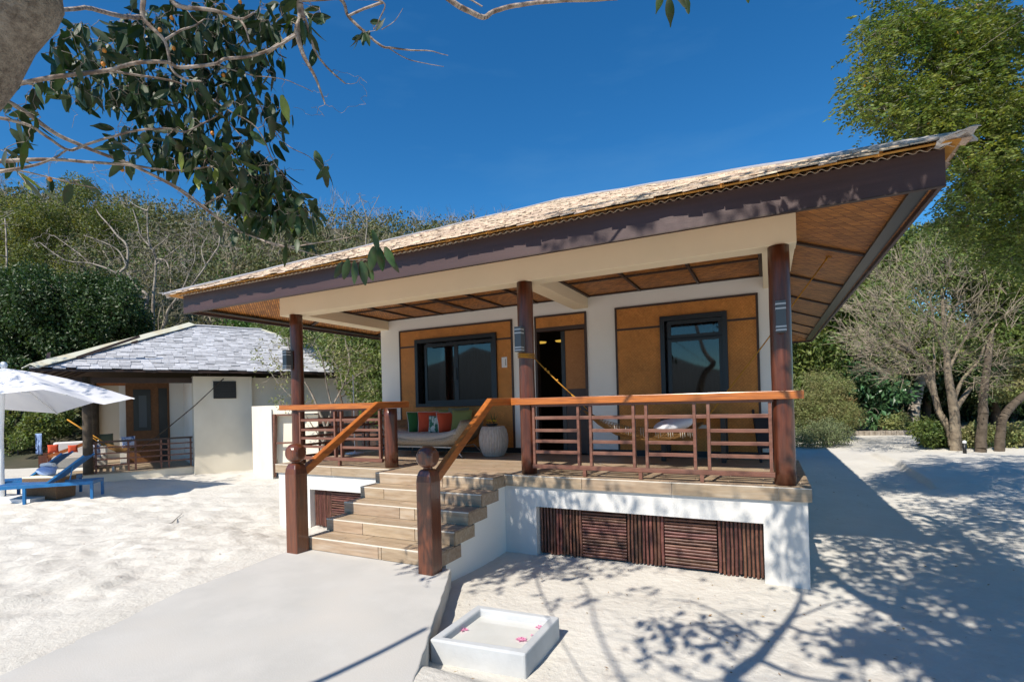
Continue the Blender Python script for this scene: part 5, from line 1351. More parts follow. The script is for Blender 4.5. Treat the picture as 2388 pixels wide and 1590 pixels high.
def leaf_quads(B, Dr, L, W, roll=None):
    B, Dr = np.asarray(B, float), unit(np.asarray(Dr, float)); k = len(B)
    L = np.broadcast_to(L, (k,))[:, None]; W = np.broadcast_to(W, (k,))[:, None]
    rv = unit(rng.normal(0, 1, (k, 3))); side = unit(np.cross(Dr, rv)); nr = np.cross(side, Dr)
    V = np.stack([B, B+Dr*L*0.45+side*W*0.5+nr*W*0.12, B+Dr*L, B+Dr*L*0.45-side*W*0.5+nr*W*0.12], 1).reshape(-1, 3)
    F = (np.arange(k)*4)[:, None]+np.arange(4)
    return V, F
def blob_points(blobs, d_spread=1.0):
    """blobs of (u, v, ru, rv, depth, count) in the photograph's view, spread in depth"""
    out = []
    for (u, v, ru, rv, d, c) in blobs:
        for _ in range(c):
            while True:
                a, b, e = rng.uniform(-1, 1, 3)
                if a*a+b*b+e*e <= 1: break
            out.append(at(u+a*ru, v+b*rv, d+e*d_spread))
    return np.array(out)
def tree_thing(name, label, cat, base, group=None): return thing(name, label, cat, tuple(base), group)

# --- foreground tree with big leaves, upper left
ft = tree_thing('foreground_tree', 'large leafy tree with a pale mottled trunk reaching in over the upper left corner', 'tree', (-2.75, -6.75, -0.9))
T1 = at(105, -90, 1.20)
tp_ = [(-2.75, -6.75, -1.0), (-2.62, -6.5, 0.4), tuple(at(-190, 290, 1.28)), tuple(at(0, 35, 1.20)), tuple(T1), tuple(T1+np.array((-0.15, -0.45, 0.12))), tuple(T1+np.array((-0.5, -1.6, 0.5))), tuple(T1+np.array((-1.0, -3.6, 2.0)))]
tr_ = [0.13, 0.115, 0.098, 0.086, 0.080, 0.075, 0.065, 0.05]
cp, cr = [], []
for i in range(len(tp_)-1):
    for k in range(6):
        t = k/6; p_ = np.array(tp_[i])*(1-t)+np.array(tp_[i+1])*t; cp.append(p_); cr.append(tr_[i]*(1-t)+tr_[i+1]*t)
cp = np.array(cp); cr = np.array(cr)
for _ in range(10): cp[1:-1] = (cp[:-2]+2*cp[1:-1]+cp[2:])/4
MB().tube([tuple(q) for q in cp], [r*(1+0.05*math.sin(i*1.3)) for i, r in enumerate(cr)], 20).build('trunk', MT['bark_pale'], ft)
def bl(pts, d0, d1, r0, r1, sk, sub=4):
    k = len(pts); sk.line([at(u, v, d0+(d1-d0)*i/(k-1)) for i, (u, v) in enumerate(pts)], r0, r1, sub)
sk = Skel()
px = lambda w, d: w*0.5*d/FPX
B_ = [([(60, 10), (130, 24), (198, 18), (240, 28), (290, 40), (332, 42)], 1.25, 3.3, 7, 10),
      ([(325, -60), (334, -5), (336, 45), (385, 98), (400, 160), (430, 185), (470, 190)], 3.2, 3.4, 13, 4),
      ([(383, 95), (420, 72), (450, 62), (478, 45)], 3.3, 3.5, 6, 3),
      ([(20, 200), (140, 178), (250, 165), (320, 147), (390, 146), (420, 158), (500, 150), (525, 138), (580, 132), (640, 112), (690, 82)], 2.9, 3.6, 10, 6),
      ([(640, -70), (690, -10), (702, 40), (693, 75), (708, 130), (735, 180), (758, 243)], 3.6, 3.8, 22, 3),
      ([(702, 20), (720, 70), (735, 120), (765, 160), (805, 195)], 3.7, 3.9, 8, 3),
      ([(690, 80), (650, 105), (620, 125)], 3.6, 3.6, 8, 9),
      ([(250, 165), (350, 180), (420, 195), (480, 230), (560, 315)], 3.3, 3.7, 6, 2),
      ([(-60, 200), (0, 228), (60, 262), (130, 312), (220, 352), (300, 382), (400, 432), (470, 482), (560, 540), (650, 570)], 2.7, 3.9, 13, 3),
      ([(-40, 268), (60, 290), (110, 320), (160, 350), (200, 338), (300, 308), (390, 300), (430, 308), (480, 285), (518, 264)], 2.8, 3.6, 8, 3),
      ([(-60, 380), (100, 372), (200, 378), (300, 385), (400, 398), (470, 392), (512, 386)], 3.0, 3.7, 10, 3),
      ([(-50, 408), (60, 390), (120, 372), (155, 350)], 3.0, 3.2, 9, 4),
      ([(-50, 390), (40, 398), (100, 410), (180, 430), (240, 442)], 3.1, 3.4, 5, 2),
      ([(395, -40), (410, 12), (500, 25), (560, 45), (592, 30)], 3.3, 3.5, 12, 4),
      ([(556, 42), (572, 65), (582, 98)], 3.5, 3.5, 7, 3),
      ([(760, -30), (800, 5), (812, 38), (850, 75), (890, 108), (915, 112), (960, 118), (1000, 119), (1045, 130)], 3.8, 4.2, 9, 1.2),
      ([(893, 6), (840, 25), (812, 38)], 3.9, 3.85, 6, 5), ([(700, 3), (800, -2), (893, 5), (885, 45), (872, 70)], 3.7, 4.0, 6, 2),
      ([(905, 112), (950, 138), (1000, 150), (1035, 156)], 4.0, 4.2, 2.5, 1),
      ([(890, 70), (920, 50), (940, 20)], 4.0, 4.1, 2, 1),
      ([(1000, -40), (1060, 8), (1090, 25), (1128, 41), (1150, 28), (1200, 14), (1290, 4), (1440, -2)], 3.9, 4.3, 13, 6),
      ([(1085, -8), (1125, 16)], 4.0, 4.0, 4, 3),
      ([(470, 482), (540, 440), (590, 400), (625, 366)], 3.7, 3.8, 4, 1.5),
      ([(330, 395), (420, 440), (500, 500), (560, 545)], 3.4, 3.7, 5, 2),
      ([(600, 555), (660, 575), (750, 565), (845, 548)], 3.75, 3.6, 4, 1.5),
      ([(650, 570), (740, 595), (800, 606), (856, 604)], 3.8, 3.6, 3, 1.5),
      ([(600, 235), (660, 330), (720, 365), (760, 400)], 3.8, 3.9, 3, 1.2),
      ([(500, 150), (580, 175), (660, 185), (730, 215)], 3.6, 3.8, 3, 1.2),
      ([(430, 185), (520, 250), (600, 300), (640, 380), (690, 440)], 3.5, 3.8, 4, 2)]
for pts_, d0, d1, w0, w1 in B_: bl(pts_, d0, d1, px(w0, d0), px(w1, d1), sk, 5)
LB = [(420, 60, 150, 80, 3.7, 62), (560, 110, 110, 100, 3.8, 60), (250, 190, 140, 65, 3.6, 40), (430, 230, 170, 75, 3.7, 78), (620, 270, 70, 70, 3.9, 18), (655, 40, 90, 50, 3.8, 26),
      (330, 330, 110, 50, 3.6, 16), (470, 350, 120, 60, 3.7, 62), (560, 410, 110, 70, 3.8, 70), (630, 470, 95, 65, 3.9, 66), (700, 485, 60, 45, 3.9, 24), (735, 70, 40, 60, 3.9, 9), (380, 150, 200, 110, 3.9, 46), (330, 90, 110, 60, 3.7, 22),
      (862, 85, 30, 42, 4.0, 8), (60, 310, 60, 45, 3.2, 5), (75, 420, 60, 22, 2.9, 4), (180, 430, 18, 25, 3.3, 2), (118, 425, 12, 20, 3.2, 2), (300, 345, 50, 30, 3.5, 8), (200, 90, 90, 60, 3.4, 16), (130, 200, 90, 40, 3.2, 14), (60, 255, 60, 30, 3.0, 10), (30, 330, 60, 50, 3.1, 9), (150, 120, 60, 40, 3.2, 12), (760, 385, 12, 25, 3.9, 3), (560, 520, 60, 25, 3.8, 9), (690, 560, 40, 20, 3.8, 6)]
LP_ = blob_points(LB, 0.35)
HAND = [(872, 598, 3.6, 52, -8), (885, 600, 3.6, 50, 10), (898, 596, 3.55, 46, 25), (868, 560, 3.6, 50, 12), (905, 618, 3.6, 40, 32), (813, 625, 3.6, 44, -14), (826, 630, 3.6, 50, -4), (842, 632, 3.6, 52, 8), (853, 630, 3.62, 42, 22), (800, 628, 3.62, 40, -28), (655, 250, 3.5, 62, 12), (735, 372, 3.8, 46, 20)]
tips = sk.grow(LP_, rmin=0.0016, taper=0.008, k=3, jit=0.20, updir=(0, 0, 0.1))
LP2 = blob_points([(b[0], b[1], b[2], b[3], b[4]+0.1, int(b[5]*1.5)) for b in LB if b[5] > 15], 0.35)
tips = np.concatenate([tips, sk.grow(LP2, rmin=0.0014, taper=0.006, k=3, jit=0.2)])
extra = blob_points([(450, 220, 330, 220, 3.7, 60), (250, 400, 220, 60, 3.5, 26), (800, 200, 90, 80, 3.9, 10), (520, 440, 200, 90, 3.8, 60), (700, 380, 110, 110, 3.9, 16)], 0.4)
sk.grow(extra, rmin=0.0010, taper=0.006, k=4, jit=0.30)
V, F = sk.mesh(6)
obj_np('branches', V, F, MT['bark_twig'], ft, smooth=True)
def leaf_mesh(name, L, W, m_, curl, seed, ragged=0.0, n_=7):
    r = random.Random(seed); vs, fs = [], []
    for i in range(n_+1):
        t = i/n_; w = W*0.5*(math.sin(math.pi*min(1, t*0.92+0.05))**0.75)*(1-0.25*t)*(1-ragged*r.random()*(t > 0.5)); z = -L*t; y_ = curl*L*t*t
        vs += [(-w*0.96, y_+w*0.28, z), (0, y_, z), (w*0.96, y_+w*0.28, z)]
    for i in range(n_): fs += [(3*i, 3*i+1, 3*i+4, 3*i+3), (3*i+1, 3*i+2, 3*i+5, 3*i+4)]
    me = bpy.data.meshes.new(name); me.from_pydata(vs, [], fs); me.materials.append(m_); me.polygons.foreach_set('use_smooth', [True]*len(fs)); me.update(); return me
LM = [leaf_mesh('leaf', 0.155, 0.072, MT['leaf_big'], c, s_, rg) for c, s_, rg in ((0.10, 1, 0), (0.25, 2, 0.3), (-0.15, 3, 0), (0.35, 4, 0.5), (0.0, 5, 0.2))]
LMb = leaf_mesh('leaf', 0.15, 0.066, MT['leaf_bright'], 0.15, 9, 0.4)
tipd = np.linalg.norm(tips-CAM, axis=1); order = np.argsort(tipd)
single = set(order[:278].tolist()); SV, SF = [], []
def leaf_rot(tilt, az, spin): return (Matrix.Rotation(az, 4, 'Z') @ Matrix.Rotation(tilt, 4, 'X') @ Matrix.Rotation(spin, 4, 'Z')).to_euler()
def add_leaf(p_, me, rot, sc):
    o = bpy.data.objects.new('leaf', me); _link(o, ft, tuple(p_)); o.rotation_euler = rot; o.scale = (sc, sc, sc); return o
for i, p_ in enumerate(tips):
    tilt = abs(rnd.gauss(0.0, 0.8)); az = rnd.uniform(0, 6.283); spin = rnd.uniform(0, 6.283); sc = rnd.uniform(0.62, 1.05)
    me = LM[rnd.randrange(5)] if rnd.random() > 0.045 else LMb
    rot = leaf_rot(tilt, az, spin)
    if i in single: add_leaf(p_, me, rot, sc)
    else:
        Mx = rot.to_matrix(); o_i = len(SV)
        SV += [tuple(Mx @ (v.co*sc)+Vector(p_)) for v in me.vertices]; SF += [tuple(q+o_i for q in f_.vertices) for f_ in me.polygons]
for (u, v, d, h, ang) in HAND:
    p_ = at(u, v-h*0.45, d); dn = -CU*math.cos(R(ang))+CR*math.sin(R(ang))
    z_ = Vector(-dn); x_ = Vector(CR).cross(z_).cross(z_)*-1; x_.normalize(); y_ = z_.cross(x_); mx_ = Matrix((x_, y_, z_)).transposed(); mx_ = mx_ @ Matrix.Rotation(rnd.uniform(-0.7, 0.7), 3, 'Z')
    add_leaf(p_, LM[0] if (u, v) != (655, 250) else LMb, mx_.to_euler(), h*d/FPX/0.155*1.08)
if SF:
    me = bpy.data.meshes.new('leaf_mass'); me.from_pydata(SV, [], SF); me.materials.append(MT['leaf_big_m']); me.update()
    o = _link(bpy.data.objects.new('leaf_mass', me), ft, (0, 0, 0)); o['kind'] = 'stuff'
for (u, v, d) in ((243, 118, 3.1), (241, 150, 3.1), (285, 396, 3.4), (400, 42, 3.4), (373, 70, 3.4), (521, 176, 3.6), (495, 311, 3.6), (452, 203, 3.6), (405, 113, 3.5), (116, 418, 3.2), (292, 138, 3.5), (560, 5, 3.6)):
    p_ = at(u, v, d); MB().lathe([(0.0, -0.016), (0.010, -0.010), (0.013, 0.0), (0.009, 0.011), (0.0, 0.016)], tuple(p_), 10).build('fruit', MT['fruit'], ft)
# leaves peeping in at the top edge
for (u, v, h, a) in ((1560, 20, 52, 10), (1545, 0, 40, -15), (1600, 10, 40, 8), (1742, -12, 34, 5), (1578, -5, 50, 25)):
    p_ = at(u, v-h*0.5, 4.2); dn = -CU*math.cos(R(a))+CR*math.sin(R(a)); z_ = Vector(-dn); x_ = Vector(CR); y_ = z_.cross(x_).normalized(); x_ = y_.cross(z_)
    add_leaf(p_, LM[rnd.randrange(5)], Matrix((x_, y_, z_)).transposed().to_euler(), h*4.2/FPX/0.155*1.1)

# --- tree overhead whose shadow falls on the right of the yard (it stands behind the viewer)
def lift(u, v, h, z=-1.05):
    """point h above the sand whose shadow falls where the photograph shows u, v"""
    g = ground_at(u, v, z); return g-SUNV/(-SUNV[2])*(-h)*1.0 if False else g+np.array((SUNV[0], SUNV[1], SUNV[2]))*(h/SUNV[2])
def in_frame(p_):
    q = np.array(p_)-CAM; z = q@CF
    if z <= 0.1: return False
    u = W0/2+FPX*(q@CR)/z; v = H0/2+SY-FPX*(q@CU)/z
    return -60 < u < W0+60 and v > -70
sh_t = tree_thing('shade_tree', 'spreading tree overhead that throws branch and leaf shadows over the sand on the right', 'tree', (5.5, -11.5, -1.1))
ss = Skel()
def sl(pts, h0, h1, r0, r1, sub=4):
    k = len(pts); ss.line([lift(u, v, h0+(h1-h0)*i/(k-1)) for i, (u, v) in enumerate(pts)], r0, r1, sub, 0.03)
rootp = lift(2600, 1560, 4.6); rootq = lift(2100, 1760, 4.4)
ss.line([(5.5, -11.5, -1.2), (5.3, -11.0, 1.0), tuple(rootp)], 0.30, 0.20, 6); ss.line([(5.5, -11.5, 0.2), (3.0, -10.8, 2.2), tuple(rootq)], 0.2, 0.13, 6)
sl([(2600, 1560), (2400, 1560), (2290, 1500), (2180, 1450), (2060, 1408), (1990, 1370), (1930, 1325), (1915, 1300)], 4.6, 5.4, 0.13, 0.045)
sl([(2600, 1540), (2420, 1420), (2300, 1310), (2235, 1240), (2150, 1195), (2040, 1180)], 4.8, 6.0, 0.12, 0.04)
sl([(2300, 1310), (2290, 1380), (2330, 1480)], 5.2, 5.3, 0.06, 0.05)
sl([(2100, 1760), (1800, 1620), (1700, 1590), (1770, 1530), (1800, 1490), (1840, 1440), (1860, 1400), (1870, 1370)], 4.3, 4.9, 0.085, 0.022)
sl([(1765, 1535), (1860, 1575), (1960, 1590)], 4.5, 4.5, 0.03, 0.015); sl([(1830, 1450), (1900, 1475), (1990, 1465), (2080, 1490)], 4.7, 4.9, 0.025, 0.01)
sl([(1745, 1560), (1650, 1590), (1560, 1560), (1480, 1500)], 4.4, 4.9, 0.022, 0.006); sl([(1790, 1500), (1700, 1440), (1620, 1400), (1540, 1390)], 4.6, 4.9, 0.018, 0.005)
sl([(1840, 1440), (1930, 1400), (2020, 1390), (2120, 1430)], 4.8, 5.0, 0.02, 0.008)
# thin twigs everywhere on the lower right
tg = []
for _ in range(150):
    u, v = rnd.uniform(1380, 2050), rnd.uniform(1370, 1600); tg.append(lift(u, v, rnd.uniform(4.3, 5.4)))
ss.grow(tg, rmin=0.003, taper=0.006, k=4, jit=0.22)
tg = []
SHB = [(2130, 1200, 150, 60, 5.8, 150), (2270, 1290, 120, 110, 5.8, 190), (2370, 1430, 90, 130, 5.4, 130), (2050, 1300, 90, 60, 5.6, 60), (2150, 1400, 120, 50, 5.3, 46), (2050, 1490, 120, 50, 5.0, 40), (2250, 1550, 80, 40, 5.0, 40), (1960, 1240, 60, 40, 5.8, 30), (2340, 1180, 90, 50, 6.0, 80), (1900, 1330, 50, 40, 5.2, 22), (1650, 1480, 150, 60, 5, 14), (2150, 1115, 130, 22, 6.4, 60), (2300, 1105, 90, 30, 6.6, 60), (2080, 1075, 60, 12, 7, 20), (2250, 1160, 120, 20, 6.2, 50)]
for (u, v, ru, rv, h, c) in SHB:
    for _ in range(int(c*1.8)):
        a, r_ = rnd.uniform(0, 6.28), math.sqrt(rnd.random()); tg.append(lift(u+ru*r_*math.cos(a), v+rv*r_*math.sin(a), h+rnd.uniform(-0.5, 0.5)))
tg = [q for q in tg if not in_frame(q)]
tips2 = ss.grow(tg, rmin=0.003, taper=0.008, k=3, jit=0.2)
# leafy sprays over the basin, the plinth, and high soft ones over the eave
ss.line([tuple(rootq), tuple(lift(1500, 1640, 5.4)), tuple(lift(1345, 1340, 6.2)), tuple(lift(1200, 1270, 6.8))], 0.018, 0.008, 6)
tg = []
for (u, v, ru, rv, h, c) in ((1250, 1310, 150, 38, 6.2, 110), (1130, 1340, 70, 40, 6.0, 26), (1390, 1310, 110, 30, 6.4, 46), (1330, 1395, 60, 12, 6, 8), (1480, 1370, 60, 14, 6, 5), (1020, 1345, 20, 8, 6, 2)):
    for _ in range(c):
        a, r_ = rnd.uniform(0, 6.28), math.sqrt(rnd.random()); tg.append(lift(u+ru*r_*math.cos(a), v+rv*r_*math.sin(a), h+rnd.uniform(-0.4, 0.4)))
tips3 = ss.grow(tg, rmin=0.003, taper=0.006, k=3, jit=0.2)
ss.line([tuple(rootq), tuple(lift(1000, 1800, 4.0, -0.83)), tuple(lift(560, 1668, 4.0, -0.83)), tuple(lift(740, 1590, 4.2, -0.83)), tuple(lift(880, 1524, 4.3, -0.83)), tuple(lift(995, 1464, 4.4, -0.83))], 0.045, 0.028, 6)
hi = []
Up = -SUNV
def over(P_, h): return np.array(P_)+Up*h
def scatter_over(x0, x1, y_, z0, z1, h, c):
    for _ in range(c): hi.append(over((rnd.uniform(x0, x1), y_, rnd.uniform(z0, z1)), h+rnd.uniform(-1.5, 1.5)))
scatter_over(-3.7, -1.6, 0.0, -1.0, -0.05, 9.5, 170); scatter_over(-1.6, -0.0, 0.0, -1.0, -0.05, 10, 62)
scatter_over(-3.2, 0.1, 0.0, 0.0, 1.1, 10, 70); scatter_over(-2.6, 1.0, -1.02, 2.72, 3.05, 8.5, 150); scatter_over(-2.9, 1.1, -0.6, 3.1, 3.6, 8.0, 380)
hi.append(over((-3.80, -1.87, -0.2), 8)); hi += [over((-3.8+rnd.uniform(-.15, .15), -1.87, rnd.uniform(-0.8, 0.3)), 8+rnd.uniform(-1, 1)) for _ in range(16)]
hi += [over((rnd.uniform(-4.2, -3.7), rnd.uniform(-1.6, -0.8), -0.5), 7+rnd.uniform(-1, 1)) for _ in range(8)]
hi = np.array([q for q in hi if not in_frame(q)]); c_hi = hi.mean(0)
ss.line([tuple(rootp), tuple(rootp*0.4+c_hi*0.6+np.array((1.0, -1.6, 0))), tuple(c_hi+np.array((0.3, -1.0, 0.2)))], 0.035, 0.012, 6)
tips4 = ss.grow(hi, rmin=0.003, taper=0.006, k=3, jit=0.2)
cr_ = []  # unseen side crown added to hold back sky light and shade the right
for _ in range(420):
    a, b, e = rng.normal(0, 1, 3); cr_.append((7.6+1.5*a, -3.6+2.6*b, 5.6+1.3*e))
cr_ = np.array([q for q in cr_ if q[0] > 5.0 and q[2] > 3.0 and not in_frame(q)])
ss.line([(5.3, -11.0, 1.0), (6.2, -8.0, 3.6), (7.2, -5.0, 5.0), (7.6, -2.5, 6.0)], 0.2, 0.06, 6)
tips5 = ss.grow(cr_, rmin=0.004, taper=0.008, k=3, jit=0.2)
V, F = ss.mesh(6); obj_np('branches', V, F, MT['bark_grey'], sh_t, smooth=True)
allt = np.concatenate([tips2, np.repeat(tips2, 6, 0)+rng.normal(0, 0.11, (6*len(tips2), 3)), np.repeat(tips3, 2, 0), tips4, np.repeat(tips5, 14, 0)+rng.normal(0, 0.28, (14*len(tips5), 3))]); allt = allt+rng.normal(0, 0.07, allt.shape); allt = np.array([q for q in allt if not in_frame(q)])
dr = rng.normal(0, 0.5, allt.shape)+np.array((0, 0, -0.8))
V, F = leaf_quads(allt, dr, rng.uniform(0.12, 0.18, len(allt)), rng.uniform(0.065, 0.09, len(allt)))
o = obj_np('leaf_mass', V, F, MT['leaf_big_m'], sh_t); o['kind'] = 'stuff'

# --- feathery tree, upper right
rt = tree_thing('feathery_tree', 'tall tree with fine feathery yellow green leaves hanging in from the upper right', 'tree', (4.6, 3.2, -1.1))
rs = Skel()
rs.line([(4.6, 3.2, -1.3), (4.5, 3.3, 1.5), (4.3, 3.2, 4.0), (3.9, 3.0, 6.3)], 0.22, 0.14, 6)
for pts_, d0, d1, w0, w1 in (([(2560, 120), (2440, 30), (2330, 40), (2226, 102), (2111, 180), (2057, 210)], 7.8, 6.9, 14, 3), ([(2480, -60), (2300, 10), (2180, 30), (2080, 60), (2020, 90)], 7.8, 6.8, 14, 3),
                             ([(2560, 260), (2440, 240), (2330, 250), (2230, 280), (2120, 275)], 7.6, 6.9, 12, 3), ([(2560, 420), (2450, 400), (2350, 440), (2290, 500)], 7.8, 7.2, 9, 3), ([(2560, 520), (2430, 540), (2340, 560), (2280, 610)], 8, 7.6, 9, 3), ([(2560, 330), (2420, 330), (2330, 360), (2260, 420)], 7.6, 7.1, 8, 3)):
    bl(pts_, d0, d1, px(w0, d0), px(w1, d1), rs, 5)
FB = [(2060, 85, 75, 35, 6.9, 60), (2130, 40, 90, 40, 7.1, 90), (2040, 170, 60, 26, 6.8, 44), (2110, 215, 75, 34, 7.0, 70), (2040, 245, 55, 30, 6.8, 34), (2130, 285, 70, 30, 6.9, 50), (2230, 60, 100, 70, 7.3, 150), (2340, 90, 80, 90, 7.4, 150), (2230, 170, 90, 60, 7.2, 130), (2330, 240, 90, 80, 7.3, 170), (2230, 275, 80, 32, 7.0, 90), (2330, 370, 80, 80, 7.3, 150), (2250, 370, 40, 60, 7.1, 50), (2290, 460, 70, 50, 7.3, 80), (2370, 480, 60, 70, 7.5, 90), (2240, 510, 45, 28, 7.4, 30), (2340, 580, 70, 50, 7.8, 60), (2200, 480, 20, 20, 7.4, 8), (2520, 150, 120, 160, 7.6, 140), (2520, 420, 100, 140, 7.6, 120), (2300, -120, 180, 90, 7.5, 90), (2120, -90, 110, 60, 7.2, 50)]
fp = blob_points(FB, 0.7)
ftips = rs.grow(fp, rmin=0.002, taper=0.007, k=3, jit=0.18, updir=(0, 0, 0.25))
def fronds(T, nl, L, ll, lw, droop=0.9, seed=0):
    k = len(T); az = rng.uniform(0, 2*np.pi, k); dn = rng.uniform(0.15, droop, k)
    ax_ = unit(np.stack([np.cos(az), np.sin(az), -dn], 1)); sd_ = unit(np.cross(ax_, np.array((0, 0, 1.0))))
    t = (np.arange(nl)//2+0.5)/(nl/2); sg_ = np.where(np.arange(nl) % 2 == 0, 1, -1)
    base = T[:, None, :]+ax_[:, None, :]*(t*L)[None, :, None]+np.array((0, 0, -1.0))*((t**2)*L*0.3)[None, :, None]
    d = sd_[:, None, :]*sg_[None, :, None]*1.0+ax_[:, None, :]*0.45+rng.normal(0, 0.22, (k, nl, 3))
    return leaf_quads(base.reshape(-1, 3), d.reshape(-1, 3), rng.uniform(0.75, 1.2, k*nl)*ll, lw)
oc = []  # off-frame crown added to block the sky and shade the right-hand sand
while len(oc) < 900:
    q = np.array((rng.uniform(2.5, 9.0), rng.uniform(-2.5, 6), rng.uniform(4.6, 8.5)))
    if not in_frame(q): oc.append(q)
rs.line([(3.9, 3.0, 6.3), (5.5, 1.5, 7.0), (7.2, -0.5, 7.2)], 0.12, 0.05, 5, 0.05); rs.line([(4.5, 3.3, 3.5), (6.5, 4.5, 5.5), (8.5, 6.0, 6.5)], 0.12, 0.05, 5, 0.05)
otips = rs.grow(oc, rmin=0.003, taper=0.007, k=3, jit=0.18)
T_ = np.concatenate([np.repeat(ftips[rng.random(len(ftips)) < 0.52], 6, 0), np.repeat(otips, 7, 0)]); T_[:, :] += rng.normal(0, 0.11, T_.shape)
T_ = np.array([q for q in T_])
V, F = fronds(T_, 14, 0.24, 0.062, 0.027)
o = obj_np('leaflets', V, F, MT['leaf_feather'], rt)
VB, FB_ = rs.mesh(5); obj_np('branches', VB, FB_, MT['bark_grey'], rt, smooth=True); o['kind'] = 'stuff'
sel = rng.choice(len(ftips), 260); V, F = leaf_quads(ftips[sel]+rng.normal(0, 0.08, (260, 3)), rng.normal(0, 1, (260, 3)), 0.05, 0.022)
o = obj_np('dry_leaflets', V, F, mat('leaf_ochre', (0.42, 0.24, 0.05), 0.7, transl=0.3), rt); o['kind'] = 'stuff'

# ------------------------------------------------------------------ vegetation behind the houses
def cloud_leaves(C, R_, n_, L, W, name, m_, parent, kind='stuff', droop=0.3, shell=0.55, flat=1.0):
    """n_ leaves in the volume of each clump C (k,3) of radius R_ (k,), denser towards its outside"""
    C = np.asarray(C, float); R_ = np.asarray(R_, float); k = len(C)
    d = unit(rng.normal(0, 1, (k, n_, 3))); r = (rng.uniform(0, 1, (k, n_, 1))**(1/3))*(1-shell)+shell*rng.uniform(0.7, 1.0, (k, n_, 1))
    P_ = C[:, None, :]+d*r*R_[:, None, None]*np.array((1, 1, flat))
    dr = unit(d*0.7+rng.normal(0, 0.7, d.shape)+np.array((0, 0, -droop)))
    V, F = leaf_quads(P_.reshape(-1, 3), dr.reshape(-1, 3), rng.uniform(0.7, 1.25, k*n_)*L, rng.uniform(0.8, 1.2, k*n_)*W)
    o = obj_np(name, V, F, m_, parent)
    if kind: o['kind'] = kind
    return o
def make_tree(name, label, base, blobs, m_, trunk, L, W, n_, cr_, spread, bark='bark_dark', cat='tree', group=None, twig=(0.01, 0.02), extra=None, shell=0.4, crown='crown'):
    base = np.array(base, float); t = tree_thing(name, label, cat, base, group); s_ = Skel()
    T = blob_points(blobs, spread)
    top = T.mean(0); 
    for (pts_, w0, w1) in trunk: s_.line([tuple(base-np.array((0, 0, 0.2)))]+[tuple(p_) for p_ in pts_], w0, w1, 5, 0.05)
    tips_ = s_.grow(T, rmin=twig[0], taper=twig[1], k=3, jit=0.15)
    V, F = s_.mesh(6); obj_np('trunk', V, F, MT[bark], t, smooth=True)
    cloud_leaves(tips_, rng.uniform(0.6, 1.15, len(tips_))*cr_, n_, L, W, crown, MT[m_], t, shell=shell)
    return t, s_
Z1 = -1.1
# dark bushy trees left of and behind the neighbouring bungalow
def gpt(u, v, z=Z1): return ground_at(u, v, z)
b0 = at(20, 1030, 24); make_tree('dark_tree', 'dense dark green tree filling the far left edge above the parasol', (b0[0], b0[1], Z1), [(30, 760, 120, 90, 24, 60), (70, 680, 90, 50, 24, 40), (-120, 740, 120, 100, 24, 40), (20, 860, 110, 60, 24, 30)], 'leaf_dark', [([at(20, 860, 24)], 0.25, 0.15)], 0.16, 0.09, 260, 0.75, 2.0)
b0 = at(215, 1030, 25); make_tree('dark_tree', 'dense dark green tree directly behind the grey roof left slope', (b0[0], b0[1], Z1), [(190, 740, 90, 80, 25, 55), (255, 700, 60, 50, 25, 30), (160, 830, 100, 50, 25, 24), (300, 770, 50, 40, 26, 16)], 'leaf_dark', [([at(215, 860, 25)], 0.25, 0.15)], 0.16, 0.09, 260, 0.75, 2.0)
b0 = at(40, 1060, 22); make_tree('garden_shrub', 'leafy green shrub low behind the porch steps on the far left', (b0[0], b0[1], Z1), [(50, 1000, 70, 50, 22, 26), (-60, 1010, 70, 60, 22, 18), (120, 985, 50, 40, 22.5, 12)], 'leaf_mid', [([at(45, 1020, 22)], 0.06, 0.03)], 0.14, 0.08, 150, 0.45, 1.0, cat='shrub')
b0 = at(150, 900, 33); make_tree('yellowish_tree', 'broad yellowish green tree with loose crown on the upper left of the hill', (b0[0], b0[1], hill_z(b0[0], b0[1])), [(150, 500, 130, 50, 33, 30), (50, 540, 120, 60, 33, 28), (250, 545, 90, 50, 34, 18), (90, 620, 120, 60, 32, 24), (180, 445, 50, 25, 34, 8), (-90, 560, 90, 90, 33, 24)], 'leaf_yellow', [([at(150, 780, 33), at(140, 650, 33), at(160, 520, 33)], 0.22, 0.06)], 0.17, 0.085, 230, 0.85, 2.6, shell=0.2)
# pale bare trees on the slope behind the grey roof
def bare_tree(label, lines, d, blobs, base_z, bark='bark_white', name='bare_tree', leaf=None, rt0=0.010, tp=0.010, group='pale leafless trees on the slope behind the grey roof', grow_k=4, jit=0.24, crown=None):
    b_ = lines[0][0][0]; base = at(b_[0], b_[1], d); t = tree_thing(name, label, 'tree', (base[0], base[1], base_z), group); s_ = Skel()
    s_.line([(base[0], base[1], base_z), tuple(base)], px(lines[0][1], d)*1.2, px(lines[0][1], d), 3)
    for pts_, w0, w1 in lines: bl(pts_, d, d+rnd.uniform(-0.8, 0.8), px(w0, d), px(w1, d), s_, 4)
    tips_ = s_.grow(blob_points(blobs, 1.6), rmin=rt0, taper=tp, k=grow_k, jit=jit, updir=(0, 0, 0.1))
    V, F = s_.mesh(5); obj_np('trunk', V, F, MT[bark], t, smooth=True)
    if leaf: cloud_leaves(tips_, np.full(len(tips_), leaf[3]), leaf[4], leaf[1], leaf[2], 'crown', MT[leaf[0]], t, shell=0.1)
    return t, tips_
S4 = lambda *p_: [(x/4.356, 400+y_/4.356) for x, y_ in p_]
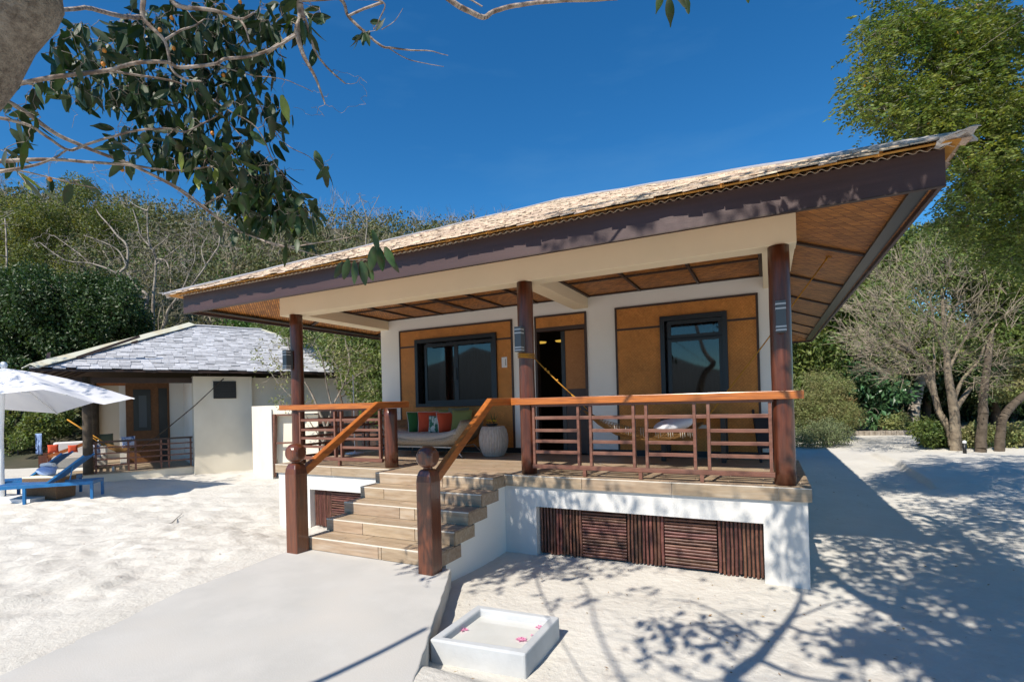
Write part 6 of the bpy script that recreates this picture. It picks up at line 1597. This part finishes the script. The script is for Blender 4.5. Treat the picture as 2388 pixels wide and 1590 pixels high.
bare_tree('pale forked leafless tree above the left slope of the grey roof', [(S4((1230, 1500), (1250, 1330), (1215, 1050), (1285, 960), (1290, 760), (1190, 650), (1110, 550), (1020, 450), (975, 380)), 9, 2.5), (S4((1220, 1050), (1070, 980), (900, 930), (750, 920), (640, 890), (480, 780), (400, 720)), 5, 2),
          (S4((1240, 1340), (1190, 1250), (1100, 1120), (1050, 1070)), 5, 2), (S4((1235, 1345), (1000, 1330), (880, 1290), (770, 1220)), 5, 2), (S4((1285, 960), (1200, 800), (1000, 700), (850, 650)), 4, 2), (S4((900, 930), (820, 850), (700, 760), (560, 660)), 3, 1.5)],
          27, [(200, 590, 90, 60, 27, 90), (270, 560, 60, 50, 27, 50), (260, 690, 60, 30, 27, 30), (110, 560, 60, 40, 27, 30)], -1.3)
bare_tree('tall pale leafless tree with two upright stems behind the grey ridge', [(S4((1560, 1500), (1555, 1320), (1585, 900), (1520, 750), (1500, 600), (1500, 400), (1520, 350)), 8, 2.5), (S4((1480, 1420), (1490, 1260), (1400, 1180), (1290, 1030)), 9, 5), (S4((1585, 900), (1560, 790), (1650, 720), (1730, 630)), 4, 1.5), (S4((1520, 760), (1430, 650), (1400, 540), (1350, 380)), 5, 2),
          (S4((1500, 400), (1400, 360), (1310, 300)), 3, 1.5), (S4((1585, 890), (1680, 905), (1720, 990)), 5, 3), (S4((1585, 950), (1700, 860), (1800, 780), (1900, 700)), 4, 1.5), (S4((1500, 1290), (1400, 1270), (1370, 1240)), 3, 2)],
          28, [(350, 560, 60, 70, 28, 110), (400, 620, 60, 50, 28, 70), (330, 650, 60, 50, 28, 60), (430, 560, 50, 50, 28, 40)], -1.3)
bare_tree('leaning pale leafless tree just left of the straw roof corner', [([(380, 765), (388, 745), (391, 726), (413, 694), (430, 680)], 7, 4), ([(430, 690), (452, 660), (480, 620), (500, 590), (511, 570), (512, 530), (506, 490)], 5, 2.5), ([(415, 700), (440, 640), (455, 600), (450, 560)], 3, 1.5), ([(480, 620), (470, 580), (490, 540)], 2.5, 1.2)],
          26, [(470, 560, 60, 60, 26, 110), (530, 560, 50, 40, 27, 60), (440, 620, 40, 40, 26, 50), (420, 700, 50, 25, 26, 20)], -1.3)
bare_tree('thin leafless tree breaking the skyline over the straw roof', [([(853, 560), (856, 520), (850, 490), (838, 455)], 3, 1.2), ([(855, 515), (870, 485), (885, 455)], 2, 1), ([(853, 530), (835, 500), (822, 480)], 2, 1)], 40, [(850, 475, 40, 28, 40, 26), (895, 490, 25, 20, 40, 10)], 8.0, rt0=0.012, tp=0.006, bark='bark_grey')
bare_tree('slender pale trunk standing among bushes at the far left edge', [([(17, 680), (16, 640), (16, 600), (15, 560), (12, 510)], 5, 3), ([(16, 600), (0, 595), (-30, 590)], 3, 2)], 25, [(20, 520, 40, 40, 25, 20)], -1.2)

# scrub covering the hillside (one mass)
k = 1500
ss_ = rng.uniform(25, 78, k); q_ = rng.uniform(-1.25, 0.62, k); tt_ = ss_*q_
hx_ = CX-0.55*ss_+0.83*tt_; hy_ = CY+0.83*ss_+0.55*tt_
hz_ = hill_z(hx_, hy_)
Rr = rng.uniform(0.8, 1.9, k)*(0.8+ss_/110)
C_ = np.stack([hx_, hy_, hz_+Rr*0.55], 1)
far = ss_ > 48
cloud_leaves(C_[~far], Rr[~far], 210, 0.27, 0.14, 'hillside_scrub', MT['leaf_hill'], None, shell=0.35, flat=0.9)
cloud_leaves(C_[far], Rr[far], 130, 0.42, 0.22, 'distant_scrub', MT['leaf_hill'], None, shell=0.35, flat=0.9)
sel = rng.choice(k, 170, replace=False)
cloud_leaves(C_[sel]+np.array((0, 0, 0.5)), Rr[sel]*0.8, 150, 0.25, 0.12, 'bright_scrub', MT['leaf_hill_green'], None, shell=0.3)
# leafless shrubs scattered through it
P0, P1, r0, r1 = [], [], [], []
for i in range(900):
    j = rng.integers(0, k); b_ = C_[j]+rng.normal(0, 0.8, 3)*np.array((1, 1, 0)); b_[2] = hz_[j]; H_ = rng.uniform(1.6, 3.9)*(0.8+ss_[j]/160)
    cur = [(b_, unit(rng.normal(0, 0.25, 3)+np.array((0, 0, 1))), H_*0.42, 0.035*H_/2.5)]
    for lev in range(4):
        nxt = []
        for (p_, d_, l_, r_) in cur:
            e = p_+d_*l_; P0.append(p_); P1.append(e); r0.append(r_); r1.append(r_*0.62)
            for _ in range(3 if lev < 2 else 2):
                if lev < 3: nxt.append((e, unit(d_+rng.normal(0, 0.42, 3)+np.array((0, 0, 0.06))), l_*rng.uniform(0.6, 0.85), r_*0.58))
        cur = nxt
V, F = seg_mesh(P0, P1, r0, r1, 3); o = obj_np('leafless_scrub', V, F, MT['twig_dry'], None); o['kind'] = 'stuff'
for o_ in scene.collection.objects:
    if o_.parent is None and o_.name.split('.')[0] in ('hillside_scrub', 'distant_scrub', 'bright_scrub', 'leafless_scrub'): o_['kind'] = 'stuff'

# leafy growth between the two houses
b0 = ground_at(772, 1062, -1.1); b0 = at(765, 1060, 14.2)
bare_tree('thin branched young tree with sparse yellow green leaves in the yard behind the left column', [([(748, 1062), (752, 1040), (760, 1005), (745, 960), (720, 905), (690, 860), (672, 800)], 8, 2), ([(758, 1010), (775, 950), (800, 900), (815, 850), (805, 790)], 6, 2), ([(775, 950), (762, 900), (755, 850), (735, 800)], 4, 1.5), ([(752, 1030), (700, 950), (655, 900), (625, 860)], 3, 1.2), ([(800, 900), (840, 870), (870, 850)], 3, 1.5), ([(800, 905), (790, 860), (760, 820)], 3, 1.5)],
          13.6, [(640, 850, 60, 80, 13.6, 46), (700, 800, 50, 60, 13.6, 36), (780, 830, 50, 60, 13.6, 60), (840, 860, 45, 60, 13.6, 50), (680, 940, 70, 18, 13.6, 30), (840, 920, 40, 40, 13.6, 30)], -1.15, bark='bark_white', name='young_tree', leaf=('leaf_bush', 0.075, 0.04, 0.12, 5), rt0=0.004, tp=0.006, group=None)
b0 = at(850, 1050, 17); make_tree('leafy_bush', 'dense mid green bush glimpsed left of the white corner wall of the veranda', (b0[0], b0[1], Z1), [(850, 860, 50, 70, 17, 60), (800, 800, 60, 40, 18, 44), (720, 770, 60, 25, 20, 24), (880, 920, 40, 50, 16, 30), (870, 790, 50, 30, 17, 24), (640, 760, 60, 20, 22, 16)], 'leaf_mid', [([at(850, 950, 17)], 0.07, 0.04), ([at(800, 950, 17.5), at(780, 850, 18.5)], 0.06, 0.03)], 0.11, 0.06, 150, 0.42, 1.6, cat='bush')
b0 = at(760, 950, 27); make_tree('leafy_bush', 'large green bush rising behind the grey roof right end', (b0[0], b0[1], Z1), [(700, 720, 120, 40, 27, 40), (820, 760, 90, 60, 26, 50), (600, 720, 80, 30, 28, 24), (900, 740, 60, 50, 27, 30)], 'leaf_hill_green', [([at(760, 800, 27)], 0.15, 0.08)], 0.2, 0.11, 220, 0.85, 2.0, cat='bush')

# ------------------------------------------------------------------ right hand side woods
gb = ground_at(2205, 1052, -1.1)
tE = tree_thing('grey_twiggy_tree', 'many stemmed pale grey tree with a dense dome of dry twigs on the right', 'tree', tuple(gb)); sE = Skel()
dE = float((gb-CAM)@CF)
S7 = lambda *p_: [(1588+x/2.944, 530+y_/2.944) for x, y_ in p_]
for pts_, w0, w1 in ((S7((1890, 1600), (1880, 1400), (1870, 1250), (1830, 1000), (1810, 700), (1800, 560), (1790, 420)), 26, 6), (S7((1870, 1500), (1840, 1380), (1770, 1260), (1740, 1150), (1690, 1040), (1680, 960)), 20, 9),
                     (S7((1740, 1150), (1700, 950), (1600, 870), (1450, 760), (1300, 640), (1230, 530)), 12, 3), (S7((1700, 950), (1640, 880), (1500, 830), (1350, 790), (1220, 790)), 8, 3), (S7((1600, 870), (1500, 700), (1400, 560), (1300, 450)), 6, 2),
                     (S7((1880, 1250), (1930, 1180), (1990, 1100)), 14, 9), (S7((1875, 1200), (1930, 1050), (2040, 920), (2100, 780), (2180, 650)), 9, 3), (S7((1830, 1000), (1900, 850), (1990, 700), (2060, 520)), 8, 3), (S7((1830, 900), (1760, 750), (1730, 600), (1700, 450)), 8, 3),
                     (S7((1820, 700), (1880, 560), (1960, 420), (2050, 330)), 6, 2), (S7((1700, 1000), (1560, 1010), (1400, 980), (1300, 920)), 5, 2), (S7((1735, 1120), (1740, 900), (1730, 760)), 7, 3), (S7((1800, 600), (1640, 480), (1560, 380)), 5, 2), (S7((2040, 920), (2200, 860), (2330, 780)), 5, 2)):
    bl(pts_, dE, dE+rnd.uniform(-1.2, 1.2), px(w0, dE), px(w1, dE), sE, 5)
tE_tips = sE.grow(blob_points([(2160, 730, 160, 140, dE, 330), (2060, 760, 110, 80, dE, 170), (2280, 740, 110, 130, dE, 190), (2180, 620, 150, 70, dE, 170), (2010, 800, 50, 40, dE, 60), (2100, 860, 110, 30, dE, 90), (2300, 860, 60, 50, dE, 60)], 3.0), rmin=0.007, taper=0.011, k=3, jit=0.20, updir=(0, 0, 0.2))
more = tE_tips[rng.integers(0, len(tE_tips), 2600)]+rng.normal(0, 0.45, (2600, 3))
P0 = tE_tips[rng.integers(0, len(tE_tips), 2200)]; dd = unit(unit(P0-(gb+np.array((0, 0, 3.0))))+rng.normal(0, 0.55, P0.shape)+np.array((0, 0, 0.25))); P1 = P0+dd*rng.uniform(0.3, 0.75, (2200, 1))
V2, F2 = seg_mesh(P0, P1, np.full(2200, 0.0065), np.full(2200, 0.003), 3)
MT['bark_tan'] = mat('bark_tan', (0.27, 0.22, 0.155), 0.9, color2=(0.13, 0.10, 0.07), nscale=5, bump=0.5, bscale=20, coord='World')
V, F = sE.mesh(5); obj_np('trunk', V, F, MT['bark_tan'], tE, smooth=True)
o = obj_np('dry_twigs', V2, F2, MT['twig_dry'], tE); o['kind'] = 'stuff'
pick = rng.random(len(tE_tips)) < 0.14
cloud_leaves(tE_tips[pick], rng.uniform(0.25, 0.6, pick.sum()), 34, 0.10, 0.038, 'crown', MT['leaf_twiggy'], tE, shell=0.1)

gF = ground_at(2131, 1006, -1.1); dF = float((gF-CAM)@CF)
make_tree('twisted_tree', 'brown twisted trunk in the shade left of the grey twiggy tree', gF, [(2100, 760, 140, 60, dF, 50), (2000, 720, 120, 60, dF, 40), (2180, 800, 100, 40, dF, 24)], 'leaf_mid', [([at(2130, 960, dF), at(2138, 920, dF), at(2146, 880, dF), at(2135, 800, dF)], 0.33, 0.16), ([at(2131, 950, dF), at(2120, 905, dF)], 0.2, 0.12)], 0.22, 0.12, 200, 0.9, 2.0, bark='bark_grey')
gF = ground_at(2062, 1008, -1.1); dF2 = float((gF-CAM)@CF)
make_tree('slim_tree', 'slim leaning trunk with glossy pale leaves at the end of the sand', gF, [(2030, 890, 50, 22, dF2, 24), (2090, 905, 40, 18, dF2, 14), (2045, 965, 30, 18, dF2, 10), (1990, 870, 30, 16, dF2, 8)], 'leaf_glossy', [([at(2062, 960, dF2), at(2066, 915, dF2), at(2064, 890, dF2)], 0.13, 0.07), ([at(2048, 985, dF2)], 0.16, 0.14)], 0.34, 0.17, 30, 0.7, 1.0, bark='bark_grey')
for (u, v, w0, pts_, lab) in ((2283, 1055, 24, [(2290, 1000), (2292, 940), (2298, 880), (2310, 780)], 'dark trunk just right of the grey twiggy tree'), (2330, 1052, 22, [(2335, 990), (2352, 955), (2390, 920), (2450, 870)], 'dark trunk leaning to the right edge of the yard')):
    g_ = ground_at(u, v, -1.1); d_ = float((g_-CAM)@CF)
    make_tree('dark_trunk_tree', lab, g_, [(u+20, 640, 130, 90, d_+2, 60), (u+60, 760, 80, 60, d_+2, 26), (u-60, 600, 90, 50, d_+2, 22)], 'leaf_mid', [([at(a, b, d_) for a, b in pts_], px(w0, d_), px(12, d_))], 0.15, 0.08, 200, 0.7, 2.2, bark='bark_dark')
# shrubs along the edge of the sand
def shrub(label, u, v, blobs, m_, L, W, n_, cr_, name='shrub', z=-1.1, spread=0.8):
    g_ = ground_at(u, v, z); d_ = float((g_-CAM)@CF)
    return make_tree(name, label, g_, [(a, b, c, e, d_, q) for a, b, c, e, q in blobs], m_, [([at(blobs[0][0], v-12, d_)], 0.03, 0.02)], L, W, n_, cr_, spread, bark='bark_grey', cat='shrub', twig=(0.005, 0.008))
shrub('feathery light green shrub beside the right column of the veranda', 1900, 1030, [(1895, 950, 70, 40, 60), (1960, 975, 50, 30, 30), (1850, 960, 50, 50, 26), (1920, 900, 60, 25, 26)], 'leaf_bush', 0.12, 0.028, 190, 0.55)
shrub('low grey green shrub at the left end of the sand strip', 1950, 1040, [(1940, 1010, 45, 22, 30), (1890, 1015, 50, 20, 26)], 'leaf_grey', 0.08, 0.03, 170, 0.38)
shrub('dry brown fern clump behind the feathery shrub', 1968, 1018, [(1970, 965, 25, 20, 14)], 'leaf_dry', 0.2, 0.04, 110, 0.5)
shrub('small bright green shrub between the slim trunk and the twisted trunk', 2088, 1010, [(2088, 985, 24, 18, 18)], 'leaf_bush', 0.16, 0.07, 150, 0.45)
shrub('dark leafy shrub at the foot of the grey twiggy tree', 2180, 1045, [(2185, 1020, 35, 22, 30), (2160, 1000, 25, 14, 14)], 'leaf_mid', 0.11, 0.06, 150, 0.35)
shrub('yellow green low hedge plants right of the grey twiggy tree', 2320, 1042, [(2275, 1015, 40, 18, 24), (2340, 1015, 50, 18, 28), (2400, 1010, 30, 20, 12)], 'leaf_bush', 0.12, 0.07, 110, 0.35)
shrub('bright yellow green bush in the sun at the right edge', 2360, 1040, [(2365, 900, 40, 22, 24), (2395, 870, 30, 30, 16)], 'leaf_bush', 0.14, 0.08, 130, 0.4, z=-1.1)
# backdrop of woods: individually grown trees in two depths
woods = [(1870, 830, 90, 120, 27, 'leaf_mid', 'broad green tree right behind the house corner'), (1960, 700, 90, 110, 31, 'leaf_hill', 'olive green tree behind the grey twiggy tree on its left'), (2080, 620, 110, 80, 33, 'leaf_mid', 'tall round tree topping the woods'), (2220, 600, 110, 80, 34, 'leaf_hill', 'tall olive tree topping the woods on the right'), (2360, 680, 100, 120, 33, 'leaf_mid', 'tall green tree at the right edge of the woods'),
         (1990, 860, 110, 70, 30, 'leaf_dark', 'dark tree in shade behind the slim trunk'), (2160, 850, 110, 70, 31, 'leaf_dark', 'dark tree in shade behind the twisted trunk'), (2320, 850, 110, 80, 30, 'leaf_dark', 'dark tree in shade near the right edge'), (1860, 960, 80, 50, 28, 'leaf_dark', 'low dark tree behind the feathery shrub'), (2480, 760, 110, 150, 31, 'leaf_mid', 'green tree beyond the right edge')]  # the dark trees carry the woodland shade in their leaf colour
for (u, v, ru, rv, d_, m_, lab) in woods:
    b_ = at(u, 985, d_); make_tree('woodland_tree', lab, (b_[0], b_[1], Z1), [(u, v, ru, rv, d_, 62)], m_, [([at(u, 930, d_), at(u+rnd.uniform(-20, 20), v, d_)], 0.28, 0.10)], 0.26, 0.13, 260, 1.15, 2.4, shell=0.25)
# understorey mass that closes the view under the crowns
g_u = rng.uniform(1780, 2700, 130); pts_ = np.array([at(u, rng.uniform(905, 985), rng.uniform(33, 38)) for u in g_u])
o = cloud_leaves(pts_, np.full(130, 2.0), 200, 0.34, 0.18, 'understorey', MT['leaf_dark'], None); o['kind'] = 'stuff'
# small white stake lamp and a dark one by the tree foot
g_ = ground_at(2250, 1062, -1.05)
pl_ = thing('path_light', 'small dark path light with a white cap beside the grey tree trunk', 'light', tuple(g_))
MB().tube([g_, g_+np.array((0, 0, 0.38))], 0.05, 10).build('stake', MT['black'], pl_); MB().lathe([(0.0, 0), (0.055, 0.0), (0.05, 0.07), (0.0, 0.10)], tuple(g_+np.array((0, 0, 0.385))), 12).build('cap', MT['towel_white'], pl_)
# a row of low stone edging where the sand ends
u = 1975; k = 0
ed = thing('stone_edging', 'low grey stone edging where the sand meets the woods', 'edging', tuple(ground_at(2050, 1013, -1.1)))
while u < 2150:
    a, b = ground_at(u, 1015-(u-1975)*0.012, -1.1), ground_at(u+12, 1015-(u-1963)*0.012, -1.1)
    MB().bar(a+np.array((0, 0, 0.06)), b+np.array((0, 0, 0.06+rnd.uniform(-.02, .02))), 0.35, 0.30).build('stone', MT['bark_grey'], ed, bevel=0.04)
    u += 12.5; k += 1
# twig lying on the left sand
tg_ = thing('fallen_twig', 'thin brown twig lying on the trampled sand left of the steps', 'twig', tuple(ground_at(408, 1210, -1.05)))
def onsand(u, v):
    p_ = ground_at(u, v, -1.0); p_[2] = float(gz(p_[0], p_[1]))+0.02
    for _ in range(3):
        p_ = ground_at(u, v, p_[2]); p_[2] = float(gz(p_[0], p_[1]))+0.02
    return p_
MB().tube([onsand(388, 1222), onsand(402, 1218), onsand(412, 1208), onsand(424, 1197)], [0.004, 0.008, 0.007, 0.004], 6).build('stem', MT['bark_dark'], tg_)

# tree behind the loungers' left that dapples the parasol
lt = tree_thing('shade_tree', 'tree beyond the left edge whose leaves dapple the white parasol with shadow', 'tree', (-20.5, -10.0, -1.2)); ls = Skel()
ls.line([(-20.5, -10.0, -1.4), (-20.3, -9.6, 2.0), (-18.6, -7.6, 6.0)], 0.22, 0.10, 6)
T_ = np.array([over((rnd.uniform(-18.6, -14.6), rnd.uniform(-2.2, 0.9), 1.8), rnd.uniform(5.5, 8.5)) for _ in range(110)]+[over((rnd.uniform(-19.5, -17.0), rnd.uniform(-0.6, 1.0), 2.3), rnd.uniform(6, 9)) for _ in range(60)])
T_ = np.array([q for q in T_ if not in_frame(q)])
tt = ls.grow(T_, rmin=0.004, taper=0.008, k=3, jit=0.2); V, F = ls.mesh(5); obj_np('trunk', V, F, MT['bark_grey'], lt, smooth=True)
q_ = np.repeat(tt, 5, 0); q_ = q_+rng.normal(0, 0.16, q_.shape); V, F = leaf_quads(q_, rng.normal(0, 0.6, q_.shape)+np.array((0, 0, -0.7)), 0.17, 0.09)
o = obj_np('crown', V, F, MT['leaf_big_m'], lt); o['kind'] = 'stuff'

# scraps of leaf and twig blown over the sand
k = 260
lx = np.concatenate([rng.uniform(-3.4, 2.5, 150), rng.uniform(-13, -6.3, 70), rng.uniform(-0.2, 4, 40)]); ly = np.concatenate([rng.uniform(-3.3, -0.05, 150), rng.uniform(-3.5, 3, 70), rng.uniform(0, 9, 40)])
lz = gz(lx, ly)+0.012; az = rng.uniform(0, 6.28, k)
V, F = leaf_quads(np.stack([lx, ly, lz], 1), np.stack([np.cos(az), np.sin(az), rng.uniform(-0.05, 0.25, k)], 1), rng.uniform(0.012, 0.05, k), rng.uniform(0.004, 0.02, k))
o = obj_np('leaf_litter', V, F, MT['leaf_dry'], None); o['kind'] = 'stuff'
